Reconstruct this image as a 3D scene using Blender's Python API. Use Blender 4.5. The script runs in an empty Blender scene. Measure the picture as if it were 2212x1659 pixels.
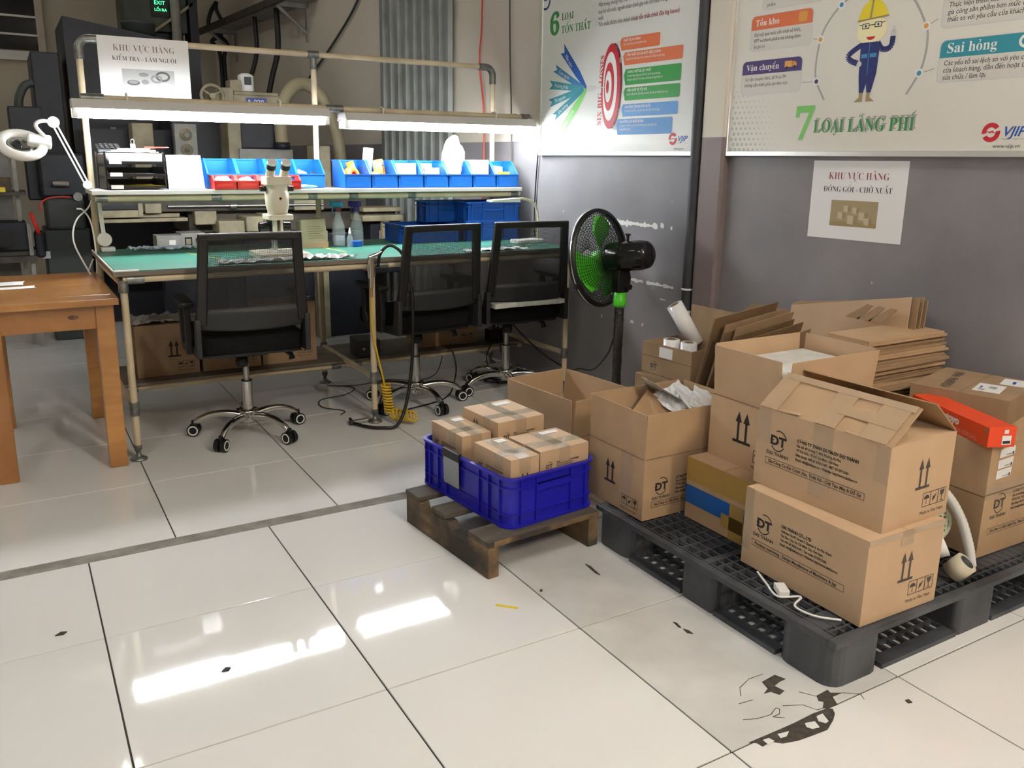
import bpy, bmesh, math, random
from mathutils import Vector, Matrix, Euler

# ------------------------------------------------------------------ camera, world, lights, exposure
scn = bpy.context.scene
COL = scn.collection
PI = math.pi
rad = math.radians

cam_d = bpy.data.cameras.new('camera')
cam = bpy.data.objects.new('camera', cam_d)
COL.objects.link(cam)
scn.camera = cam
cam_d.sensor_fit = 'HORIZONTAL'
cam_d.sensor_width = 36.0
cam_d.lens = 36.0 * 1818.0 / 2212.0
cam_d.shift_x = 35.79 / 2212.0
cam_d.shift_y = -50.17 / 2212.0
cam_d.clip_start = 0.05
cam_d.clip_end = 60
YAW, PITCH, ROLL = -rad(29.983), rad(13.445), rad(0.63)
_f0 = Vector((-math.sin(YAW), math.cos(YAW), 0)); _r0 = Vector((math.cos(YAW), math.sin(YAW), 0)); _u0 = Vector((0, 0, 1))
_fw = _f0 * math.cos(PITCH) - _u0 * math.sin(PITCH)
_up = _u0 * math.cos(PITCH) + _f0 * math.sin(PITCH)
_r = _r0 * math.cos(ROLL) + _up * math.sin(ROLL)
_u = -_r0 * math.sin(ROLL) + _up * math.cos(ROLL)
M = Matrix(((_r.x, _u.x, -_fw.x), (_r.y, _u.y, -_fw.y), (_r.z, _u.z, -_fw.z))).to_4x4()
M.translation = Vector((-0.715, -1.773, 1.317))
cam.matrix_world = M

world = bpy.data.worlds.new('hall_air')
scn.world = world
world.use_nodes = True
world.node_tree.nodes['Background'].inputs[0].default_value = (0.75, 0.82, 1.0, 1)
world.node_tree.nodes['Background'].inputs[1].default_value = 0.02

scn.view_settings.view_transform = 'Standard'
scn.view_settings.look = 'None'
scn.view_settings.exposure = 1.4
scn.view_settings.gamma = 1.0
scn.view_settings.use_curve_mapping = False

TUBE_STRENGTH = 27.0          # the four bench tubes
HALL = [  # ceiling battens of the hall, some of them added for light: x, y, z, along, strength, colour
    (-2.0, -1.2, 3.85, 'y', 46, (1.0, .975, .94)),  # added out of view so the right wall gets more light
    (0.7, -1.6, 3.85, 'y', 62, (1.0, .965, .92)),
    (-2.6, -4.8, 3.85, 'y', 45, (1.0, .97, .93)),
    (1.3, -4.3, 3.85, 'y', 320, (1.0, .86, .70)),
    (-2.6, 2.2, 3.85, 'y', 10, (1.0, .98, .95)),
    (-.27, 4.72, 3.85, 'y', 10, (1.0, .97, .92)),
    (-4.2, 6.2, 3.85, 'y', 30, (1.0, .95, .88)),  # added out of view to brighten the machines at the back
]

# ------------------------------------------------------------------ materials
MATS = {}
def mat(name, col, rough=.6, metal=0., noise=None, bump=None, spec=.5, emit=None, coat=0., trans=0., alpha=None, ior=1.45):
    """noise=(scale, amount[, second colour]); bump=(scale, strength)"""
    if name in MATS: return MATS[name]
    m = bpy.data.materials.new(name); m.use_nodes = True
    nt = m.node_tree; b = nt.nodes['Principled BSDF']
    c4 = (*col, 1)
    b.inputs['Base Color'].default_value = c4
    b.inputs['Roughness'].default_value = rough
    b.inputs['Metallic'].default_value = metal
    b.inputs['Specular IOR Level'].default_value = spec
    b.inputs['Coat Weight'].default_value = coat
    b.inputs['Transmission Weight'].default_value = trans
    b.inputs['IOR'].default_value = ior
    if alpha is not None: b.inputs['Alpha'].default_value = alpha
    if emit:
        b.inputs['Emission Color'].default_value = (*emit[0], 1); b.inputs['Emission Strength'].default_value = emit[1]
    if noise or bump:
        tc = nt.nodes.new('ShaderNodeTexCoord')
    if noise:
        n = nt.nodes.new('ShaderNodeTexNoise'); n.inputs['Scale'].default_value = noise[0]; n.inputs['Detail'].default_value = 6
        nt.links.new(tc.outputs['Object'], n.inputs['Vector'])
        r = nt.nodes.new('ShaderNodeValToRGB')
        second = noise[2] if len(noise) > 2 else tuple(max(0, c * (1 - noise[1])) for c in col)
        r.color_ramp.elements[0].position = .35; r.color_ramp.elements[1].position = .68
        r.color_ramp.elements[0].color = (*second, 1); r.color_ramp.elements[1].color = c4
        nt.links.new(n.outputs['Fac'], r.inputs['Fac']); nt.links.new(r.outputs['Color'], b.inputs['Base Color'])
    if bump:
        n2 = nt.nodes.new('ShaderNodeTexNoise'); n2.inputs['Scale'].default_value = bump[0]; n2.inputs['Detail'].default_value = 4
        nt.links.new(tc.outputs['Object'], n2.inputs['Vector'])
        bp = nt.nodes.new('ShaderNodeBump'); bp.inputs['Strength'].default_value = bump[1]; bp.inputs['Distance'].default_value = .01
        nt.links.new(n2.outputs['Fac'], bp.inputs['Height']); nt.links.new(bp.outputs['Normal'], b.inputs['Normal'])
    MATS[name] = m
    return m

def wood(name, c1, c2, scale=(1, 12, 12), rough=.45, coat=.2, dirt=None):
    if name in MATS: return MATS[name]
    m = bpy.data.materials.new(name); m.use_nodes = True; nt = m.node_tree; b = nt.nodes['Principled BSDF']
    tc = nt.nodes.new('ShaderNodeTexCoord'); mp = nt.nodes.new('ShaderNodeMapping'); mp.inputs['Scale'].default_value = scale
    n = nt.nodes.new('ShaderNodeTexNoise'); n.inputs['Scale'].default_value = 3; n.inputs['Detail'].default_value = 8; n.inputs['Distortion'].default_value = .6
    r = nt.nodes.new('ShaderNodeValToRGB'); r.color_ramp.elements[0].color = (*c2, 1); r.color_ramp.elements[1].color = (*c1, 1)
    r.color_ramp.elements[0].position = .3; r.color_ramp.elements[1].position = .65
    nt.links.new(tc.outputs['Object'], mp.inputs['Vector']); nt.links.new(mp.outputs[0], n.inputs['Vector']); nt.links.new(n.outputs['Fac'], r.inputs['Fac'])
    out = r.outputs['Color']
    if dirt:
        n2 = nt.nodes.new('ShaderNodeTexNoise'); n2.inputs['Scale'].default_value = dirt[0]; n2.inputs['Detail'].default_value = 5
        nt.links.new(tc.outputs['Object'], n2.inputs['Vector'])
        r2 = nt.nodes.new('ShaderNodeValToRGB'); r2.color_ramp.elements[0].position = .42; r2.color_ramp.elements[1].position = .62
        r2.color_ramp.elements[0].color = (0, 0, 0, 1)
        nt.links.new(n2.outputs['Fac'], r2.inputs['Fac'])
        mx = nt.nodes.new('ShaderNodeMixRGB'); mx.inputs[1].default_value = (*dirt[1], 1)
        nt.links.new(r2.outputs['Color'], mx.inputs[0]); nt.links.new(out, mx.inputs[2]); out = mx.outputs[0]
    nt.links.new(out, b.inputs['Base Color'])
    b.inputs['Roughness'].default_value = rough; b.inputs['Coat Weight'].default_value = coat
    bp = nt.nodes.new('ShaderNodeBump'); bp.inputs['Strength'].default_value = .15; bp.inputs['Distance'].default_value = .005
    nt.links.new(n.outputs['Fac'], bp.inputs['Height']); nt.links.new(bp.outputs['Normal'], b.inputs['Normal'])
    MATS[name] = m
    return m

def card(name, col, dark):
    """corrugated cardboard: blotchy kraft colour with faint vertical flutes"""
    if name in MATS: return MATS[name]
    m = bpy.data.materials.new(name); m.use_nodes = True; nt = m.node_tree; b = nt.nodes['Principled BSDF']
    tc = nt.nodes.new('ShaderNodeTexCoord')
    n = nt.nodes.new('ShaderNodeTexNoise'); n.inputs['Scale'].default_value = 7; n.inputs['Detail'].default_value = 8
    nt.links.new(tc.outputs['Object'], n.inputs['Vector'])
    r = nt.nodes.new('ShaderNodeValToRGB'); r.color_ramp.elements[0].position = .3; r.color_ramp.elements[1].position = .7
    r.color_ramp.elements[0].color = (*dark, 1); r.color_ramp.elements[1].color = (*col, 1)
    nt.links.new(n.outputs['Fac'], r.inputs['Fac']); nt.links.new(r.outputs['Color'], b.inputs['Base Color'])
    b.inputs['Roughness'].default_value = .62; b.inputs['Specular IOR Level'].default_value = .25
    w = nt.nodes.new('ShaderNodeTexNoise'); w.inputs['Scale'].default_value = 30
    nt.links.new(tc.outputs['Object'], w.inputs['Vector'])
    bp = nt.nodes.new('ShaderNodeBump'); bp.inputs['Strength'].default_value = .12; bp.inputs['Distance'].default_value = .004
    nt.links.new(w.outputs['Fac'], bp.inputs['Height']); nt.links.new(bp.outputs['Normal'], b.inputs['Normal'])
    MATS[name] = m
    return m

def meshcloth(name, col, scale):
    """open-weave chair mesh: fine square holes cut by a procedural mask"""
    if name in MATS: return MATS[name]
    m = bpy.data.materials.new(name); m.use_nodes = True; nt = m.node_tree; b = nt.nodes['Principled BSDF']
    b.inputs['Base Color'].default_value = (*col, 1); b.inputs['Roughness'].default_value = .7
    tc = nt.nodes.new('ShaderNodeTexCoord'); sp = nt.nodes.new('ShaderNodeSeparateXYZ')
    nt.links.new(tc.outputs['Object'], sp.inputs[0])
    def wave(sock):
        a = nt.nodes.new('ShaderNodeMath'); a.operation = 'MULTIPLY'; a.inputs[1].default_value = scale; nt.links.new(sock, a.inputs[0])
        f = nt.nodes.new('ShaderNodeMath'); f.operation = 'FRACT'; nt.links.new(a.outputs[0], f.inputs[0])
        g = nt.nodes.new('ShaderNodeMath'); g.operation = 'GREATER_THAN'; g.inputs[1].default_value = .42; nt.links.new(f.outputs[0], g.inputs[0])
        return g.outputs[0]
    mu = nt.nodes.new('ShaderNodeMath'); mu.operation = 'MULTIPLY'
    nt.links.new(wave(sp.outputs['X']), mu.inputs[0]); nt.links.new(wave(sp.outputs['Z']), mu.inputs[1])
    inv = nt.nodes.new('ShaderNodeMath'); inv.operation = 'SUBTRACT'; inv.inputs[0].default_value = 1; nt.links.new(mu.outputs[0], inv.inputs[1])
    nt.links.new(inv.outputs[0], b.inputs['Alpha'])
    MATS[name] = m
    return m

# ------------------------------------------------------------------ mesh collector
class MB:
    def __init__(s): s.v = []; s.f = []; s.sm = []
    def add(s, vs, fs, smooth=False):
        n = len(s.v); s.v += [tuple(v) for v in vs]
        for f in fs: s.f.append([i + n for i in f]); s.sm.append(smooth)
        return s
    def box(s, a, b, rz=0., c=None):
        (x0, y0, z0), (x1, y1, z1) = a, b
        vs = [(x0, y0, z0), (x1, y0, z0), (x1, y1, z0), (x0, y1, z0), (x0, y0, z1), (x1, y0, z1), (x1, y1, z1), (x0, y1, z1)]
        if rz:
            cx, cy = c if c else ((x0 + x1) / 2, (y0 + y1) / 2)
            ca, sa = math.cos(rz), math.sin(rz)
            vs = [(cx + (x - cx) * ca - (y - cy) * sa, cy + (x - cx) * sa + (y - cy) * ca, z) for x, y, z in vs]
        return s.add(vs, [(0, 3, 2, 1), (4, 5, 6, 7), (0, 1, 5, 4), (1, 2, 6, 5), (2, 3, 7, 6), (3, 0, 4, 7)])
    def cbox(s, c, d): return s.box((c[0] - d[0] / 2, c[1] - d[1] / 2, c[2] - d[2] / 2), (c[0] + d[0] / 2, c[1] + d[1] / 2, c[2] + d[2] / 2))
    def mbox(s, m, d):
        """box of size d centred at the origin of matrix m"""
        x, y, z = d[0] / 2, d[1] / 2, d[2] / 2
        vs = [m @ Vector(p) for p in ((-x, -y, -z), (x, -y, -z), (x, y, -z), (-x, y, -z), (-x, -y, z), (x, -y, z), (x, y, z), (-x, y, z))]
        return s.add(vs, [(0, 3, 2, 1), (4, 5, 6, 7), (0, 1, 5, 4), (1, 2, 6, 5), (2, 3, 7, 6), (3, 0, 4, 7)])
    def hexa(s, v8): return s.add(v8, [(0, 3, 2, 1), (4, 5, 6, 7), (0, 1, 5, 4), (1, 2, 6, 5), (2, 3, 7, 6), (3, 0, 4, 7)])
    def cyl(s, p0, p1, r0, r1=None, n=14, caps=True):
        r1 = r0 if r1 is None else r1
        p0, p1 = Vector(p0), Vector(p1); d = (p1 - p0).normalized()
        a = d.orthogonal().normalized(); b = d.cross(a)
        vs = [p0 + (a * math.cos(2 * PI * i / n) + b * math.sin(2 * PI * i / n)) * r0 for i in range(n)] + \
             [p1 + (a * math.cos(2 * PI * i / n) + b * math.sin(2 * PI * i / n)) * r1 for i in range(n)]
        s.add(vs, [(i, (i + 1) % n, n + (i + 1) % n, n + i) for i in range(n)], True)
        if caps: s.add(vs, [list(range(n))[::-1], list(range(n, 2 * n))])
        return s
    def tube(s, pts, r, n=10, closed=False, caps=True):
        pts = [Vector(p) for p in pts]; k = len(pts); rs = r if isinstance(r, (list, tuple)) else [r] * k
        rings = []; a = None
        for i in range(k):
            t = (pts[(i + 1) % k] - pts[i - 1]) if closed else (pts[min(i + 1, k - 1)] - pts[max(i - 1, 0)])
            t.normalize()
            a = t.orthogonal().normalized() if a is None else (a - t * a.dot(t)).normalized()
            b = t.cross(a)
            rings.append([pts[i] + (a * math.cos(2 * PI * j / n) + b * math.sin(2 * PI * j / n)) * rs[i] for j in range(n)])
        vs = [v for ring in rings for v in ring]
        fs = []
        for i in range(k if closed else k - 1):
            i2 = (i + 1) % k
            for j in range(n): fs.append((i * n + j, i * n + (j + 1) % n, i2 * n + (j + 1) % n, i2 * n + j))
        s.add(vs, fs, True)
        if caps and not closed: s.add(rings[0], [list(range(n))[::-1]]); s.add(rings[-1], [list(range(n))])
        return s
    def lathe(s, prof, o=(0, 0, 0), n=24, m=None):
        """prof: list of (r, z) turned about local z at o, or about matrix m"""
        m = m if m is not None else Matrix.Translation(Vector(o))
        vs = []
        for r, z in prof:
            for i in range(n): vs.append(m @ Vector((r * math.cos(2 * PI * i / n), r * math.sin(2 * PI * i / n), z)))
        fs = []
        for k in range(len(prof) - 1):
            for i in range(n): fs.append((k * n + i, k * n + (i + 1) % n, (k + 1) * n + (i + 1) % n, (k + 1) * n + i))
        s.add(vs, fs, True)
        return s
    def prism(s, poly, z0, z1):
        n = len(poly)
        vs = [(x, y, z0) for x, y in poly] + [(x, y, z1) for x, y in poly]
        return s.add(vs, [list(range(n))[::-1], list(range(n, 2 * n))] + [(i, (i + 1) % n, n + (i + 1) % n, n + i) for i in range(n)])
    def slab(s, pts, off):
        """closed plate from a 3D polygon swept by the vector off"""
        n = len(pts); o = Vector(off)
        vs = [Vector(p) for p in pts] + [Vector(p) + o for p in pts]
        return s.add(vs, [list(range(n)), list(range(n, 2 * n))[::-1]] + [(i, n + i, n + (i + 1) % n, (i + 1) % n) for i in range(n)])
    def flat(s, poly, F, lift=0.):
        """flat print: 2-D polygon on a frame F = (origin, xdir, ydir, normal)"""
        o, x, y, nn = F
        return s.add([o + x * p[0] + y * p[1] + nn * lift for p in poly], [list(range(len(poly)))])
    def build(s, name, m, parent=None, bevel=0., smooth=None):
        me = bpy.data.meshes.new(name); me.from_pydata([tuple(v) for v in s.v], [], s.f)
        for p, q in zip(me.polygons, s.sm): p.use_smooth = q
        if m is not None: me.materials.append(m if not isinstance(m, str) else MATS[m])
        bm = bmesh.new(); bm.from_mesh(me); bmesh.ops.recalc_face_normals(bm, faces=bm.faces); bm.to_mesh(me); bm.free()
        me.update()
        o = bpy.data.objects.new(name, me); COL.objects.link(o)
        if parent is not None:
            o.parent = parent
        if bevel:
            bv = o.modifiers.new('bevel', 'BEVEL'); bv.width = bevel; bv.segments = 2; bv.limit_method = 'ANGLE'; bv.angle_limit = rad(50)
        return o
    def world(s, parent, loc=None):
        """shift world coordinates into the parent's frame (unrotated things)"""
        l = Vector(loc) if loc is not None else parent.location
        if parent.rotation_euler.z:
            R = Matrix.Rotation(-parent.rotation_euler.z, 3, 'Z')
            s.v = [tuple(R @ (Vector(v) - l)) for v in s.v]
        else: s.v = [(v[0] - l.x, v[1] - l.y, v[2] - l.z) for v in s.v]
        return s

def tag(o, label, cat, group=None, kind=None):
    if label: o['label'] = label
    if cat: o['category'] = cat
    if group: o['group'] = group
    if kind: o['kind'] = kind
    return o
def thing(name, label, cat, loc=(0, 0, 0), rz=0., group=None):
    o = bpy.data.objects.new(name, None); COL.objects.link(o); o.empty_display_size = .05
    o.location = loc; o.rotation_euler = (0, 0, rz)
    return tag(o, label, cat, group)
def struct(o): o['kind'] = 'structure'; return o
def kids(o): return [c for c in bpy.data.objects if c.parent == o]
def dup(o, loc=None, rz=None, label=None, parent=None):
    c = o.copy(); COL.objects.link(c)
    if loc is not None: c.location = loc
    if rz is not None: c.rotation_euler = (0, 0, rz)
    if label: c['label'] = label
    c.parent = parent
    for k in kids(o): dup(k, parent=c)
    return c
def arc(c, r, a0, a1, n, plane='xz'):
    out = []
    for i in range(n + 1):
        a = a0 + (a1 - a0) * i / n; x, y = r * math.cos(a), r * math.sin(a)
        out.append((c[0] + x, c[1], c[2] + y) if plane == 'xz' else (c[0] + x, c[1] + y, c[2]) if plane == 'xy' else (c[0], c[1] + x, c[2] + y))
    return out
def smooth_path(pts, n=6):
    """Catmull-Rom through pts"""
    P = [Vector(p) for p in pts]; P = [P[0] * 2 - P[1]] + P + [P[-1] * 2 - P[-2]]; out = []
    for i in range(1, len(P) - 2):
        for k in range(n):
            t = k / n; a, b, c, d = P[i - 1:i + 3]
            out.append(.5 * ((2 * b) + (c - a) * t + (2 * a - 5 * b + 4 * c - d) * t * t + (3 * b - a - 3 * c + d) * t ** 3))
    out.append(P[-2]); return out

# ------------------------------------------------------------------ lettering
_tc = bpy.data.curves.new('type', 'FONT'); _to = bpy.data.objects.new('type', _tc)
_ts = bpy.data.scenes.new('type_setting'); _ts.collection.objects.link(_to)
import unicodedata
_HORN = {}
for _b, _r in (('ơ', 'o'), ('Ơ', 'O')):
    _HORN[_b] = (_r, ['horn'])
for _m, _c in (('\u0301', None), ('\u0300', None), ('\u0309', None), ('\u0303', None), ('\u0323', None)):
    for _b, _r in (('ơ', 'o'), ('Ơ', 'O')): _HORN[unicodedata.normalize('NFC', _b + _m)] = (unicodedata.normalize('NFC', _r + _m), ['horn'])
    _HORN[unicodedata.normalize('NFC', 'ê' + _m)] = ('ê', [_m])
_HORN['Đ'] = ('D', ['bar'])
def _mark(kind, x0, x1, up, hat):
    """accent strokes in em units over a letter spanning x0..x1"""
    cx = (x0 + x1) / 2; y = (.75 if up else .55) + (.17 if hat else 0); t = .035
    def st(p, q, w=.07):
        d = Vector((q[0] - p[0], q[1] - p[1])); n = Vector((-d.y, d.x)).normalized() * w / 2
        return [(p[0] - n.x, p[1] - n.y), (q[0] - n.x, q[1] - n.y), (q[0] + n.x, q[1] + n.y), (p[0] + n.x, p[1] + n.y)]
    hx = cx + (.13 if hat else 0); hy = y - (.05 if hat else 0)
    if kind == 'bar': return [[(x0 - .05, .31), (x0 + .30, .31), (x0 + .30, .38), (x0 - .05, .38)]]
    if kind == 'horn': return [st((x1 - .09, y - .12), (x1 - .0, y - .06), .06), st((x1 - .0, y - .09), (x1 + .01, y + .02), .06)]
    if kind == '\u0301': return [st((hx - .04, hy), (hx + .08, hy + .15))]
    if kind == '\u0300': return [st((hx + .04, hy), (hx - .08, hy + .15))]
    if kind == '\u0309': return [st((hx - .05, hy + .15), (hx + .05, hy + .15), .05), st((hx + .05, hy + .16), (hx + .05, hy + .08), .05), st((hx + .05, hy + .09), (hx - .01, hy + .01), .05)]
    if kind == '\u0303': return [st((cx - .14, y + .04), (cx - .05, y + .10), .05), st((cx - .05, y + .10), (cx + .05, y + .04), .05), st((cx + .05, y + .04), (cx + .14, y + .10), .05)]
    if kind == '\u0302': return [st((cx - .12, y), (cx + .01, y + .12), .06), st((cx + .12, y), (cx - .01, y + .12), .06)]
    if kind == '\u0306': return [st((cx - .12, y + .10), (cx - .04, y + .02), .05), st((cx - .05, y + .02), (cx + .05, y + .02), .05), st((cx + .04, y + .02), (cx + .12, y + .10), .05)]
    if kind == '\u0323': return [[(cx + .06 * math.cos(a * PI / 4), -.13 + .06 * math.sin(a * PI / 4)) for a in range(8)]]
    return []
def _mesh(body):
    _tc.body = body; _ts.view_layers[0].update()
    return bpy.data.meshes.new_from_object(_to.evaluated_get(_ts.view_layers[0].depsgraph))
def _edge(body):
    me = _mesh(body); r = max([v.co.x for v in me.vertices], default=0.); bpy.data.meshes.remove(me); return r
def text(body, size, F, x, y, m, parent, align='LEFT', bold=0., shear=0., squash=1., lift=.0006, name='lettering', res=3, rot=0., serif=False):
    """flat lettering lying on frame F, baseline start (x, y); accents the font cannot fill are drawn as strokes"""
    out = ''; spec = []
    for ch in body:
        if serif:
            ch2 = 'D' if ch == 'Đ' else ch; d = unicodedata.normalize('NFD', ch2); b0 = d[0]; mk = ['horn' if k == '\u031b' else k for k in d[1:]] + (['bar'] if ch == 'Đ' else [])
            o = ord(b0); g = chr(0x1D400 + o - 65) if 'A' <= b0 <= 'Z' else chr(0x1D41A + o - 97) if 'a' <= b0 <= 'z' else chr(0x1D7CE + o - 48) if b0.isdigit() else b0
            if mk: spec.append((len(out), mk, b0.isupper()))
            out += g
        elif ch in _HORN:
            r_, mk = _HORN[ch]; spec.append((len(out), mk, ch.isupper())); out += r_
        else: out += ch
    _tc.size = 1.; _tc.align_x = 'LEFT'; _tc.shear = 0.; _tc.offset = 0.; _tc.resolution_u = res; _tc.fill_mode = 'FRONT'
    polys = []
    if spec:
        l0 = _edge('.') if not serif else _edge('.')
        for i, mk, up in spec:
            a = _edge(out[:i] + '.') - l0 if i else 0.; b_ = _edge(out[:i + 1] + '.') - l0
            hat = ('\u0302' in mk) or ('\u0306' in mk) or (not serif and out[i] == 'ê')
            for k in mk: polys += [[(px * size, py * size) for px, py in q] for q in _mark(k, a + .04, b_ - .04, up, hat and k not in ('\u0302', '\u0306'))]
    _tc.size = size; _tc.offset = bold
    me = _mesh(out); me.name = name
    wid = max([v.co.x for v in me.vertices], default=0.)
    if polys:
        bm = bmesh.new(); bm.from_mesh(me)
        for q in polys:
            try: bm.faces.new([bm.verts.new((px, py, .00004)) for px, py in q])
            except ValueError: pass
        bm.to_mesh(me); bm.free()
    o_, xd, yd, nn = F; ca, sa = math.cos(rot), math.sin(rot); dx = -wid / 2 if align == 'CENTER' else 0.
    for v in me.vertices:
        px, py = (v.co.x + dx + shear * v.co.y) * squash, v.co.y
        px, py = px * ca - py * sa, px * sa + py * ca
        v.co = o_ + xd * (x + px) + yd * (y + py) + nn * (lift + v.co.z)
    me.materials.clear(); me.materials.append(m)
    ob = bpy.data.objects.new(name, me); COL.objects.link(ob); ob.parent = parent
    return ob

def S(r, g, b):
    f = lambda c: (c / 255 / 12.92) if c / 255 <= .04045 else ((c / 255 + .055) / 1.055) ** 2.4
    return (f(r), f(g), f(b))
# ------------------------------------------------------------------ palette
mat('tile_white', (.76, .755, .735), rough=.05, noise=(1.1, .05), spec=.5)
mat('tile_dirty', (.66, .655, .63), rough=.16, noise=(5, .2), spec=.5)
mat('grout', (.075, .065, .055), rough=.9)
mat('concrete', (.27, .25, .215), rough=.85, noise=(14, .35), bump=(60, .3))
mat('chip_dark', (.075, .062, .05), rough=.9, noise=(60, .5), bump=(120, .5))
mat('plaster_cream', (.58, .53, .44), rough=.85, noise=(2.5, .07))
mat('plaster_white', (.62, .61, .58), rough=.8)
mat('steel_corrugated', (.29, .305, .29), rough=.5, metal=.2, noise=(5, .3))
mat('pipe_ivory', (.62, .53, .36), rough=.42, noise=(9, .22))
mat('joint_grey', (.27, .28, .27), rough=.38, metal=.7, noise=(40, .4))
mat('chrome', (.62, .62, .6), rough=.16, metal=1.)
mat('steel', (.45, .45, .44), rough=.32, metal=.9)
mat('black_plastic', (.0065, .0065, .007), rough=.42)
mat('black_soft', (.0035, .0035, .004), rough=.85, bump=(300, .3), spec=.2)
mat('black_gloss', (.010, .010, .011), rough=.16)
mat('grey_dark', (.045, .048, .055), rough=.55, noise=(8, .35))
mat('pallet_black', (.028, .031, .037), rough=.42, noise=(6, .45, (.075, .08, .09)), bump=(200, .15))
mat('white_plastic', (.78, .78, .75), rough=.3)
mat('white_matte', (.80, .80, .78), rough=.7)
mat('paper', (.74, .74, .74), rough=.75)
mat('foam', (.66, .65, .61), rough=.9, noise=(12, .18), bump=(60, .4))
mat('mat_green', (.045, .185, .135), rough=.42, noise=(3, .18))
mat('bin_blue', (.008, .115, .45), rough=.35)
mat('bin_red', (.62, .035, .025), rough=.35)
mat('crate_blue', (.012, .012, .36), rough=.32)
mat('tote_blue', (.008, .085, .40), rough=.32)
mat('fan_green', (.07, .52, .02), rough=.35)
mat('tape_yellow', (.75, .58, .03), rough=.5)
mat('hose_yellow', (.62, .40, .02), rough=.35)
mat('clear_film', (.85, .88, .9), rough=.12, alpha=.35, spec=.8)
mat('tape_clear', (.66, .50, .34), rough=.10, spec=.9, alpha=.5, coat=.6)
mat('tape_tan', (.62, .45, .29), rough=.16, spec=.7, alpha=.6, coat=.4)
mat('tape_shiny', (.72, .62, .48), rough=.10, spec=1., alpha=.55, coat=1.)
mat('tape_amber', (.42, .27, .07), rough=.2, alpha=.85, coat=.4)
mat('tape_blue', (.006, .085, .33), rough=.4)
mat('ink', (.018, .014, .012), rough=.7)
mat('ink_faded', (.075, .06, .05), rough=.6)
mat('ink_soft', (.16, .11, .06), rough=.7)
mat('orange_red', (.72, .065, .015), rough=.35)
mat('machine_ivory', (.36, .31, .20), rough=.5, noise=(9, .4), bump=(30, .1))
mat('machine_dark', (.014, .016, .024), rough=.5, noise=(4, .4))
mat('machine_green', (.05, .06, .055), rough=.55, noise=(4, .4))
mat('machine_grime', (.075, .062, .045), rough=.6, noise=(12, .5))
mat('machine_grey', (.32, .31, .28), rough=.5, noise=(10, .3))
mat('glass_dark', (.01, .012, .014), rough=.05)
mat('lens_glass', (.9, .95, .95), rough=.02, trans=1., ior=1.5)
mat('clear_bottle', (.75, .82, .85), rough=.08, alpha=.2)
card('card_kraft', (.45, .305, .180), (.38, .255, .148))
card('card_warm', (.535, .375, .235), (.475, .33, .205))
card('card_old', (.36, .245, .145), (.27, .18, .105))
card('card_inside', (.40, .255, .135), (.33, .205, .105))
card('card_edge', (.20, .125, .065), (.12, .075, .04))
wood('wood_orange', (.52, .255, .075), (.40, .175, .045), (1.2, 9, 9), rough=.32, coat=.35, dirt=(2.2, (.30, .13, .035)))
wood('wood_dark', (.13, .065, .03), (.06, .03, .014), (9, 9, 1.2), rough=.5)
wood('wood_pallet', (.235, .15, .07), (.11, .068, .032), (9, 1.3, 9), rough=.75, coat=0., dirt=(6, (.035, .028, .02)))
wood('wood_pallet_top', (.10, .08, .055), (.035, .03, .024), (1.3, 9, 9), rough=.7, coat=0.)
meshcloth('chair_mesh', (.006, .006, .0065), 260)

# ------------------------------------------------------------------ floor with its tiles
fl = MB().box((-7, -8.2, -.12), (4.2, 9.4, -.006)).build('floor', MATS['grout']); struct(fl)
fl['label'] = 'glossy white square tile floor with dark joints'
G = .0022
def tile_mesh(w, d, m):
    me = MB().box((G, G, -.0055), (w - G, d - G, 0))
    o = me.build('tile', MATS[m], fl); o.modifiers.new('bevel', 'BEVEL').width = .0012
    return o
t_full = None; t_cut = None; n_t = 0
far = MB()
def put_tile(x, y, w, d, m='tile_white'):
    global t_full, n_t
    inview = (-2.6 < x < 2.4 and -1.3 < y < 8)
    if not inview:
        far.box((x + G, y + G, -.0055), (x + w - G, y + d - G, 0)); return
    n_t += 1
    if abs(w - .6) < 1e-4 and abs(d - .6) < 1e-4 and m == 'tile_white':
        if t_full is None: t_full = tile_mesh(.6, .6, m); o = t_full
        else: o = t_full.copy(); COL.objects.link(o)
    else: o = tile_mesh(w, d, m)
    o.location = (x, y, 0)
for i in range(-11, 7):
    for j in range(-13, 2):
        y0 = j * .6; d = .6 if j < 1 else 1.117 - .6
        dirty = 'tile_dirty' if (i, j) in ((1, -1), (1, 0), (1, 1)) else 'tile_white'
        put_tile(i * .6, y0, .6, d, dirty)
for i in range(-11, 8):
    for j in range(-1, 13):
        y0 = 1.7735 + j * .6; d = .6
        if j == -1: y0 = 1.181; d = 1.7735 - 1.181
        put_tile(-.3134 + i * .6, y0, .6, d)
fo = far.build('tile_field', MATS['tile_white'], fl); fo['kind'] = 'stuff'
o = MB().box((-7, 1.118, -.0055), (4.2, 1.180, -.0012)).build('concrete_joint', MATS['concrete'], fl); o['label'] = 'rough grey concrete strip between tile fields'
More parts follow.
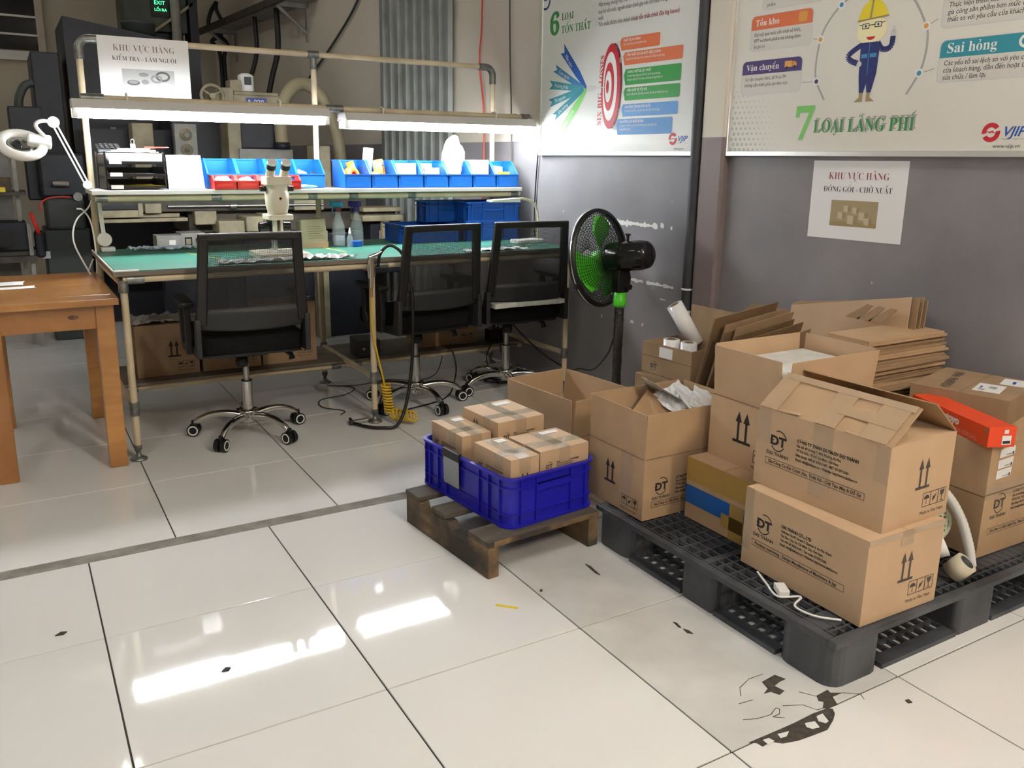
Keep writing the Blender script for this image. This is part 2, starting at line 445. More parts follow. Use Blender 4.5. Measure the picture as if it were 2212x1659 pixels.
# broken corner: dark screed laid bare, white flakes and hairline cracks
def patch(poly, z, m, name):
    b = MB().prism(poly, z - .0006, z); return b.build(name, MATS[m], fl)
chipA = [(0.864, -0.444), (0.918, -0.438), (0.929, -0.465), (0.905, -0.466), (0.88, -0.472), (0.886, -0.499), (0.862, -0.505), (0.852, -0.485), (0.83, -0.482), (0.855, -0.472)]
chipB = [(0.657, -0.597), (0.74, -0.599), (0.808, -0.6), (0.874, -0.597), (0.918, -0.6), (0.934, -0.608), (0.923, -0.624), (0.9, -0.638), (0.857, -0.656), (0.808, -0.653), (0.765, -0.649), (0.724, -0.638), (0.705, -0.62), (0.675, -0.623), (0.672, -0.608)]
chipC = [(0.942, -0.553), (0.987, -0.55), (0.983, -0.562), (1.01, -0.577), (0.974, -0.576), (0.958, -0.604), (0.923, -0.602), (0.915, -0.594), (0.937, -0.579), (0.929, -0.57)]
for c in (chipA, chipB, chipC): patch(c, .0008, 'chip_dark', 'broken_patch')
for c in ([(0.691, -0.608), (0.709, -0.61), (0.713, -0.624), (0.69, -0.627)], [(0.738, -0.61), (0.77, -0.616), (0.751, -0.626), (0.733, -0.624)],
          [(0.827, -0.614), (0.854, -0.621), (0.846, -0.642), (0.826, -0.638), (0.819, -0.626)], [(0.873, -0.61), (0.895, -0.61), (0.884, -0.637), (0.871, -0.639), (0.862, -0.625)]):
    patch(c, .0022, 'tile_white', 'tile_flake')
for c in ([(0.744, -0.481), (0.787, -0.486)], [(0.772, -0.46), (0.795, -0.434), (0.844, -0.418), (0.893, -0.42)],
          [(0.707, -0.53), (0.739, -0.544), (0.781, -0.55), (0.813, -0.537), (0.818, -0.544), (0.803, -0.558), (0.779, -0.558), (0.802, -0.575)],
          [(0.915, -0.52), (0.943, -0.559)], [(1.01, -0.577), (1.047, -0.602), (1.035, -0.623)], [(0.834, -0.54), (0.881, -0.561), (0.896, -0.592), (0.919, -0.596)]):
    b = MB()
    for (x0, y0), (x1, y1) in zip(c, c[1:]):
        d = Vector((x1 - x0, y1 - y0, 0)); n = Vector((-d.y, d.x, 0)).normalized() * .0010
        b.prism([(x0 - n.x, y0 - n.y), (x1 - n.x * .6, y1 - n.y * .6), (x1 + n.x * .6, y1 + n.y * .6), (x0 + n.x, y0 + n.y)], .0001, .0007)
    b.build('crack', MATS['chip_dark'], fl)
deb = [([(0.858, -0.108), (0.863, -0.12), (0.857, -0.144), (0.853, -0.137)], 'small grey crumb of grout, upper of two on the dirty tile'),
       ([(0.858, -0.151), (0.866, -0.167), (0.865, -0.185), (0.854, -0.172)], 'small grey crumb of grout, lower of two on the dirty tile'),
       ([(1.122, -0.676), (1.133, -0.678), (1.13, -0.69), (1.119, -0.687)], 'small dark crumb on white tile in front of black pallet'),
       ([(0.845, 0.313), (0.851, 0.293), (0.843, 0.227), (0.837, 0.246)], 'dark sliver of dirt on floor between wooden and black pallets'),
       ([(-.722, .676), (-.706, .690), (-.690, .684), (-.700, .672)], 'black speck of dirt on white tile at far left'),
       ([(-.352, .278), (-.339, .292), (-.326, .286), (-.334, .274)], 'scuffed dark speck inside the tube reflection on floor'),
       ([(.612, .232), (.618, .241), (.625, .237), (.619, .229)], 'black pellet beside the tile joint near wooden pallet')]
for c, l in deb:
    tag(MB().prism(c, 0, .003).build('debris', MATS['chip_dark']), l, 'debris', 'specks on the floor')
tag(MB().prism([(0.455, 0.232), (0.447, 0.224), (0.495, 0.176), (0.503, 0.184)], 0, .0008).build('tape_strip', MATS['tape_yellow']), 'short strip of yellow tape stuck to white floor tile', 'tape')

# ------------------------------------------------------------------ walls, ceiling
WRZ = -rad(90 - 4.2232)         # local x runs to the right along the wall, y into it
def wall_mat():
    m = bpy.data.materials.new('wall_two_tone'); m.use_nodes = True; nt = m.node_tree; b = nt.nodes['Principled BSDF']
    tc = nt.nodes.new('ShaderNodeTexCoord'); sp = nt.nodes.new('ShaderNodeSeparateXYZ'); nt.links.new(tc.outputs['Object'], sp.inputs[0])
    g = nt.nodes.new('ShaderNodeMath'); g.operation = 'GREATER_THAN'; g.inputs[1].default_value = 1.428; nt.links.new(sp.outputs['Z'], g.inputs[0])
    n = nt.nodes.new('ShaderNodeTexNoise'); n.inputs['Scale'].default_value = 1.6; n.inputs['Detail'].default_value = 6; nt.links.new(tc.outputs['Object'], n.inputs['Vector'])
    r = nt.nodes.new('ShaderNodeValToRGB'); r.color_ramp.elements[0].position = .35; r.color_ramp.elements[1].position = .7
    r.color_ramp.elements[0].color = (.165, .160, .170, 1); r.color_ramp.elements[1].color = (.255, .236, .247, 1)
    nt.links.new(n.outputs['Fac'], r.inputs['Fac'])
    # white flecks where the paint is chipped
    v = nt.nodes.new('ShaderNodeTexVoronoi'); v.inputs['Scale'].default_value = 9; nt.links.new(tc.outputs['Object'], v.inputs['Vector'])
    l = nt.nodes.new('ShaderNodeMath'); l.operation = 'LESS_THAN'; l.inputs[1].default_value = .05; nt.links.new(v.outputs['Distance'], l.inputs[0])
    n3 = nt.nodes.new('ShaderNodeTexNoise'); n3.inputs['Scale'].default_value = 2.3; nt.links.new(tc.outputs['Object'], n3.inputs['Vector'])
    g3 = nt.nodes.new('ShaderNodeMath'); g3.operation = 'GREATER_THAN'; g3.inputs[1].default_value = .56; nt.links.new(n3.outputs['Fac'], g3.inputs[0])
    mu = nt.nodes.new('ShaderNodeMath'); mu.operation = 'MULTIPLY'; nt.links.new(l.outputs[0], mu.inputs[0]); nt.links.new(g3.outputs[0], mu.inputs[1])
    m0 = nt.nodes.new('ShaderNodeMixRGB'); m0.inputs[2].default_value = (.42, .42, .42, 1); nt.links.new(mu.outputs[0], m0.inputs[0]); nt.links.new(r.outputs['Color'], m0.inputs[1])
    r2 = nt.nodes.new('ShaderNodeValToRGB'); r2.color_ramp.elements[0].position = .3; r2.color_ramp.elements[1].position = .7
    r2.color_ramp.elements[0].color = (.56, .51, .43, 1); r2.color_ramp.elements[1].color = (.62, .57, .48, 1); nt.links.new(n.outputs['Fac'], r2.inputs['Fac'])
    mx = nt.nodes.new('ShaderNodeMixRGB'); nt.links.new(g.outputs[0], mx.inputs[0]); nt.links.new(m0.outputs[0], mx.inputs[1]); nt.links.new(r2.outputs['Color'], mx.inputs[2])
    nt.links.new(mx.outputs[0], b.inputs['Base Color']); b.inputs['Roughness'].default_value = .42; b.inputs['Specular IOR Level'].default_value = .35
    MATS['wall_two_tone'] = m
    return m
wall_mat()
wr = MB().box((-9.1, 0, 0), (7, .2, 4.1)).build('wall_right', MATS['wall_two_tone']); struct(wr)
wr.location = (2.30, 0, 0); wr.rotation_euler = (0, 0, WRZ); wr['label'] = 'right wall, cream above and worn grey-violet paint below'
WF = (Vector((0, 0, 0)), Vector((1, 0, 0)), Vector((0, 0, 1)), Vector((0, -1, 0)))
rnd = random.Random(4)
def peel(u0, z0, u1, z1, h, gaps):
    b = MB(); n = int(abs(u1 - u0) / .014) + 3
    up, dn = [], []
    segs = []
    for i in range(n):
        t = i / (n - 1); u = u0 + (u1 - u0) * t; z = z0 + (z1 - z0) * t; w = h * (.35 + .65 * rnd.random()) * (1 - .4 * t)
        if rnd.random() < gaps:
            if len(up) > 1: segs.append((up, dn))
            up, dn = [], []; continue
        up.append((-u, z + w * (.3 + .4 * rnd.random()))); dn.append((-u, z - w * (.3 + .4 * rnd.random())))
    if len(up) > 1: segs.append((up, dn))
    for up, dn in segs:
        b.flat(up + dn[::-1], WF, .0012)
    if b.v: b.build('bare_patch', MATS['plaster_white'], wr)['label'] = 'white scrape where wall paint is gone'
peel(2.085, .998, 1.60, .991, .046, .0); peel(1.58, 1.0, 1.425, .98, .026, .3); peel(1.845, .698, 1.464, .692, .028, .10)
peel(1.829, .47, 1.63, .465, .034, .45); peel(1.557, .624, 1.49, .617, .008, .3); peel(1.77, .783, 1.67, .775, .010, .4); peel(2.02, .46, 1.94, .47, .02, .4)
# engaged column with the two-tone paint
ct = wall_mat; colm = MATS['wall_two_tone'].copy(); colm.name = 'column_two_tone'
for n in colm.node_tree.nodes:
    if n.type == 'VALTORGB' and n.color_ramp.elements[0].color[0] < .2:
        n.color_ramp.elements[0].color = (.165, .130, .130, 1); n.color_ramp.elements[1].color = (.225, .180, .175, 1)
c = MB().box((-1.304, -.045, 0), (-1.165, .01, 4.0)).build('trim_1', colm, bevel=.012); struct(c)
c.location = wr.location; c.rotation_euler = wr.rotation_euler; c['label'] = 'narrow column, cream above, dusky pink-grey below'
p = MB().cyl((-1.338, -.036, .60), (-1.338, -.036, 3.9), .026, n=20).build('trim_2', MATS['grey_dark']); struct(p)
p.location = wr.location; p.rotation_euler = wr.rotation_euler; p['label'] = 'dark grey drain pipe running down beside the column'
q = MB().lathe([(.0275, 0), (.0295, .002), (.0295, .008), (.0275, .01)], (-1.338, -.036, .70)).build('pipe_clip', MATS['white_plastic'], p)
q = MB().cyl((-1.338, -.036, .585), (-1.338, -.036, .60), .03).build('pipe_end', MATS['white_plastic'], p)

wb = MB().box((-7, 9.0, 0), (4.2, 9.2, 4.1)).build('wall_back', MATS['plaster_cream']); struct(wb); wb['label'] = 'cream back wall of the hall'
wl = MB().box((-7.2, -8.2, 0), (-7, 9.2, 4.1)).build('wall_left', MATS['plaster_cream']); struct(wl)
wf = MB().box((-7, -8.2, 0), (4.2, -8.0, 4.1)).build('wall_front', MATS['plaster_cream']); struct(wf)
ce = MB().box((-7.2, -8.2, 4.0), (4.2, 9.4, 4.12)).build('ceiling', mat('ceiling_grey', (.26, .26, .25), rough=.9)); struct(ce)

# window with bars on the back wall (top left of the view)
wn = MB().box((-2.2, 8.985, 2.40), (-.20, 8.999, 3.6)).build('window_1', MATS['glass_dark']); struct(wn); wn['label'] = 'dark window with white horizontal bars, high on back wall'
MB().box((-2.3, 8.90, 2.29), (-.06, 8.999, 2.38)).build('window_sill', MATS['white_matte'], wn)
MB().box((-.22, 8.93, 2.38), (-.15, 8.999, 3.6)).build('window_frame', MATS['plaster_cream'], wn)
for k in range(6):
    MB().cyl((-2.2, 8.96, 2.57 + k * .185), (-.2, 8.96, 2.55 + k * .185), .012).build('window_bar', MATS['white_matte'], wn)

# ceiling battens
lamp_mat = mat('batten_light', (.9, .9, .9), emit=((1, .98, .95), 9))
for k, (x, y, z, ax, w, colr) in enumerate(HALL):
    t = thing('ceiling_batten', ['white ceiling batten light over front left floor', 'white ceiling batten light over front right floor', 'white ceiling batten light far behind on the left', 'warm ceiling batten light far behind on the right', 'white ceiling batten light left of the workbench', 'white ceiling batten light over the gap behind the workbench', 'white ceiling batten light far back on the left'][k], 'light', (x, y, z), 0, 'ceiling battens of the hall')
    MB().box((-.09, -.62, .02), (.09, .62, .15)).build('housing', MATS['white_matte'], t)
    em = bpy.data.materials.new('batten_tube'); em.use_nodes = True; e = em.node_tree.nodes['Principled BSDF']
    e.inputs['Emission Color'].default_value = (*colr, 1); e.inputs['Emission Strength'].default_value = w * .9
    for s in (-.05, .05):
        MB().cyl((s, -.58, 0), (s, .58, 0), .014, n=8).build('tube', em, t)

# ------------------------------------------------------------------ boards and signs on the right wall
def on_wall(u, z, off=0.):
    ux, uy = math.sin(-rad(4.2232)), math.cos(rad(4.2232)); nx, ny = -math.cos(rad(4.2232)), math.sin(-rad(4.2232))
    return (2.30 + ux * u + nx * off, uy * u + ny * off, z)
def pr(name, col): return mat('print_' + name, col, rough=.45)
P_ = dict(orange=pr('orange', (.62, .15, .055)), green=pr('green', (.015, .26, .035)), blue=pr('blue', (.06, .23, .52)), red=pr('red', (.48, .018, .03)), redd=pr('dark_red', (.10, .012, .014)),
          wht=pr('white', (.72, .72, .70)), navy=pr('navy', (.012, .02, .12)), teal=pr('teal', (.055, .27, .32)), steelb=pr('steel_blue', (.05, .20, .40)), deepb=pr('deep_blue', (.02, .09, .36)),
          grn2=pr('light_green', (.18, .52, .12)), grey=pr('grey', (.33, .33, .32)), lgrey=pr('light_grey', (.55, .55, .54)), black=pr('black', (.02, .02, .02)), purple=pr('purple', (.055, .03, .14)),
          dgreen=pr('dark_green', (.02, .14, .03)), mgreen=pr('mid_green', (.04, .24, .06)), cream=pr('cream', (.78, .72, .42)), yellow=pr('yellow', (.70, .58, .03)), brown=pr('brown', (.30, .22, .10)),
          ora2=pr('warm_orange', (.62, .30, .06)), maroon=pr('maroon', (.25, .015, .02)), dots=pr('dots', (.42, .47, .40)), card=pr('card', (.60, .575, .53)), tealb=pr('teal_header', (.03, .24, .30)), skin=pr('lens', (.70, .66, .5)))
mat('board_face', (.64, .64, .61), rough=.28, spec=.4)
mat('board_face_warm', (.66, .64, .58), rough=.3, spec=.4)
mat('alu', (.72, .72, .70), rough=.3, metal=.6)

def board(name, label, u0, u1, z0, z1, face):
    t = thing(name, label, 'notice board', on_wall(u0, z0), WRZ, 'framed boards on the right wall')
    w, h = u0 - u1, z1 - z0
    MB().box((.015, -.022, .015), (w - .015, -.002, h - .015)).build('panel', MATS[face], t)
    for nm, a, b in (('frame_bottom', (0, -.030, 0), (w, 0, .022)), ('frame_top', (0, -.030, h - .022), (w, 0, h)), ('frame_side', (0, -.030, .022), (.018, 0, h - .022)), ('frame_side', (w - .018, -.030, .022), (w, 0, h - .022))):
        MB().box(a, b).build(nm, MATS['alu'], t, bevel=.002)
    F = (Vector((0, -.0222, 0)), Vector((1, 0, 0)), Vector((0, 0, 1)), Vector((0, -1, 0)))
    return t, F, (lambda u, z: (u0 - u, z - z0))
def ell(c, rx, rz, n=40, a0=0, a1=2 * PI): return [(c[0] + rx * math.cos(a0 + (a1 - a0) * i / n), c[1] + rz * math.sin(a0 + (a1 - a0) * i / n)) for i in range(n + (0 if a1 - a0 >= 2 * PI - 1e-6 else 1))]
def rrect(x0, y0, x1, y1, r, n=4, corners='abcd'):
    pts = []
    for k, (cx, cy, a) in zip('abcd', ((x1 - r, y1 - r, 0), (x0 + r, y1 - r, PI / 2), (x0 + r, y0 + r, PI), (x1 - r, y0 + r, 3 * PI / 2))):
        if k in corners: pts += [(cx + r * math.cos(a + PI / 2 * i / n), cy + r * math.sin(a + PI / 2 * i / n)) for i in range(n + 1)]
        else: pts.append({'a': (x1, y1), 'b': (x0, y1), 'c': (x0, y0), 'd': (x1, y0)}[k])
    return pts
def ring2(c, rx, ry, t, n=40, a0=0, a1=2 * PI):
    out = []
    for i in range(n):
        a, b = a0 + (a1 - a0) * i / n, a0 + (a1 - a0) * (i + 1) / n
        out.append([(c[0] + (rx - t) * math.cos(a), c[1] + (ry - t) * math.sin(a)), (c[0] + rx * math.cos(a), c[1] + ry * math.sin(a)), (c[0] + rx * math.cos(b), c[1] + ry * math.sin(b)), (c[0] + (rx - t) * math.cos(b), c[1] + (ry - t) * math.sin(b))])
    return out
def draw(t, F, polys, m, lift, name='print'):
    b = MB()
    for p in polys: b.flat(p, F, lift)
    return b.build(name, m, t)
def line2(p, q, w):
    d = Vector((q[0] - p[0], q[1] - p[1])); n = Vector((-d.y, d.x)).normalized() * (w / 2)
    return [(p[0] - n.x, p[1] - n.y), (q[0] - n.x, q[1] - n.y), (q[0] + n.x, q[1] + n.y), (p[0] + n.x, p[1] + n.y)]
def swirl(t, F, c, r, lift):
    draw(t, F, ring2(c, r, r * 1.05, r * .50, 16, rad(35), rad(190)), P_['red'], lift, 'logo')
    draw(t, F, ring2(c, r, r * 1.05, r * .50, 16, rad(215), rad(370)), P_['red'], lift, 'logo')
    draw(t, F, [[(c[0] - r * .55, c[1] + r * .12), (c[0] - r * .05, c[1] - r * .12), (c[0] + r * .05, c[1] + r * .02), (c[0] + r * .55, c[1] - r * .14), (c[0] + r * .1, c[1] + r * .22), (c[0] - r * .05, c[1] + r * .08)]], P_['red'], lift + .0002, 'logo')

# --- board one: six big losses
t, F, U = board('notice_board', 'framed board with red target and six coloured bars, left of the column', 2.60, 1.347, 1.344, 2.26, 'board_face')
draw(t, F, ring2(U(2.565, 2.20), .045, .05, .012, 12, PI, 2 * PI), P_['navy'], .0004, 'logo')
draw(t, F, [[U(2.595, 2.2), U(2.55, 2.2), U(2.55, 2.235), U(2.595, 2.235)]], P_['deepb'], .0004, 'logo')
text('6', .165, F, *U(2.523, 2.010), P_['mgreen'], t, serif=True, squash=1.0, bold=.003)
text('LOẠI', .054, F, *U(2.414, 2.078), P_['dgreen'], t, serif=True, squash=.80)
text('TỔN THẤT', .058, F, *U(2.415, 2.008), P_['mgreen'], t, serif=True, squash=.86)
for b_, z in (('Một trong những mục tiêu chính của TPM là giảm và', 2.108), ('loại bỏ tổn thất, nguyên nhân chính gây nên tổn thất trong sản', 2.073), ('xuất', 2.042)):
    text(b_, .029, F, *U(2.10, z), P_['black'], t, squash=.72)
text('Tổn thất được chia thành 6 ', .029, F, *U(2.098, 2.010), P_['black'], t, squash=.80)
text('loại tổn thất chính (Six big losses)', .029, F, *U(1.832, 2.010), P_['maroon'], t, squash=.80, bold=.0004)
hub = U(2.20, 1.70)
fans = [((2.385, 1.952), (2.414, 1.902), 'deepb', 'Máy móc'), ((2.458, 1.848), (2.48, 1.812), 'steelb', 'Con người'), ((2.51, 1.764), (2.513, 1.717), 'teal', 'Phương pháp'),
        ((2.515, 1.659), (2.504, 1.616), 'teal', 'Tài nguyên'), ((2.474, 1.576), (2.453, 1.541), 'tealb', 'Đo lường'), ((2.413, 1.49), (2.375, 1.452), 'grn2', 'Môi trường')]
for k, (a, b_, m, s) in enumerate(fans):
    a, b_ = Vector(U(*a)), Vector(U(*b_)); h = Vector(hub); mid = (a + b_) / 2; d = (h - mid).normalized(); n = Vector((-d.y, d.x))
    e = Vector(U(2.175, 1.698)); w = .014
    notch = mid + d * .03
    if k in (0, 5):
        bend = h - d * .10 + n * (.012 if k == 0 else -.012)
        poly = [a, notch, b_, bend - n * .022, e - Vector((0, .012)), e + Vector((0, .012)), bend + n * .022]
    else: poly = [a, notch, b_, h - n * w, h + n * w]
    draw(t, F, [[tuple(q) for q in poly]], P_[m], .0004 + .0001 * k, 'arrow_tail')
    ang = math.atan2(d.y, d.x); st = mid + d * .05 - n * .009
    text(s, .028, F, st.x, st.y, P_['wht'], t, rot=ang, lift=.0012 + .0001 * k, squash=.85)
draw(t, F, [[U(2.175, 1.712), U(2.175, 1.684), U(2.15, 1.680), U(2.115, 1.684), U(2.095, 1.69), U(2.095, 1.708), U(2.115, 1.714), U(2.15, 1.716)], line2(U(2.10, 1.699), U(2.015, 1.697), .006)], P_['lgrey'], .0022, 'dart')
c0 = U(1.975, 1.699)
draw(t, F, [ell((c0[0] + .012, c0[1]), .072, .215)], P_['redd'], .0003, 'target')
for k, (rx, rz, m) in enumerate(((.075, .216, 'red'), (.056, .174, 'wht'), (.040, .123, 'red'), (.026, .08, 'wht'), (.011, .034, 'red'))):
    draw(t, F, [ell((c0[0] - .006 - .006 * k, c0[1]), rx, rz)], P_[m], .0005 + .0002 * k, 'target')
text('SIX BIG', .047, F, *U(2.048, 1.50), P_['red'], t, rot=PI / 2, lift=.0006, squash=.98, serif=True)
text('LOSSES', .047, F, *U(2.044, 1.718), P_['red'], t, rot=PI / 2 - .05, lift=.0006, squash=.80, serif=True)
bars = [(1.921, 1.631, 1.934, 1.871, 'orange', ['THIẾT BỊ HƯ HỎNG', 'Gây ra bởi hỏng máy không báo trước']), (1.893, 1.472, 1.860, 1.797, 'orange', ['TỔN THẤT DO CÀI ĐẶT, HIỆU CHỈNH', 'Bao gồm cài đặt, hiệu chỉnh chương trình, đồ gá cho gia công']),
        (1.881, 1.477, 1.777, 1.698, 'green', ['DỪNG THIẾT BỊ LẶT NHẶT', 'Là hoạt động dừng máy để xử lý sự cố trong khoảng', 'thời gian ngắn (từ 5-10 phút) mà không cần người bảo trì']), (1.879, 1.478, 1.686, 1.622, 'green', ['TỔN THẤT VỀ TỐC ĐỘ', 'Là tổn thất do tốc độ chậm hơn tốc độ thiết kế vì bất kỳ lý do gì']),
        (1.890, 1.485, 1.604, 1.542, 'blue', ['SAI HỎNG TRONG SẢN XUẤT', 'Sai hỏng sản phẩm trong điều kiện sản xuất bình thường']), (1.924, 1.516, 1.531, 1.451, 'blue', ['SAI HỎNG LÚC KHỞI ĐỘNG', 'Là dạng tổn thất do quá trình khởi động máy hoặc điều chỉnh', 'trong chương trình'])]
for u0, u1, z1, z0, m, ls in bars:
    (x0, y0), (x1, y1) = U(u0, z0), U(u1, z1)
    rr_ = .009; am = (y0 + y1) / 2 + .012
    cr = lambda cx, cy, a: [(cx + rr_ * math.cos(a + PI / 2 * i / 4), cy + rr_ * math.sin(a + PI / 2 * i / 4)) for i in range(5)]
    draw(t, F, [cr(x1 - rr_, y0 + rr_, -PI / 2) + cr(x1 - rr_, y1 - rr_, 0) + [(x0 + .012, y1), (x0, am), (x0 + .012, y0)]], P_[m], .0004, 'bar')
    draw(t, F, [ell((x0 - .012, (y0 + y1) / 2), .017, .019, 18)], P_['lgrey'], .0003, 'knob')
    hgt = y1 - y0
    for k, s in enumerate(ls): text(s, .017 if k == 0 else .0155, F, x0 + .026, y1 - .020 - .0185 * k, P_['wht'], t, squash=.82 if k == 0 else .70, lift=.0008, bold=.0003 if k == 0 else 0)
swirl(t, F, U(1.508, 1.425), .028, .0005)
text('VJIP', .037, F, *U(1.478, 1.413), P_['deepb'], t, bold=.0008, shear=.3, squash=1.05)
draw(t, F, [line2(U(1.478, 1.404), U(1.40, 1.404), .003)], P_['lgrey'], .0005)
text('www.vjip.vn', .016, F, *U(1.498, 1.373), P_['black'], t, squash=.85)
rd = random.Random(3)
dots = []
for r in range(12):
    for c in range(6):
        rr = .010 * (1 - c / 6.5) * (1 - r / 16)
        if rr > .0015: dots.append(ell((.03 + c * .022 + (r % 2) * .011, .03 + r * .024), rr * .7, rr, 10))
draw(t, F, dots, P_['dots'], .0003, 'dots')

# --- board two: seven wastes
t, F, U = board('notice_board', 'framed board with cartoon worker in yellow hard hat, right of the column', 1.171, -.75, 1.344, 2.30, 'board_face_warm')
def cardbox(u0, u1, z1, zh, z0, m, title, lines, icon=None, sz=.033, lsz=.021):
    (x0, y0), (x1, y1) = U(u0, z0), U(u1, z1); yh = U(u0, zh)[1]
    draw(t, F, [rrect(x0 - .004, y0 - .004, x1 + .004, y1 + .002, .02, 4, 'abcd')], P_['lgrey'], .0003, 'card_shadow')
    draw(t, F, [rrect(x0, y0, x1, y1, .02, 4, 'abcd')], P_['card'], .0005, 'card')
    draw(t, F, [rrect(x0, yh, x1, y1, .02, 4, 'ab')], P_[m], .0007, 'card_header')
    text(title, sz * 1.1, F, x0 + .022, yh + .016, P_['wht'], t, serif=True, squash=.95, lift=.001)
    for k, s in enumerate(lines): text(s, lsz, F, x0 + .018, yh - .026 - k * .0245, P_['black'], t, squash=.86, lift=.0009, shear=.08)
cardbox(1.073, .764, 1.932, 1.875, 1.791, 'orange', 'Tồn kho', ['Dự trữ quá mức cần thiết về NVL,', 'BTP và thành phẩm mà không đem', 'lại giá trị.'], lsz=.0195)
cardbox(1.105, .796, 1.748, 1.692, 1.61, 'purple', 'Vận chuyển', ['Sự vận chuyển NVL, BTP và TP', 'không cần thiết giữa các khu vực.'], lsz=.0195)
cardbox(.220, -.20, 1.95, 1.885, 1.792, 'orange', 'Gia công thừa', ['Thực hiện thêm các công việc hay', 'gia công sản phẩm hơn mức cần', 'thiết so với yêu cầu của khách hàng.'], lsz=.0245)
cardbox(.212, -.20, 1.747, 1.688, 1.607, 'tealb', 'Sai hỏng', ['Các yếu tố sai lệch so với yêu cầu', 'của khách hàng, dẫn đến hoạt động', 'sửa chữa / làm lại.'], sz=.044, lsz=.0245)
cardbox(1.02, .72, 2.06, 2.0, 1.955, 'steelb', 'Chờ đợi', [])
text('phẩm', .0195, F, *U(1.0, 1.965), P_['black'], t)
draw(t, F, [rrect(*U(.832, 1.885), *U(.79, 1.925), .01)], P_['ora2'], .001, 'icon')
draw(t, F, [[U(.882, 1.71), U(.845, 1.71), U(.845, 1.735), U(.882, 1.735)], [U(.843, 1.712), U(.822, 1.712), U(.822, 1.722), U(.83, 1.732), U(.843, 1.732)]], P_['ora2'], .001, 'icon')
draw(t, F, [ell(U(.87, 1.708), .006, .006, 10), ell(U(.832, 1.71), .006, .006, 10)], P_['black'], .0012, 'icon')
draw(t, F, ring2(U(-.075, 1.72), .022, .022, .009, 14), P_['wht'], .001, 'icon')
cpts = [(0.675, 1.568), (0.719, 1.642), (0.729, 1.707), (0.718, 1.804), (0.69, 1.866), (0.636, 1.925), (0.56, 1.965), (.5, 1.975), (.42, 1.96), (.34, 1.91), (0.277, 1.806), (0.266, 1.756), (.268, 1.70), (0.283, 1.643), (0.324, 1.57)]
sp = [U(p.x, p.y) for p in smooth_path([(a, b_, 0) for a, b_ in cpts], 4)]
for i in (slice(0, 30), slice(30, 99)):
    q = sp[i]; draw(t, F, [line2(q[k], q[k + 1], .008) for k in range(len(q) - 1)], P_['grey'], .0004, 'circle_line')
for (u, z), m in (((.719, 1.642), 'purple'), ((.718, 1.804), 'ora2'), ((.636, 1.925), 'steelb'), ((.277, 1.806), 'ora2'), ((.283, 1.643), 'teal')):
    draw(t, F, [ell(U(u, z), .016, .016, 18)], P_['wht'], .0006, 'dot'); draw(t, F, [ell(U(u, z), .009, .009, 18)], P_[m], .0008, 'dot')
for a, b_ in (((.79, 1.643), (.735, 1.642)), ((.755, 1.812), (.73, 1.806)), ((.262, 1.812), (.235, 1.825)), ((.268, 1.645), (.225, 1.655))): draw(t, F, [line2(U(*a), U(*b_), .003)], P_['grey'], .0004, 'link_line')
# simple worker pictogram
def blob(pts, m, l, n=4): draw(t, F, [[U(p.x, p.y) for p in smooth_path([(a, b_, 0) for a, b_ in pts + [pts[0]]], n)][:-1]], P_[m], l, 'worker')
blob([(.551, 1.845), (.553, 1.80), (.53, 1.775), (.494, 1.766), (.46, 1.775), (.434, 1.80), (.436, 1.845), (.494, 1.86)], 'cream', .0010)
draw(t, F, [[U(.556, 1.852), U(.43, 1.858), U(.43, 1.866), U(.447, 1.90), U(.478, 1.928), U(.512, 1.928), U(.540, 1.90), U(.553, 1.865)]], P_['yellow'], .0012, 'worker')
draw(t, F, [line2(U(.556, 1.853), U(.428, 1.862), .006), line2(U(.497, 1.93), U(.503, 1.86), .008)], P_['brown'], .0014, 'worker')
draw(t, F, [ell(U(.494, 1.792), .018, .012, 14, PI, 2 * PI)], P_['red'], .0014, 'worker')
draw(t, F, [rrect(*U(.535, 1.822), *U(.505, 1.842), .003), rrect(*U(.483, 1.824), *U(.453, 1.844), .003), line2(U(.505, 1.834), U(.483, 1.835), .003), line2(U(.548, 1.838), U(.535, 1.836), .003), line2(U(.453, 1.838), U(.44, 1.842), .003)], P_['black'], .0013, 'worker')
draw(t, F, [rrect(*U(.532, 1.825), *U(.508, 1.839), .002), rrect(*U(.480, 1.827), *U(.456, 1.841), .002)], P_['skin'], .0014, 'worker')
draw(t, F, [ell(U(.52, 1.832), .004, .005, 10), ell(U(.468, 1.834), .004, .005, 10)], P_['black'], .0015, 'worker')
draw(t, F, [[U(.530, 1.772), U(.462, 1.772), U(.452, 1.74), U(.455, 1.655), U(.470, 1.586), U(.488, 1.586), U(.494, 1.62), U(.502, 1.586), U(.520, 1.586), U(.529, 1.655), U(.532, 1.74)]], P_['navy'], .0011, 'worker')
for path in ([(.528, 1.765), (.56, 1.748), (.584, 1.728), (.57, 1.71), (.54, 1.698)], [(.462, 1.768), (.445, 1.745), (.425, 1.74), (.405, 1.752), (.402, 1.785)]):
    q = [U(p.x, p.y) for p in smooth_path([(a, b_, 0) for a, b_ in path], 4)]
    draw(t, F, [line2(q[k], q[k + 1], .021) for k in range(len(q) - 1)], P_['navy'], .0010, 'worker')
draw(t, F, [ell(U(.532, 1.694), .011, .011, 12), ell(U(.402, 1.797), .012, .012, 12), line2(U(.403, 1.80), U(.400, 1.822), .008)], P_['lgrey'], .0013, 'worker')
draw(t, F, [[U(.527, 1.73), U(.500, 1.73), U(.500, 1.715), U(.527, 1.715)], [U(.49, 1.731), U(.462, 1.731), U(.462, 1.716), U(.49, 1.716)], line2(U(.495, 1.77), U(.494, 1.65), .003)], P_['steelb'], .0013, 'worker')
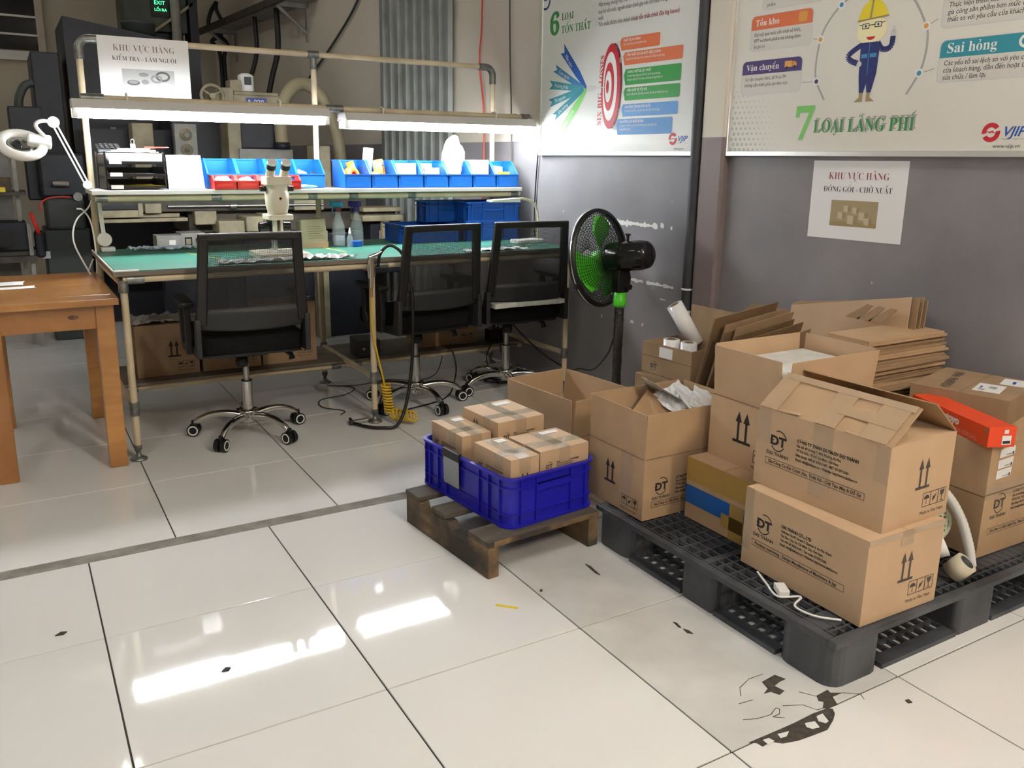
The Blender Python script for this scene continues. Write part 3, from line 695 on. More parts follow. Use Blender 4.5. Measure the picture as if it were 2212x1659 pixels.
draw(t, F, [[U(.518, 1.586), U(.503, 1.586), U(.503, 1.553), U(.540, 1.553), U(.518, 1.568)], [U(.488, 1.586), U(.473, 1.586), U(.473, 1.568), U(.452, 1.553), U(.488, 1.553)]], P_['brown'], .0013, 'worker')
text('7', .185, F, *U(.806, 1.412), P_['lgrey'], t, serif=True, squash=.95, lift=.0004, bold=.006)
text('7', .18, F, *U(.806, 1.416), P_['grn2'], t, serif=True, squash=.95, bold=.004)
text('LOẠI LÃNG PHÍ', .072, F, *U(.706, 1.447), P_['grey'], t, serif=True, bold=.0012, squash=.80, lift=.0004)
text('LOẠI LÃNG PHÍ', .072, F, *U(.713, 1.440), P_['mgreen'], t, serif=True, squash=.80, lift=.0007)
swirl(t, F, U(-.004, 1.427), .031, .0005)
text('VJIP', .045, F, *U(-.041, 1.414), P_['deepb'], t, bold=.0009, shear=.3)
text('Vietnam - Improvement for TPM', .009, F, *U(-.04, 1.402), P_['grey'], t)
text('www.vjip.vn', .0185, F, *U(-.015, 1.375), P_['black'], t, shear=.15)
dots = []
for r in range(13):
    for c in range(11):
        rr = .0105 * (1 - c / 11) * (1 - r / 17)
        if rr > .0016: dots.append(ell((.03 + c * .025 + (r % 2) * .0125, .028 + r * .023), rr, rr, 10))
draw(t, F, dots, P_['dots'], .0003, 'dots')

# --- paper sign on the right wall
def sheet_sign(name, label, loc, rz, w, h, l1, l2, s1, s2, c1, pic):
    t = thing(name, label, 'sign', loc, rz, 'printed area signs')
    MB().box((0, -.0015, 0), (w, -.0003, h)).build('sheet', MATS['paper'], t)
    F = (Vector((0, -.0016, 0)), Vector((1, 0, 0)), Vector((0, 0, 1)), Vector((0, -1, 0)))
    text(l1, s1, F, w * .5, h * .765, c1, t, align='CENTER', squash=.86, lift=.0004, serif=True, bold=-s1 * .014)
    text(l2, s2, F, w * .5, h * .605, P_['black'], t, align='CENTER', squash=.84, lift=.0004, serif=True, bold=-s2 * .012)
    pic(t, F, w, h)
    return t, F
def pic_boxes(t, F, w, h):
    x0, y0, x1, y1 = w * .24, h * .17, w * .74, h * .50
    draw(t, F, [[(x0, y0), (x1, y0), (x1, y1), (x0, y1)]], pr('photo_tan', (.34, .27, .15)), .0003, 'photo')
    draw(t, F, [[(x0, y0), (x1, y0), (x1, y0 + .018), (x0, y0 + .018)]], P_['brown'], .0004, 'photo')
    k = 0
    for bx, by, s in ((.08, .012, .045), (.13, .03, .04), (.035, .03, .035), (.10, .055, .03), (.06, .06, .032), (.155, .012, .035)):
        m = (pr('photo_box', (.50, .42, .27)), pr('photo_box2', (.28, .21, .11)))
        draw(t, F, [[(x0 + bx, y0 + by), (x0 + bx + s * .6, y0 + by - .004), (x0 + bx + s * .6, y0 + by + s * .7), (x0 + bx, y0 + by + s * .75)]], m[0], .0005 + .0002 * k, 'photo')
        draw(t, F, [[(x0 + bx + s * .6, y0 + by - .004), (x0 + bx + s, y0 + by + .004), (x0 + bx + s, y0 + by + s * .75), (x0 + bx + s * .6, y0 + by + s * .7)]], m[1], .0005 + .0002 * k, 'photo'); k += 1
def pic_parts(t, F, w, h):
    x0, y0, x1, y1 = w * .24, h * .10, w * .82, h * .47
    g1, g2, g3 = pr('photo_grey1', (.42, .43, .44)), pr('photo_grey2', (.10, .105, .11)), pr('photo_grey3', (.24, .245, .25))
    draw(t, F, [[(x0, y0), (x1, y0), (x1, y1), (x0, y1)]], g1, .0003, 'photo')
    draw(t, F, [ell((x0 + .05, y0 + .04), .03, .013, 20)], g2, .0005, 'photo'); draw(t, F, [ell((x0 + .05, y0 + .043), .022, .008, 20)], g3, .0006, 'photo')
    draw(t, F, ring2((x0 + .19, y0 + .075), .035, .025, .010, 20), g2, .0005, 'photo'); draw(t, F, ring2((x0 + .16, y0 + .062), .028, .02, .009, 20), g3, .0006, 'photo')
    for e_ in (ell((x0 + .105, y0 + .045), .018, .012, 14), ell((x0 + .10, y0 + .08), .024, .010, 14)): draw(t, F, [e_], g3, .0006, 'photo')
    for e_ in (ell((x0 + .2, y0 + .03), .03, .014, 14), ell((x0 + .09, y0 + .012), .012, .008, 12)): draw(t, F, [e_], pr('photo_grey4', (.6, .6, .6)), .0006, 'photo')
sheet_sign('paper_sign', 'white paper sign with photo of cartons, on grey wall under the board', on_wall(.707, 1.013), WRZ, .419, .315, 'KHU VỰC HÀNG', 'ĐÓNG GÓI - CHỜ XUẤT', .040, .032, P_['maroon'], pic_boxes)
sheet_sign('paper_sign', 'white paper sign with grey photo of rings, on the workbench frame', (-.243, 2.958, 1.603), -rad(.3), .425, .283, 'KHU VỰC HÀNG', 'KIỂM TRA – LÀM NGUỘI', .043, .030, pr('faded_red', (.20, .13, .14)), pic_parts)

# --- corrugated steel sheet standing against the wall behind the workbench
t = thing('corrugated_sheet', 'tall grey corrugated steel sheet upright against wall behind workbench', 'metal sheet', on_wall(4.66, 0, .03), WRZ)
b = MB(); n = 9; w = 1.08 / n; top = 3.2; prof = []
for i in range(n):
    x = i * w; prof += [(x, 0), (x + w * .62, 0), (x + w * .70, -.030), (x + w * .92, -.030)]
prof.append((1.08, 0))
v = [(x, y, z) for z in (0, top) for x, y in prof] + [(x, y + .0015, z) for z in (0, top) for x, y in prof]
k = len(prof); b.add(v, [(i, i + 1, k + i + 1, k + i) for i in range(k - 1)] + [(2 * k + i, 3 * k + i, 3 * k + i + 1, 2 * k + i + 1) for i in range(k - 1)])
b.build('ribbed_panel', MATS['steel_corrugated'], t)

# --- cables on the wall
def cable(name, label, pts, r, m, n=6, cat='cable'):
    q = smooth_path(pts, n); o = Vector(q[-1]); b = MB().tube([Vector(p) - o for p in q], r, 8)
    ob = b.build(name, m); ob.location = o
    return tag(ob, label, cat)
red = mat('air_hose_red', (.55, .06, .04), rough=.4)
cable('air_hose', 'thin red air hose hanging behind the workbench frame', [on_wall(3.22, 3.9, .03), on_wall(3.215, 2.298, .03), on_wall(3.245, 1.939, .03), on_wall(3.19, 1.62, .03), on_wall(3.19, 1.2, .03), on_wall(3.22, .9, .03)], .006, red, cat='hose')
cable('power_cable', 'thin dark cable hanging straight down the wall, left of red target board', [on_wall(2.935, 3.9, .02), on_wall(2.928, 2.258, .02), on_wall(2.896, 1.611, .02), on_wall(2.88, 1.2, .02), on_wall(2.87, .86, .02)], .0045, mat('cable_brown', (.05, .04, .03), rough=.5))
cable('power_cable', 'thin black cable on wall right of the shelf, below board corner', [on_wall(2.62, 1.36, .012), on_wall(2.636, 1.2, .012), on_wall(2.645, 1.0, .012), on_wall(2.639, .86, .012)], .004, MATS['black_plastic'])

# ------------------------------------------------------------------ workbench (ivory pipe frame)
PR = .0155
FX = [(-.315, 2.088), (.818, 2.114), (2.005, 2.142)]     # front legs
RX = [(-.325, 2.98), (.845, 2.98), (1.985, 2.98)]        # rear posts
wbn = thing('workbench', 'long ivory pipe-frame workbench with green mat, upper shelf and lamp rail', 'workbench', (.84, 2.55, 0))
def wpart(b, name, m, parent=None, **k): return b.world(wbn, wbn.location).build(name, MATS[m], parent or wbn, **k)
def joint(p, d, l=.05, r=.0205):
    p = Vector(p); d = Vector(d).normalized()
    wpart(MB().cyl(p - d * l / 2, p + d * l / 2, r, n=14), 'joint', 'joint_grey')
def foot(x, y):
    b = MB().lathe([(0, .0), (.036, 0), (.036, .006), (.02, .014), (.011, .022), (.011, .045), (.017, .047), (.017, .07)], (x, y, 0), 18)
    wpart(b, 'foot', 'joint_grey')
for x, y in FX:
    wpart(MB().cyl((x, y, .06), (x, y, .80), PR), 'leg', 'pipe_ivory'); foot(x, y)
    joint((x, y, .235), (0, 0, 1), .06); joint((x, y, .775), (0, 0, 1), .05)
for x, y in RX:
    wpart(MB().cyl((x, y, .06), (x, y, 1.83), PR), 'leg', 'pipe_ivory'); foot(x, y)
    joint((x, y, .22), (0, 0, 1), .06); joint((x, y, 1.12), (0, 0, 1), .05)
for (a, b_) in ((0, 1), (1, 2)):                         # front rail under the desk, long lower rails
    p, q = FX[a], FX[b_]
    wpart(MB().cyl((p[0], p[1] + .005, .803), (q[0], q[1] + .005, .803), PR), 'rail', 'pipe_ivory')
    joint((p[0] + .05, p[1] + .005, .803), (1, 0, 0), .07)
    wpart(MB().cyl((RX[a][0], 2.98, .79), (RX[b_][0], 2.98, .79), PR), 'rail', 'pipe_ivory')
    for yy in (2.60, 2.98): wpart(MB().cyl((RX[a][0], yy, .195), (RX[b_][0], yy, .195), PR), 'rail', 'pipe_ivory')
    joint((RX[b_][0] - .06, 2.60, .195), (1, 0, 0), .055, .019); joint((RX[a][0] + .06, 2.60, .195), (1, 0, 0), .055, .019)
for (x, y), (x2, y2) in zip(FX, RX):                     # side rails, low and under the desk
    wpart(MB().cyl((x, y, .235), (x2, y2, .225), PR), 'rail', 'pipe_ivory')
    wpart(MB().cyl((x, y, .785), (x2, y2, .785), PR), 'rail', 'pipe_ivory')
    wpart(MB().cyl((x2, 2.70, 1.115), (x2, 2.98, 1.115), PR), 'rail', 'pipe_ivory')
    wpart(MB().cyl((x2, 2.70, 1.57), (x2, 2.98, 1.57), PR), 'lamp_arm', 'pipe_ivory'); joint((x2, 2.975, 1.57), (0, 0, 1), .045)
wpart(MB().cyl((-.34, 2.70, 1.115), (2.02, 2.70, 1.115), PR), 'rail', 'pipe_ivory')
wpart(MB().cyl((-.34, 2.98, 1.115), (2.02, 2.98, 1.115), PR), 'rail', 'pipe_ivory')
for x in (-.31, .22, .72, .95, 1.3, 1.98): joint((x, 2.70, 1.115), (1, 0, 0), .05, .018)
wpart(MB().cyl((-.35, 2.70, 1.575), (.80, 2.70, 1.572), PR), 'lamp_rail', 'pipe_ivory'); wpart(MB().cyl((.80, 2.70, 1.568), (2.05, 2.70, 1.564), PR * 1.05), 'lamp_rail', 'pipe_ivory')
joint((-.31, 2.70, 1.575), (1, 0, 0), .10); joint((.86, 2.70, 1.57), (1, 0, 0), .09); joint((2.05, 2.70, 1.564), (1, 0, 0), .06)
# top hoop: rail with elbows
wpart(MB().cyl((-.27, 2.98, 1.868), (1.93, 2.98, 1.868), PR), 'top_rail', 'pipe_ivory')
for x, s in ((-.325, 1), (1.985, -1)):
    pts = [(x, 2.98, 1.77)] + [(x + s * (.05 - .05 * math.cos(a)), 2.98, 1.818 + .05 * math.sin(a)) for a in [i * PI / 2 / 6 for i in range(7)]] + [(x + s * .10, 2.98, 1.868)]
    wpart(MB().tube(pts, .021, 14), 'elbow', 'joint_grey')
joint((.845, 2.98, 1.868), (1, 0, 0), .06); joint((.845, 2.98, 1.82), (0, 0, 1), .06, .019)
# table top with mat
top = [(-.352, 2.070), (.818, 2.098), (2.045, 2.126), (2.045, 3.045), (-.352, 3.03)]
mat('edge_brown', (.17, .14, .11), rough=.5)
tt = wpart(MB().prism(top, .820, .838), 'tabletop', 'edge_brown')
wpart(MB().prism([(x + (.012 if x < 0 else -.004 if x > 2 else 0), y + (.006 if y < 2.5 else -.01)) for x, y in top], .838, .8415), 'green_mat', 'mat_green', tt)
mm = MB(); mm.tube([(-.350, 3.02, .843), (-.350, 2.078, .843), (-.345, 2.072, .843), (-.25, 2.074, .843)], .004, 6); wpart(mm, 'edge_strip', 'white_plastic', tt)
for (x0, y0), (x1, y1) in (((.06, 2.72), (.165, 2.30)), ((.76, 2.70), (.80, 2.42)), ((1.35, 2.78), (1.42, 2.5))):
    dx, dy = x1 - x0, y1 - y0; L = math.hypot(dx, dy); nx, ny = -dy / L * .004, dx / L * .004
    wpart(MB().prism([(x0 - nx, y0 - ny), (x1 - nx, y1 - ny), (x1 + nx, y1 + ny), (x0 + nx, y0 + ny)], .8415, .8421), 'yellow_line', 'tape_yellow', tt)
# upper shelf, lower shelf
mat('shelf_white', (.66, .65, .62), rough=.35)
mat('board_grimy', (.17, .145, .11), rough=.6, noise=(8, .4))
wpart(MB().box((-.355, 2.665, 1.133), (2.02, 3.005, 1.155)), 'upper_shelf', 'shelf_white', bevel=.003)
wpart(MB().box((-.31, 2.565, .213), (1.99, 2.985, .226)), 'lower_shelf', 'board_grimy')
SZ = 1.1565; DZ = .842; LZ = .2265

# ------------------------------------------------------------------ tube lamps on the rail
tubem = bpy.data.materials.new('tube_glow'); tubem.use_nodes = True; e = tubem.node_tree.nodes['Principled BSDF']
e.inputs['Emission Color'].default_value = (.93, .97, 1.0, 1); e.inputs['Emission Strength'].default_value = TUBE_STRENGTH; MATS['tube_glow'] = tubem
mat('reflector', (.55, .55, .53), rough=.4)
def lamp(x0, x1, z, label):
    t = thing('tube_lamp', label, 'lamp', ((x0 + x1) / 2, 2.66, z), 0, 'tube lamps over the workbench'); L = (x1 - x0) / 2
    MB().slab([(-L, -.075, .004), (-L, .075, .004), (-L, .045, .046), (-L, -.045, .046)], (2 * L, 0, 0)).build('housing', MATS['reflector'], t)
    for s in (-1, 1):
        for e_ in (-1, 1): MB().box((e_ * (L - .012) - .012, s * .036 - .017, -.036), (e_ * (L - .012) + .012, s * .036 + .017, .012)).build('socket', MATS['white_plastic'], t, bevel=.003)
        MB().cyl((-L + .024, s * .036, -.020), (L - .024, s * .036, -.020), .0165, n=12).build('tube', MATS['tube_glow'], t)
    for xx in (-L * .6, L * .6):
        MB().tube([(xx, .0, .044), (xx, -.005, .075), (xx, .02, .082), (xx, .05, .080), (xx, .060, .066), (xx, .05, .045)], .0035, 6).build('hanger', MATS['white_plastic'], t)
lamp(-.405, .800, 1.520, 'lit twin-tube lamp hanging over the left half of workbench')
lamp(.885, 2.065, 1.505, 'lit twin-tube lamp hanging over the right half of workbench')

# ------------------------------------------------------------------ stacking bins
def bin_proto(name, m, w, d, h, lip):
    t = thing(name, 'x', 'bin'); s = .0025
    b = MB()
    b.box((-w / 2, -d / 2, 0), (w / 2, d / 2, s)); b.box((-w / 2, d / 2 - s, 0), (w / 2, d / 2, h))
    for sx in (-1, 1):
        x0, x1 = sorted((sx * w / 2, sx * (w / 2 - s)))
        side = [(-d / 2, 0), (d / 2, 0), (d / 2, h), (-d / 2 + d * .42, h), (-d / 2 + .004, lip)]
        b.slab([(x0, y, z) for y, z in side], (x1 - x0, 0, 0))
    b.box((-w / 2, -d / 2, 0), (w / 2, -d / 2 + s, lip))
    b.build('body', MATS[m], t)
    r = MB()
    r.box((-w / 2 - .003, d / 2 - .006, h - .006), (w / 2 + .003, d / 2 + .002, h + .002)); r.box((-w / 2 - .003, -d / 2 - .004, lip - .004), (w / 2 + .003, -d / 2 + .004, lip + .003))
    for sx in (-1, 1):
        x = sx * (w / 2 - .001)
        for (ya, za), (yb, zb) in (((d / 2, h), (-d / 2 + d * .42, h)), ((-d / 2 + d * .42, h), (-d / 2 + .004, lip))):
            r.hexa([(x - .004, ya, za - .004), (x + .004, ya, za - .004), (x + .004, yb, zb - .004), (x - .004, yb, zb - .004), (x - .004, ya, za + .003), (x + .004, ya, za + .003), (x + .004, yb, zb + .003), (x - .004, yb, zb + .003)])
    r.build('rim', MATS[m], t)
    f = MB().box((-w / 2 + .012, -d / 2 - .005, .012), (w / 2 - .012, -d / 2 - .0005, lip - .01)); f.build('label_holder', MATS[m], t)
    return t
bb = bin_proto('storage_bin', 'bin_blue', .150, .205, .148, .072); bb['group'] = 'blue bins on the upper shelf'
rb = bin_proto('storage_bin', 'bin_red', .108, .105, .066, .040); rb['group'] = 'red bins on the upper shelf'
xs = [.982 + .159 * i for i in range(7)]
names = ['blue bin holding orange tape rolls, leftmost of the right-hand row', 'blue bin with orange roll and upright white block, second of the right-hand row', 'blue bin with white papers, third of the right-hand row', 'blue bin with buff cards, middle of the right-hand row',
         'blue bin with tall clear plastic bag', 'blue bin holding a small upright carton', 'blue bin with yellow card, rightmost beside the wall']
first = True
for x, l in zip(xs, names):
    o = bb if first else dup(bb); first = False
    o.location = (x, 2.800, SZ); o['label'] = l
for x, l in zip((.275, .432, .589, .742), ('blue bin with black bag inside, beside the white calendar', 'empty blue bin behind the red bins, second from left', 'blue bin behind the microscope eyepieces', 'blue bin with buff and grey cards, beside the middle post')):
    o = dup(bb); o.location = (x, 2.870, SZ); o['label'] = l
first = True
for x, l in zip((.262, .376, .492, .596), ('red bin with white slips, nearest the calendar', 'red bin with white slips, second from the calendar', 'red bin with white slips, third from the calendar', 'red bin partly behind the microscope, rightmost')):
    o = rb if first else dup(rb); first = False
    o.location = (x, 2.713, SZ); o['label'] = l
def lump(name, label, cat, m, c, size, seed, rough=.25, n=3):
    """crumpled or soft object: displaced ico sphere"""
    bm = bmesh.new(); bmesh.ops.create_icosphere(bm, subdivisions=n, radius=1); r = random.Random(seed)
    ph = [(r.uniform(2, 5), r.uniform(0, 6), r.uniform(2, 5), r.uniform(0, 6)) for _ in range(4)]
    for v in bm.verts:
        d = sum(math.sin(v.co.x * a + b_) * math.cos(v.co.y * c_ + v.co.z * a + d_) for a, b_, c_, d_ in ph) / 4
        v.co *= 1 + rough * d * 1.6
        v.co.x *= size[0] / 2; v.co.y *= size[1] / 2; v.co.z *= size[2] / 2
    zmin = min(v.co.z for v in bm.verts)
    for v in bm.verts: v.co.z -= zmin
    me = bpy.data.meshes.new(name); bm.to_mesh(me); bm.free(); me.materials.append(MATS[m])
    o = bpy.data.objects.new(name, me); COL.objects.link(o); o.location = c
    return tag(o, label, cat)
BZ = SZ + .003
def roll(name, label, c, ax, r0, r1, w, m, m2, cat='tape roll', group=None):
    t = thing(name, label, cat, c, 0, group)
    q = Vector((0, 0, 1)).rotation_difference(Vector(ax).normalized()).to_matrix().to_4x4()
    MB().lathe([(r0, -w / 2), (r1, -w / 2), (r1, w / 2), (r0, w / 2), (r0, -w / 2)], m=q, n=28).build('tape', MATS[m], t)
    MB().lathe([(r0 - .003, -w / 2 - .001), (r0 + .001, -w / 2 - .001), (r0 + .001, w / 2 + .001), (r0 - .003, w / 2 + .001), (r0 - .003, -w / 2 - .001)], m=q, n=28).build('core', MATS[m2], t)
    return t
mat('orange_plastic', (.75, .20, .03), rough=.3)
roll('tape_roll', 'orange tape roll lying in the leftmost right-hand bin', (.970, 2.775, BZ + .055), (.5, -.8, .3), .026, .054, .05, 'orange_plastic', 'orange_red')
roll('tape_roll', 'orange tape roll tucked behind another in the leftmost right-hand bin', (1.002, 2.84, BZ + .085), (.9, -.3, .3), .026, .055, .045, 'orange_plastic', 'orange_red')
roll('tape_roll', 'large orange-rimmed roll standing in the second bin', (1.160, 2.815, BZ + .078), (.8, -.5, .15), .030, .075, .045, 'tape_amber', 'orange_plastic')
roll('tape_roll', 'small orange roll at the front of the second bin', (1.118, 2.755, BZ + .045), (.6, -.8, 0), .02, .042, .04, 'orange_plastic', 'white_matte')
def tilted(name, label, cat, m, c, d, eul, bevel=.002, group=None):
    o = MB().cbox((0, 0, d[2] / 2), d).build(name, MATS[m], bevel=bevel); o.location = c; o.rotation_euler = eul
    return tag(o, label, cat, group)
tilted('white_block', 'upright white block standing between the orange rolls', 'block', 'white_matte', (1.073, 2.83, BZ), (.05, .03, .215), (0, .12, 0))
tilted('paper_stack', 'thick stack of white papers standing in the third bin', 'paper', 'paper', (1.30, 2.80, BZ), (.125, .09, .128), (-.1, 0, 0))
tilted('card_stack', 'buff cards standing in the middle bin of the right-hand row', 'cards', 'card_warm', (1.462, 2.775, BZ), (.10, .05, .105), (-.15, 0, .1))
tilted('card_stack', 'white slips behind the buff cards in the middle bin', 'cards', 'paper', (1.45, 2.845, BZ), (.11, .03, .13), (-.2, 0, 0))
lump('plastic_bag', 'tall clear plastic bag of white foam standing up from a blue bin', 'bag', 'clear_film', (1.618, 2.81, BZ), (.13, .12, .25), 5, .3)
lump('foam_pack', 'white foam pieces inside the tall clear bag', 'foam', 'white_matte', (1.618, 2.81, BZ), (.10, .10, .16), 8, .25)
t = thing('small_carton', 'small upright open carton standing in a blue bin', 'carton', (1.777, 2.80, BZ), rad(-8))
b = MB(); w, d, h, s = .105, .13, .155, .003
for a, c_ in (((-w / 2, -d / 2, 0), (w / 2, -d / 2 + s, h)), ((-w / 2, d / 2 - s, 0), (w / 2, d / 2, h)), ((-w / 2, -d / 2 + s, 0), (-w / 2 + s, d / 2 - s, h)), ((w / 2 - s, -d / 2 + s, 0), (w / 2, d / 2 - s, h)), ((-w / 2, -d / 2, 0), (w / 2, d / 2, s))): b.box(a, c_)
b.build('body', MATS['card_warm'], t)
tilted('card_stack', 'yellow card block in the rightmost blue bin', 'cards', 'tape_yellow', (1.936, 2.765, BZ), (.10, .03, .085), (-.1, 0, 0))
tilted('paper_stack', 'white slips behind the yellow card in the rightmost bin', 'paper', 'paper', (1.925, 2.835, BZ), (.10, .03, .12), (-.25, .1, 0))
lump('black_bag', 'crumpled black bag in the blue bin beside the calendar', 'bag', 'black_gloss', (.275, 2.86, BZ), (.12, .12, .055), 11, .4)
tilted('card_stack', 'buff card leaning in the bin beside the middle post', 'cards', 'card_warm', (.725, 2.86, BZ), (.06, .012, .10), (-.5, .3, .3))
tilted('card_stack', 'dark grey card leaning in the bin beside the middle post', 'cards', 'grey_dark', (.775, 2.86, BZ), (.07, .012, .085), (-.5, .5, -.2))
for x, l in zip((.262, .376, .492), ('white paper slips in the red bin nearest the calendar', 'white paper slips in the second red bin', 'white paper slips in the third red bin')):
    lump('paper_slips', l, 'paper', 'paper', (x, 2.715, BZ), (.085, .07, .052), int(x * 1000), .3)
lump('blue_cloth', 'small pale blue cloth on the shelf edge by the red bins', 'cloth', 'blue_cloth' if 'blue_cloth' in MATS else 'tape_blue', (.70, 2.72, SZ), (.10, .06, .018), 3, .3)
mat('blue_cloth', (.20, .50, .60), rough=.8); bpy.data.objects['blue_cloth'].data.materials[0] = MATS['blue_cloth']

# --- document trays and calendar
t = thing('document_tray', 'three-tier black document tray loaded with papers, left end of shelf', 'tray', (-.155, 2.83, SZ), rad(4))
for k in range(3):
    z = .004 + k * .058; w, d = .265, .30; b = MB()
    b.box((-w / 2, -d / 2, z), (w / 2, d / 2, z + .003)); b.box((-w / 2, d / 2 - .003, z), (w / 2, d / 2, z + .04))
    for sx in (-1, 1):
        x0, x1 = sorted((sx * w / 2, sx * (w / 2 - .003))); b.slab([(x0, -d / 2, z), (x0, d / 2, z), (x0, d / 2, z + .045), (x0, -d / 2 + .06, z + .045), (x0, -d / 2, z + .02)], (x1 - x0, 0, 0))
    b.box((-w / 2, -d / 2, z), (w / 2, -d / 2 + .004, z + .014))
    tr = b.build('tier', MATS['black_plastic'], t)
    MB().box((-w / 2 + .01, -d / 2 - .002, z + .001), (-w / 2 + .065, -d / 2 - .0003, z + .019)).build('name_tag', MATS['paper'], tr)
    MB().box((-w / 2 + .012, -d / 2 + .012, z + .004), (w / 2 - .012, d / 2 - .012, z + (.014, .012, .052)[k])).build('paper_pile', MATS[('tape_yellow', 'black_plastic', 'paper')[k]] if k != 1 else MATS['paper'], tr)
    for sx in (-1, 1):
        for sy in (-1, 1):
            MB().box((sx * (w / 2 + .001) - .004, sy * .11 - .01, z), (sx * (w / 2 + .001) + .004, sy * .11 + .01, z + .058)).build('post', MATS['black_plastic'], tr)
for k in range(5):
    o = MB().box((-.09 + .008 * k, -.13 + .006 * k, 0), (.10 - .012 * k, .12, .0035)).build('loose_sheet', MATS['paper']); o.location = (-.15 + .004 * k, 2.83, SZ + .176 + .0037 * k); o.rotation_euler = (0, 0, rad((6, -8, 10, -3, 5)[k]))
    tag(o, 'loose white sheet on the document tray pile, %s' % ('lowest one', 'second from below', 'middle one', 'second from the top', 'topmost one')[k], 'paper', 'loose sheets on the document tray')
t = thing('binder_clip', 'small black binder clip on papers atop the document tray', 'clip', (-.13, 2.88, SZ + .1965))
MB().slab([(-.012, -.008, 0), (-.012, .008, 0), (-.012, 0, .022)], (.024, 0, 0)).build('clip_body', MATS['black_gloss'], t)
MB().tube([(-.006, 0, .02), (-.008, 0, .038), (0, 0, .045), (.008, 0, .038), (.006, 0, .02)], .0012, 6).build('clip_lever', MATS['steel'], t)
t = thing('calculator', 'dark desk calculator resting on the back of the document tray', 'calculator', (-.235, 2.955, SZ + .1745), rad(4))
b = MB().hexa([(-.055, -.05, 0), (.055, -.05, 0), (.055, .05, .03), (-.055, .05, .03), (-.055, -.05, .012), (.055, -.05, .012), (.055, .05, .042), (-.055, .05, .042)]); b.build('body', MATS['grey_dark'], t)
for i in range(4):
    for j in range(3): MB().cbox((-.035 + i * .023, -.035 + j * .026, .018 + (j * .026 + .015) * .3 + .003), (.015, .016, .006)).build('key', MATS['black_plastic'], t)
t = thing('pen', 'red pen lying on papers of the document tray', 'pen', (-.035, 2.80, SZ + .1965), rad(-40))
MB().cyl((-.06, 0, .004), (.06, 0, .004), .0035).build('barrel', MATS['bin_red'], t); MB().cyl((.06, 0, .004), (.072, 0, .004), .0035, .001).build('tip', MATS['steel'], t)
t = thing('desk_calendar', 'blank white tent-fold desk calendar on the upper shelf', 'calendar', (.085, 2.745, SZ), rad(-4))
MB().slab([(-.085, -.05, 0), (.085, -.05, 0), (.078, -.005, .165), (-.085, -.005, .165)], (0, .0025, .0005)).build('front_sheet', MATS['paper'], t)
MB().slab([(-.085, .06, 0), (.085, .06, 0), (.078, -.002, .165), (-.085, -.002, .165)], (0, .002, .0005)).build('back_sheet', MATS['grey_dark'], t)
MB().box((-.085, -.05, 0), (.085, .06, .002)).build('base_card', MATS['grey_dark'], t)

# --- stereo microscope
mat('scope_ivory', (.60, .56, .44), rough=.35)
t = thing('microscope', 'ivory stereo microscope with black knobs standing on green mat', 'microscope', (.430, 2.35, DZ)); t.scale = (1, 1, .93)
MB().prism(rrect(-.12, -.13, .12, .13, .02), 0, .028).build('base', MATS['scope_ivory'], t, bevel=.004)
MB().cyl((0, -.03, .028), (0, -.03, .031), .045, n=28).build('stage_plate', MATS['white_plastic'], t)
MB().cyl((0, .085, .028), (0, .085, .20), .018).build('pillar', MATS['chrome'], t)
MB().box((-.028, .03, .105), (.028, .11, .195)).build('focus_block', MATS['black_plastic'], t, bevel=.006)
for s in (-1, 1): MB().cyl((s * .03, .06, .15), (s * .075, .06, .15), .030, .027, n=20).build('focus_knob', MATS['black_gloss'], t, bevel=.003)
for s in (-1, 1): MB().box((s * .014 - .006, -.02, .10), (s * .014 + .006, .035, .20)).build('arm_plate', MATS['scope_ivory'], t)
MB().prism(rrect(-.062, -.075, .062, .06, .02), .195, .222).build('head_ring', MATS['scope_ivory'], t, bevel=.005)
MB().lathe([(0, .222), (.045, .222), (.05, .245), (.056, .27), (.057, .33), (.052, .335), (.052, .365), (.06, .37), (.06, .405), (0, .405)], (0, -.01, 0), 28).build('zoom_body', MATS['scope_ivory'], t)
MB().cyl((.0, -.068, .305), (.0, -.074, .305), .006).build('lock_screw', MATS['black_plastic'], t)
for s in (-1, 1): MB().cyl((s * .055, -.01, .352), (s * .08, -.01, .352), .014, n=16).build('zoom_knob', MATS['black_gloss'], t, bevel=.002)
MB().prism(rrect(-.06, -.07, .06, .05, .012), .372, .415).build('prism_housing', MATS['scope_ivory'], t, bevel=.004)
for s in (-1, 1):
    a, c_ = Vector((s * .034, -.02, .41)), Vector((s * .034, -.078, .49)); d = (c_ - a).normalized()
    ep = MB().cyl(a, a + d * .055, .0215, .020, n=20).build('eyepiece_tube', MATS['scope_ivory'], t)
    MB().cyl(a + d * .055, a + d * .085, .0225, n=20).build('eyecup', MATS['black_plastic'], ep); MB().cyl(a + d * .085, a + d * .10, .0235, .022, n=20).build('eye_ring', MATS['white_plastic'], ep)

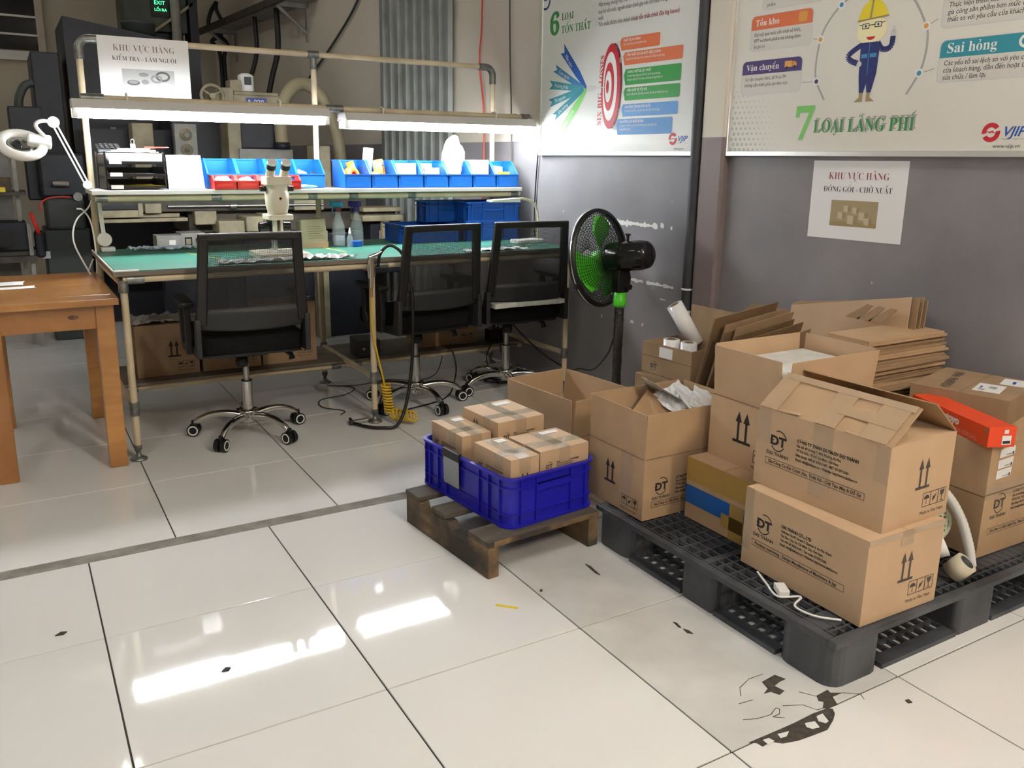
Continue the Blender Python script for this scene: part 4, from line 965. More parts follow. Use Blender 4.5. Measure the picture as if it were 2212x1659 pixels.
# --- bottles, bag, totes, task lamp on the desk
mat('bag_kraft', (.36, .33, .21), rough=.6, noise=(5, .25))
t = thing('paper_bag', 'khaki printed paper bag standing on green mat behind the microscope', 'bag', (.715, 2.72, DZ), rad(4))
b = MB().hexa([(-.075, -.05, 0), (.075, -.05, 0), (.075, .05, 0), (-.075, .05, 0), (-.075, -.035, .15), (.07, -.03, .155), (.07, .035, .155), (-.075, .035, .15)]); b.build('body', MATS['bag_kraft'], t, bevel=.008)
F = (Vector((0, -.046, 0)), Vector((1, 0, 0)), Vector((0, .1, 1)).normalized(), Vector((0, -1, .1)).normalized())
draw(t, F, [[(-.065, .05 + .0125 * k), (.06 - .012 * (k % 3), .05 + .0125 * k), (.06 - .012 * (k % 3), .053 + .0125 * k), (-.065, .053 + .0125 * k)] for k in range(6)], MATS['ink_soft'], .003, 'print')
MB().box((-.074, -.0515, 0), (.074, -.049, .032)).build('lower_band', MATS['card_warm'], t)
def spray(loc, label, capm, headm, liq):
    t = thing('spray_bottle', label, 'bottle', loc, rad(-60), 'spray bottles on the workbench')
    MB().lathe([(0, 0), (.034, 0), (.036, .01), (.036, .10), (.03, .13), (.016, .165), (.013, .19), (0, .19)], n=22).build('bottle', MATS['clear_bottle'], t)
    MB().lathe([(0, .003), (.032, .003), (.033, .01), (.033, liq), (0, liq)], n=18).build('liquid', mat('liquid_blue', (.45, .52, .6), rough=.1, alpha=.4), t)
    MB().cyl((0, 0, .188), (0, 0, .212), .017, n=18).build('collar', MATS[capm], t)
    h = MB().box((-.05, -.012, .212), (.028, .012, .242)).build('spray_head', MATS[headm], t, bevel=.004)
    MB().tube([(-.028, 0, .215), (-.04, 0, .195), (-.038, 0, .175)], .004, 6).build('trigger', MATS[headm], h)
mat('teal_plastic', (.02, .20, .32), rough=.35); mat('maroon_plastic', (.12, .015, .03), rough=.35); mat('violet_plastic', (.03, .025, .14), rough=.35)
spray((.865, 2.71, DZ), 'clear spray bottle with dark red collar and teal trigger head', 'maroon_plastic', 'teal_plastic', .06)
spray((.975, 2.72, DZ), 'clear spray bottle with dark violet trigger head', 'violet_plastic', 'violet_plastic', .03)
t = thing('dropper_bottle', 'small clear dropper bottle between the spray bottles', 'bottle', (.905, 2.645, DZ))
MB().lathe([(0, 0), (.016, 0), (.017, .05), (.008, .065), (.008, .075), (0, .075)], n=16).build('bottle', MATS['clear_bottle'], t); MB().cyl((0, 0, .075), (0, 0, .105), .008, .003).build('nozzle', MATS['white_plastic'], t)
tilted('blue_box', 'small blue plastic box on the mat before the spray bottles', 'box', 'tote_blue', (.945, 2.66, DZ), (.055, .05, .03), (0, 0, .2))
def tote(name, label, loc, w, d, h, m='tote_blue', rz=0., group='blue totes on the workbench'):
    t = thing(name, label, 'crate', loc, rz, group); s = .004; b = MB()
    for a, c_ in (((-w / 2, -d / 2, 0), (w / 2, d / 2, s)), ((-w / 2, -d / 2, 0), (w / 2, -d / 2 + s, h)), ((-w / 2, d / 2 - s, 0), (w / 2, d / 2, h)), ((-w / 2, -d / 2, 0), (-w / 2 + s, d / 2, h)), ((w / 2 - s, -d / 2, 0), (w / 2, d / 2, h))): b.box(a, c_)
    b.build('body', MATS[m], t)
    r = MB()
    for z0, z1, o in ((h - .008, h, .010), (h - .030, h - .026, .008), (0, .006, .004)):
        r.box((-w / 2 - o, -d / 2 - o, z0), (w / 2 + o, -d / 2 + .001, z1)); r.box((-w / 2 - o, d / 2 - .001, z0), (w / 2 + o, d / 2 + o, z1)); r.box((-w / 2 - o, -d / 2, z0), (-w / 2 + .001, d / 2, z1)); r.box((w / 2 - .001, -d / 2, z0), (w / 2 + o, d / 2, z1))
    r.build('rim', MATS[m], t)
    for x in (-w / 2 + .03, -w * .2, w * .2, w / 2 - .03): MB().box((x - .002, -d / 2 - .008, 0), (x + .002, -d / 2 + .001, h - .006)).build('rib', MATS[m], t)
    for y in (-d / 2 + .03, d / 2 - .03): MB().box((-w / 2 - .008, y - .002, 0), (-w / 2 + .001, y + .002, h - .006)).build('rib', MATS[m], t)
    g = MB().tube([(-w * .2, -d / 2 - .005, h * .62), (-w * .1, -d / 2 - .006, h * .56), (w * .1, -d / 2 - .006, h * .56), (w * .2, -d / 2 - .005, h * .62)], .003, 6); g.build('handle_rim', MATS[m], t)
    return t
tote('tote', 'blue plastic tote, lower of the stack of two by the wall', (1.83, 2.815, DZ), .36, .27, .115)
tote('tote', 'blue plastic tote, upper of the stack of two by the wall', (1.83, 2.815, DZ + .1155), .36, .27, .115)
tote('tote', 'low dark blue tote on the desk, left of the stacked pair', (1.42, 2.82, DZ), .36, .27, .105)
tote('tote', 'dark blue tote behind the stacked pair, open top towards the room', (1.60, 2.90, DZ + .1065), .30, .12, .125)
# task lamp
mat('lamp_mint', (.62, .70, .62), rough=.35); mat('gooseneck', (.50, .47, .30), rough=.35)
t = thing('desk_lamp', 'pale flat-headed gooseneck desk lamp at the right end of bench', 'lamp', (1.95, 2.46, DZ), rad(8))
MB().prism(rrect(-.125, -.05, .085, .05, .03), 0, .022).build('base', MATS['white_plastic'], t, bevel=.006)
q = smooth_path([(.06, 0, .02), (.063, .0, .10), (.055, .0, .18), (.02, .0, .235), (-.05, .0, .255), (-.10, 0, .253)], 5)
MB().tube(q, .007, 10).build('gooseneck', MATS['gooseneck'], t)
h = MB().hexa([(-.30, -.03, .243), (-.10, -.035, .238), (-.10, .035, .238), (-.30, .03, .243), (-.30, -.03, .253), (-.10, -.03, .262), (-.10, .03, .262), (-.30, .03, .253)]).build('lamp_head', MATS['lamp_mint'], t, bevel=.003)
MB().box((-.29, -.025, .2385), (-.12, .025, .2395)).build('diffuser', MATS['white_plastic'], h)
# papers and bag on the desk
def crumple(name, label, cat, m, pts, zh, seed, nx=26, ny=8, thick=None):
    """loose sheet: corners pts (4, ccw) subdivided and ruffled"""
    r = random.Random(seed); b = MB(); o = Vector(pts[0]); vs = []
    for j in range(ny + 1):
        for i in range(nx + 1):
            u, v = i / nx, j / ny
            p = (Vector(pts[0]) * (1 - u) + Vector(pts[1]) * u) * (1 - v) + (Vector(pts[3]) * (1 - u) + Vector(pts[2]) * u) * v
            edge = .004 * r.uniform(-1, 1)
            p += Vector((edge, edge, abs(math.sin(u * 17 + v * 5 + seed) * math.sin(v * 9 + u * 4 + seed)) * zh + r.random() * zh * .35 + .001))
            vs.append(p - o)
    b.add(vs, [(j * (nx + 1) + i, j * (nx + 1) + i + 1, (j + 1) * (nx + 1) + i + 1, (j + 1) * (nx + 1) + i) for j in range(ny) for i in range(nx)])
    ob = b.build(name, MATS[m]); ob.location = o
    s = ob.modifiers.new('thickness', 'SOLIDIFY'); s.thickness = .0006; s.offset = 1
    return tag(ob, label, cat)
crumple('tissue_paper', 'crumpled white paper along the front edge behind the left chair', 'paper', 'paper', [(.09, 2.115, DZ), (.46, 2.12, DZ), (.47, 2.20, DZ), (.10, 2.185, DZ)], .016, 2)
crumple('tissue_paper', 'crumpled white paper on the front edge left of the air gun', 'paper', 'paper', [(.47, 2.12, DZ), (.76, 2.13, DZ), (.70, 2.22, DZ), (.47, 2.225, DZ)], .018, 7)
crumple('tissue_paper', 'white paper on the front edge between the two right chairs', 'paper', 'paper', [(1.36, 2.14, DZ), (1.75, 2.15, DZ), (1.72, 2.24, DZ), (1.38, 2.22, DZ)], .010, 9)
mat('bag_bluish', (.45, .55, .68), rough=.3)
crumple('plastic_bag', 'flat crumpled plastic bag with blue print at the back left of the mat', 'bag', 'bag_bluish', [(-.15, 2.87, DZ), (.14, 2.86, DZ), (.12, 2.93, DZ), (-.20, 2.95, DZ)], .018, 4)
# --- magnifier lamp clamped at the rear left
t = thing('magnifier_lamp', 'white magnifier ring lamp on jointed arm, left end of bench', 'lamp', (-.285, 2.925, DZ))
def tl(b): return b
MB().box((-.03, -.02, 0), (.035, .03, .022)).build('clamp', MATS['white_plastic'], t, bevel=.004)
MB().cyl((-.012, -.028, .062), (-.012, .012, .062), .034, n=24).build('lower_joint', MATS['white_plastic'], t, bevel=.004)
MB().slab([(-.022, -.012, .06), (-.002, -.012, .06), (-.012, -.012, .275), (-.030, -.012, .275)], (0, .016, 0)).build('lower_arm', MATS['white_plastic'], t)
j1, j2 = Vector((-.072, -.10, .335)), Vector((-.193, -.15, .622)); MB().cyl((-.02, -.01, .27), j1, .010).build('link', MATS['white_plastic'], t)
d = (j2 - j1).normalized(); n = Vector((0, 1, 0)).cross(d).normalized()
ua = MB()
for s in (-1, 1): ua.slab([j1 + n * s * .012 - Vector((0, .008, 0)), j1 + n * s * .005 - Vector((0, .008, 0)), j2 + n * s * .005 - Vector((0, .008, 0)), j2 + n * s * .012 - Vector((0, .008, 0))], (0, .016, 0))
ua.cyl(j1 - Vector((0, .012, 0)), j1 + Vector((0, .012, 0)), .02, n=18); ua.build('upper_arm', MATS['white_plastic'], t)
MB().cyl(j2 - Vector((0, .014, 0)), j2 + Vector((0, .014, 0)), .026, n=20).build('upper_joint', MATS['white_plastic'], t)
hc = Vector((-.335, -.20, .515)); up = Vector((.12, -.60, .79)).normalized()
nk = hc + up * .015 + Vector((.105, .03, .02))
MB().tube(smooth_path([j2, j2 + Vector((-.05, -.01, .004)), j2 + Vector((-.075, -.02, -.02)), nk], 4), .009, 8).build('neck', MATS['white_plastic'], t)
q = Vector((0, 0, 1)).rotation_difference(up).to_matrix().to_4x4(); q.translation = hc
rg = MB().lathe([(.062, -.008), (.072, -.02), (.095, -.016), (.106, 0), (.103, .014), (.085, .022), (.068, .018), (.062, .006), (.062, -.008)], m=q, n=36).build('ring_head', MATS['white_plastic'], t)
MB().lathe([(0, .006), (.03, .005), (.062, .001), (.062, -.003), (.03, -.006), (0, -.007)], m=q, n=30).build('lens', MATS['lens_glass'], rg)
qq = q.copy(); qq.translation = hc + Vector((.075, .02, .02)); MB().mbox(qq, (.10, .07, .035)).build('ballast', MATS['white_plastic'], t, bevel=.008)
wc = MATS['white_plastic']
cable('power_cable', 'white cord looping down beside the rear left post of bench', [(-.335, 2.93, 1.10), (-.36, 2.90, 1.06), (-.42, 2.88, 1.00), (-.44, 2.86, .90), (-.39, 2.84, .76), (-.36, 2.84, .70), (-.345, 2.87, .82), (-.35, 2.9, .98), (-.38, 2.9, 1.05), (-.41, 2.9, 1.06)], .004, wc, cat='cord')
cable('power_cable', 'grey cord drooping between wooden table and rear left post', [(-.35, 3.0, .80), (-.39, 3.0, .70), (-.385, 2.98, .60), (-.34, 2.97, .54)], .004, wc, cat='cord')
# --- air gun with hose on the middle front leg
t = thing('air_gun', 'chrome air blow gun hooked on the middle front leg', 'air gun', (.80, 2.095, .70))
MB().hexa([(-.012, -.03, 0), (.008, -.03, 0), (.008, -.008, 0), (-.012, -.008, 0), (-.014, -.04, .15), (.010, -.04, .15), (.010, -.008, .15), (-.014, -.008, .15)]).build('grip', MATS['chrome'], t, bevel=.003)
MB().tube([(-.012, -.03, .15), (.03, -.035, .165), (.06, -.04, .185)], [.012, .009, .005], 10).build('barrel', MATS['chrome'], t)
MB().tube([(-.018, -.045, .14), (-.028, -.05, .10), (-.022, -.045, .05)], .004, 8).build('trigger', MATS['steel'], t)
MB().cyl((-.002, -.019, 0), (-.002, -.019, -.045), .008).build('fitting', mat('brass', (.45, .30, .10), rough=.3, metal=.9), t)
cable('air_hose', 'thin yellow air tube running down the middle front leg', [(.798, 2.076, .655), (.802, 2.082, .5), (.828, 2.088, .36), (.850, 2.088, .26), (.865, 2.085, .18)], .005, MATS['hose_yellow'], cat='hose')
coil = []
for i in range(260):
    a = i * .40; s = i / 259
    cx = .868 + .015 * min(1, s * 2) + max(0, s - .55) * .20; cy = 2.085 - max(0, s - .55) * .26; cz = .20 - .155 * min(1, s / .62)
    coil.append((cx + .022 * math.cos(a), cy + .022 * math.sin(a) * .9, max(.030, cz) + (0.022 * math.sin(a) if s > .6 else 0)))
ob = MB().tube([Vector(p) - Vector((.87, 2.08, 0)) for p in coil], .0052, 6).build('coil_hose', MATS['hose_yellow']); ob.location = (.87, 2.08, 0); tag(ob, 'yellow coiled air hose hanging to the floor by the middle leg', 'hose')
cable('air_hose', 'thick black hose arching from the desk edge down to the floor', [(.835, 2.075, .80), (.845, 2.06, .87), (.895, 2.05, .905), (.955, 2.03, .85), (.985, 2.015, .70), (.99, 2.01, .50), (.975, 2.0, .30), (.93, 1.97, .12), (.87, 1.95, .02), (.80, 1.97, .012), (.74, 2.02, .012), (.70, 2.11, .012), (.70, 2.16, .02)], .0085, MATS['black_plastic'], cat='hose')
t = thing('hose_coupling', 'steel quick coupling on the floor by the middle leg', 'coupling', (.735, 2.12, 0), rad(8))
MB().cyl((-.035, 0, .013), (.045, 0, .013), .012, n=16).build('sleeve', MATS['steel'], t); MB().cyl((-.055, 0, .014), (-.035, 0, .014), .0135, n=6).build('nut', MATS['grey_dark'], t)

# ------------------------------------------------------------------ cartons
def face(side, w, d, h, z=0.):
    """frame on a carton face: origin lower left as seen from outside"""
    if side == '-x': return (Vector((-w / 2, d / 2, z)), Vector((0, -1, 0)), Vector((0, 0, 1)), Vector((-1, 0, 0)))
    if side == '-y': return (Vector((-w / 2, -d / 2, z)), Vector((1, 0, 0)), Vector((0, 0, 1)), Vector((0, -1, 0)))
    if side == 'top': return (Vector((-w / 2, -d / 2, h)), Vector((1, 0, 0)), Vector((0, 1, 0)), Vector((0, 0, 1)))
def arrows(t, F, x, y, s, m='ink'):
    b = MB()
    for dx in (-.16 * s, .16 * s):
        b.flat([(x + dx - .045 * s, y + .08 * s), (x + dx + .045 * s, y + .08 * s), (x + dx + .045 * s, y + .68 * s), (x + dx - .045 * s, y + .68 * s)], F, .0006)
        b.flat([(x + dx - .13 * s, y + .66 * s), (x + dx + .13 * s, y + .66 * s), (x + dx, y + s)], F, .0006)
    b.flat([(x - .36 * s, y), (x + .36 * s, y), (x + .36 * s, y + .09 * s), (x - .36 * s, y + .09 * s)], F, .0006)
    b.build('up_arrows', MATS[m], t)
def marks(t, F, x, y, s, m='ink'):
    b = MB(); w = s * .06
    for k in range(3):
        x0 = x + k * s * 1.02
        for p, q in (((x0, y), (x0 + s, y)), ((x0 + s, y), (x0 + s, y + s * 1.15)), ((x0 + s, y + s * 1.15), (x0, y + s * 1.15)), ((x0, y + s * 1.15), (x0, y))): b.flat(line2(p, q, w), F, .0006)
    c = (x + s * .5, y + s * .62); b.flat(ell(c, s * .36, s * .34, 12, 0, PI), F, .0007); b.flat(line2(c, (c[0], y + s * .15), w), F, .0007)
    c = (x + s * 1.52, y + s * .55); b.flat([(c[0] - s * .25, c[1] - s * .3), (c[0] + s * .05, c[1] - s * .1), (c[0] + s * .3, c[1] + s * .35), (c[0] + s * .05, c[1] + s * .2), (c[0] - s * .2, c[1] + s * .1)], F, .0007)
    c = (x + s * 2.54, y + s * .6); b.flat([(c[0] - s * .32, c[1] + s * .42), (c[0] + s * .32, c[1] + s * .42), (c[0] + s * .2, c[1] + s * .05), (c[0], c[1] - s * .1), (c[0] - s * .2, c[1] + s * .05)], F, .0007)
    b.flat(line2((c[0], c[1]), (c[0], y + s * .12), w * 1.3), F, .0007); b.flat(line2((c[0] - s * .22, y + s * .12), (c[0] + s * .22, y + s * .12), w), F, .0007)
    b.build('handling_marks', MATS[m], t)
    text('Made in Viet Nam', s * .42, F, x - s * .2, y - s * .65, MATS[m], t)
def dt_logo(t, F, x, y, s, m='ink', name='ĐẠI THÀNH'):
    """x,y = centre of the emblem, s = its width"""
    text('ĐT', s * .70, F, x, y - s * .23, MATS[m], t, align='CENTER', bold=s * .03, squash=1.1, name='logo')
    b = MB()
    for q in ring2((x + s * .05, y + s * .05), s * .52, s * .56, s * .06, 14, rad(20), rad(115)) + ring2((x - s * .02, y), s * .5, s * .58, s * .06, 14, rad(215), rad(330)): b.flat(q, F, .0006)
    b.build('logo_arc', MATS[m], t)
    if name: text(name, s * .27, F, x, y - s * .84, MATS[m], t, align='CENTER', bold=s * .006)
VN = ['CÔNG TY TNHH SX-TM-DV ĐẠI THÀNH', 'Địa chỉ: 49 Đường 7, KP4, Phường An Phú,', 'TP.Thủ Đức, TP.Hồ Chí Minh, Việt Nam', 'Điện thoại: +84 28 3620 6169 - MST: 0315912665', 'Email: info@daithaco.vn - Website: http://www.daithaco.vn']
EN = ['DAI THANH CO., LTD', 'Address: No.49, Street 7, Quarter 4, An Phu Ward,', 'Thu Duc City, Ho Chi Minh City, Viet Nam.', 'Tel: +84 28 3620 6169 - Tax code: 0315912665', 'Email: info@daithaco.vn - Website: http://www.daithaco.vn']
def dt_print(t, F, W_, H_, lines, slogan, name='ĐẠI THÀNH', m='ink', y0=.16, s=1.):
    """full company print across a face of width W_, height H_"""
    lx = W_ * .185; ly = H_ * (y0 + .315)
    dt_logo(t, F, lx, ly, W_ * .125 * s, m, name)
    for k, ln in enumerate(lines):
        text(ln, W_ * (.0295 if k == 0 else .0245) * s, F, W_ * .335, H_ * (y0 + .39) - k * W_ * .0315 * s, MATS[m], t, bold=.0006 if k == 0 else .0003, squash=.86 if k == 0 else .80)
    x0, x1, yb, yt = W_ * .09, W_ * .86, H_ * y0 - W_ * .005, H_ * y0 + W_ * .040
    b = MB()
    for p, q in (((x0, yb), (x1, yb)), ((x1, yb), (x1, yt)), ((x1, yt), (x0, yt)), ((x0, yt), (x0, yb))): b.flat(line2(p, q, .0014), F, .0006)
    b.build('print_frame', MATS[m], t)
    text(slogan, W_ * .0315 * s, F, W_ * .115, yb + W_ * .013, MATS[m], t, squash=.88, bold=.0003)
SL_V = 'Gia Công Cơ Khí Chính Xác, Thiết Kế - Chế Tạo Máy & Đồ Gá'
SL_E = 'Precision machining - Design Manufacture of Machinery & Jigs'
TH = .0035
def flap(t, hinge0, hinge1, inward, length, ang, m='card_kraft', taper=.0, name='flap'):
    """panel hinged on an edge; ang 0 = folded flat inward over the box, 90 = straight up, 180 = flat outward"""
    a, b_ = Vector(hinge0), Vector(hinge1); n = Vector(inward)
    d = (n * math.cos(ang) + Vector((0, 0, 1)) * math.sin(ang)).normalized(); e = (b_ - a).normalized() * taper
    nn = (b_ - a).normalized().cross(d).normalized() * TH
    return MB().slab([a, b_, b_ + d * length - e, a + d * length + e], nn).build(name, MATS[m], t)
def carton(name, label, cx, cy, z, w, d, h, rz=0., m='card_kraft', closed=True, flaps=None, inner='card_inside', group='cardboard cartons', floor_z=.004, cat='carton'):
    t = thing(name, label, cat, (cx, cy, z), rz, group); s = TH
    b = MB()
    b.box((-w / 2, -d / 2, 0), (w / 2, -d / 2 + s, h)); b.box((-w / 2, d / 2 - s, 0), (w / 2, d / 2, h)); b.box((-w / 2, -d / 2 + s, 0), (-w / 2 + s, d / 2 - s, h)); b.box((w / 2 - s, -d / 2 + s, 0), (w / 2, d / 2 - s, h))
    b.box((-w / 2 + s, -d / 2 + s, 0), (w / 2 - s, d / 2 - s, s))
    b.build('body', MATS[m], t)
    if closed:
        for sx in (-1, 1):
            if w <= d:   # long flaps meet along y
                x0, x1 = sorted((sx * .0012, sx * w / 2)); MB().box((x0, -d / 2, h + .0002), (x1, d / 2, h + s)).build('top_flap', MATS[m], t)
            else:
                y0, y1 = sorted((sx * .0012, sx * d / 2)); MB().box((-w / 2, y0, h + .0002), (w / 2, y1, h + s)).build('top_flap', MATS[m], t)
    L = min(w, d) / 2
    for side, ang, m2 in (flaps or []):
        Lf = L * (1 if side in '' else 1)
        if side == '-x': flap(t, (-w / 2, -d / 2, h), (-w / 2, d / 2, h), (1, 0, 0), L, rad(ang), m2)
        if side == '+x': flap(t, (w / 2, d / 2, h), (w / 2, -d / 2, h), (-1, 0, 0), L, rad(ang), m2)
        if side == '-y': flap(t, (w / 2, -d / 2, h), (-w / 2, -d / 2, h), (0, 1, 0), L, rad(ang), m2)
        if side == '+y': flap(t, (-w / 2, d / 2, h), (w / 2, d / 2, h), (0, -1, 0), L, rad(ang), m2)
    return t
def tape(t, a, b_, m='tape_clear', name='tape'): return MB().box(a, b_).build(name, MATS[m], t)

# ------------------------------------------------------------------ swivel chairs
def make_chair():
    t = thing('office_chair', 'x', 'chair', (0, 0, 0)); t['group'] = 'black mesh office chairs at the workbench'
    # star base
    MB().lathe([(0, .062), (.028, .062), (.036, .075), (.036, .115), (.045, .118), (.045, .128), (.0, .128)], n=20).build('hub', MATS['chrome'], t)
    for k in range(5):
        a = 2 * PI * k / 5; ca, sa = math.cos(a), math.sin(a)
        pts = [(r * ca, r * sa, z) for r, z in ((.03, .098), (.10, .108), (.17, .104), (.225, .085), (.255, .062))]
        lg = MB().tube(smooth_path(pts, 3), [.019 - .0004 * i for i in range(13)], 10).build('base_leg', MATS['chrome'], t)
        cx, cy = .262 * ca, .262 * sa; tx, ty = -sa, ca
        w = MB()
        for s in (-1, 1): w.cyl((cx + tx * s * .006, cy + ty * s * .006, .030), (cx + tx * s * .026, cy + ty * s * .026, .030), .030, n=20)
        w.cyl((cx, cy, .04), (cx, cy, .075), .011); w.build('caster', MATS['black_plastic'], lg)
        for s in (-1, 1):
            R = Matrix.Translation((cx + tx * s * .0265, cy + ty * s * .0265, .030)) @ Vector((0, 0, 1)).rotation_difference(Vector((tx * s, ty * s, 0))).to_matrix().to_4x4()
            MB().lathe([(.018, 0), (.018, .0018), (.024, .0018), (.024, 0)], m=R, n=22).build('caster_ring', MATS['white_plastic'], lg)
    MB().cyl((0, 0, .128), (0, 0, .27), .025, n=18).build('gas_sleeve', MATS['chrome'], t)
    MB().cyl((0, 0, .27), (0, 0, .275), .026, n=18).build('sleeve_ring', MATS['black_plastic'], t)
    MB().cyl((0, 0, .275), (0, 0, .415), .014, n=14).build('gas_piston', MATS['steel'], t)
    MB().box((-.09, -.11, .412), (.09, .10, .446)).build('tilt_mechanism', MATS['black_plastic'], t, bevel=.006)
    MB().tube([(.05, -.02, .42), (.17, -.06, .415), (.20, -.075, .40), (.205, -.08, .375)], [.006, .006, .012, .016], 8).build('height_lever', MATS['black_plastic'], t)
    MB().lathe([(0, 0), (.026, 0), (.030, .02), (.026, .05), (0, .055)], (-.03, -.075, .362), 16).build('tension_knob', MATS['black_plastic'], t)
    # seat
    MB().prism(rrect(-.235, -.235, .235, .245, .07, 5), .452, .540).build('seat', MATS['black_soft'], t, bevel=.022)
    MB().prism(rrect(-.23, -.22, .23, .22, .06), .443, .454).build('seat_pan', MATS['black_plastic'], t)
    # back frame: trapezoid outline leaning backwards
    def by(z): return -.245 - (z - .50) * .11
    def bar(p, q, w, dpt):
        (x0, z0), (x1, z1) = p, q
        a, c = Vector((x0, by(z0), z0)), Vector((x1, by(z1), z1)); d = (c - a).normalized(); yv = Vector((0, 1, 0)); n = d.cross(yv).normalized() * (w / 2)
        return MB().hexa([a - n - yv * dpt / 2, c - n - yv * dpt / 2, c - n + yv * dpt / 2, a - n + yv * dpt / 2, a + n - yv * dpt / 2, c + n - yv * dpt / 2, c + n + yv * dpt / 2, a + n + yv * dpt / 2])
    for p, q, w in (((-.207, .984), (.207, .984), .034), ((-.222, .60), (-.196, 1.0), .044), ((.222, .60), (.196, 1.0), .044)):
        bar(p, q, w, .026).build('back_frame', MATS['black_plastic'], t, bevel=.006)
    # lower plastic shell of the backrest, curved
    b = MB(); N = 14; rows = [(.580, .238, 1), (.590, .244, 1), (.62, .247, .3), (.645, .246, 0), (.672, .242, 0)]
    vs = []
    for z, hw, cv in rows:
        for i in range(N + 1):
            u = -1 + 2 * i / N; vs.append((u * hw, by(z) - .022 + .028 * u * u, z - .012 * (1 - u * u) * cv))
    b.add(vs, [(j * (N + 1) + i, j * (N + 1) + i + 1, (j + 1) * (N + 1) + i + 1, (j + 1) * (N + 1) + i) for j in range(len(rows) - 1) for i in range(N)], True)
    o = b.build('lumbar_shell', MATS['grey_shell'], t); sd = o.modifiers.new('t', 'SOLIDIFY'); sd.thickness = .008
    b = MB(); N = 10; vs = []
    for j in range(9):
        z = .655 + j * .0405
        hw = .212 - (z - .60) * .066
        for i in range(N + 1):
            u = -1 + 2 * i / N; vs.append((u * hw, by(z) - .002 - .018 * (1 - u * u), z))
    b.add(vs, [(j * (N + 1) + i, j * (N + 1) + i + 1, (j + 1) * (N + 1) + i + 1, (j + 1) * (N + 1) + i) for j in range(8) for i in range(N)], True)
    b.build('mesh_back', MATS['chair_mesh'], t)
    for s in (-1, 1):   # side brackets tie seat, back and arms together
        x = s * .238
        MB().slab([(x - .012, -.275, .455), (x - .012, -.06, .445), (x - .012, -.06, .475), (x - .012, -.215, .50), (x - .012, -.235, .63), (x - .012, -.278, .63)], (.024, 0, 0)).build('side_bracket', MATS['grey_shell'], t, bevel=.004)
        x = s * .262
        b = MB().slab([(x - .013, -.13, .45), (x - .013, .04, .45), (x - .013, .075, .50), (x - .013, .085, .665), (x - .013, .045, .665), (x - .013, .04, .53), (x - .013, .015, .49), (x - .013, -.07, .49), (x - .013, -.085, .53), (x - .013, -.08, .665), (x - .013, -.13, .665), (x - .013, -.145, .52)], (.026, 0, 0))
        ar = b.build('arm_bracket', MATS['black_plastic'], t, bevel=.004)
        MB().prism([(x - .028, -.15), (x + .028, -.15), (x + .030, .08), (x + .018, .15), (x - .018, .15), (x - .030, .08)], .665, .688).build('arm_pad', MATS['black_plastic'], ar, bevel=.006)
    return t
mat('grey_shell', (.015, .016, .018), rough=.5)
ch = make_chair()
ch.location = (.205, 2.215, 0); ch.rotation_euler = (0, 0, rad(-3)); ch['label'] = 'black mesh office chair on chrome star base, standing alone at left'
def star(o, deg):
    for k in kids(o):
        if k.name.startswith('base_leg'): k.rotation_euler = (0, 0, rad(deg))
c2 = dup(ch, (1.140, 2.315, 0), rad(5), 'black mesh office chair behind the black hose, middle one')
c3 = dup(ch, (1.725, 2.335, 0), rad(-5), 'black mesh office chair with white foam on its seat, beside fan')
star(ch, 159); star(c2, 200); star(c3, 187)
for k in range(2):
    z0 = .5415 + .0262 * k
    o = crumple('foam_sheet', ['white foam sheet on the seat of the right chair, lower one', 'white foam sheet on the seat of the right chair, upper one'][k], 'foam', 'foam',
                [(1.49 + .01 * k, 2.055, z0), (1.94, 2.055 - .01 * k, z0), (1.92, 2.50, z0), (1.50, 2.51, z0)], .0015, 3 + k)
    o.modifiers['thickness'].thickness = .023
# ------------------------------------------------------------------ wooden table at the left
t = thing('wooden_table', 'small varnished orange wooden table left of the workbench', 'table', (-.61, 2.46, 0))
for y0, y1 in ((-.47, -.335), (-.3345, .02), (.0205, .47)): MB().box((-.265, y0, .715), (.262, y1, .742)).build('top_board', MATS['wood_orange'], t, bevel=.0012)
for sx in (-1, 1):
    for sy in (-1, 1):
        cx, cy = sx * .208, sy * .405
        MB().box((cx - .036, cy - .030, 0), (cx + .036, cy + .030, .715)).build('leg', MATS['wood_orange'], t, bevel=.004)
MB().box((-.172, -.425, .615), (.172, -.40, .715)).build('apron', MATS['wood_orange'], t); MB().box((-.172, .40, .615), (.172, .425, .715)).build('apron', MATS['wood_orange'], t)
for sx in (-1, 1): MB().box((sx * .208 - .012, -.375, .615), (sx * .208 + .012, .375, .715)).build('apron', MATS['wood_orange'], t)
b = MB().lathe([(0, 0), (.016, 0)], m=Matrix.Translation((.09, -.4255, .668)) @ Matrix.Rotation(PI / 2, 4, 'X') @ Matrix.Diagonal((1.3, .6, 1, 1)), n=14); b.build('knot', MATS['wood_dark'], t)
crumple('paper_strip', 'white paper strip on wooden table, nearer one', 'paper', 'paper', [(-.88, 2.43, .7425), (-.635, 2.44, .7425), (-.64, 2.51, .7425), (-.88, 2.50, .7425)], .001, 1, 6, 2)
crumple('paper_strip', 'white paper strip on wooden table, farther one', 'paper', 'paper', [(-.88, 2.56, .7425), (-.68, 2.56, .7425), (-.675, 2.68, .7425), (-.88, 2.68, .7425)], .001, 5, 6, 2)

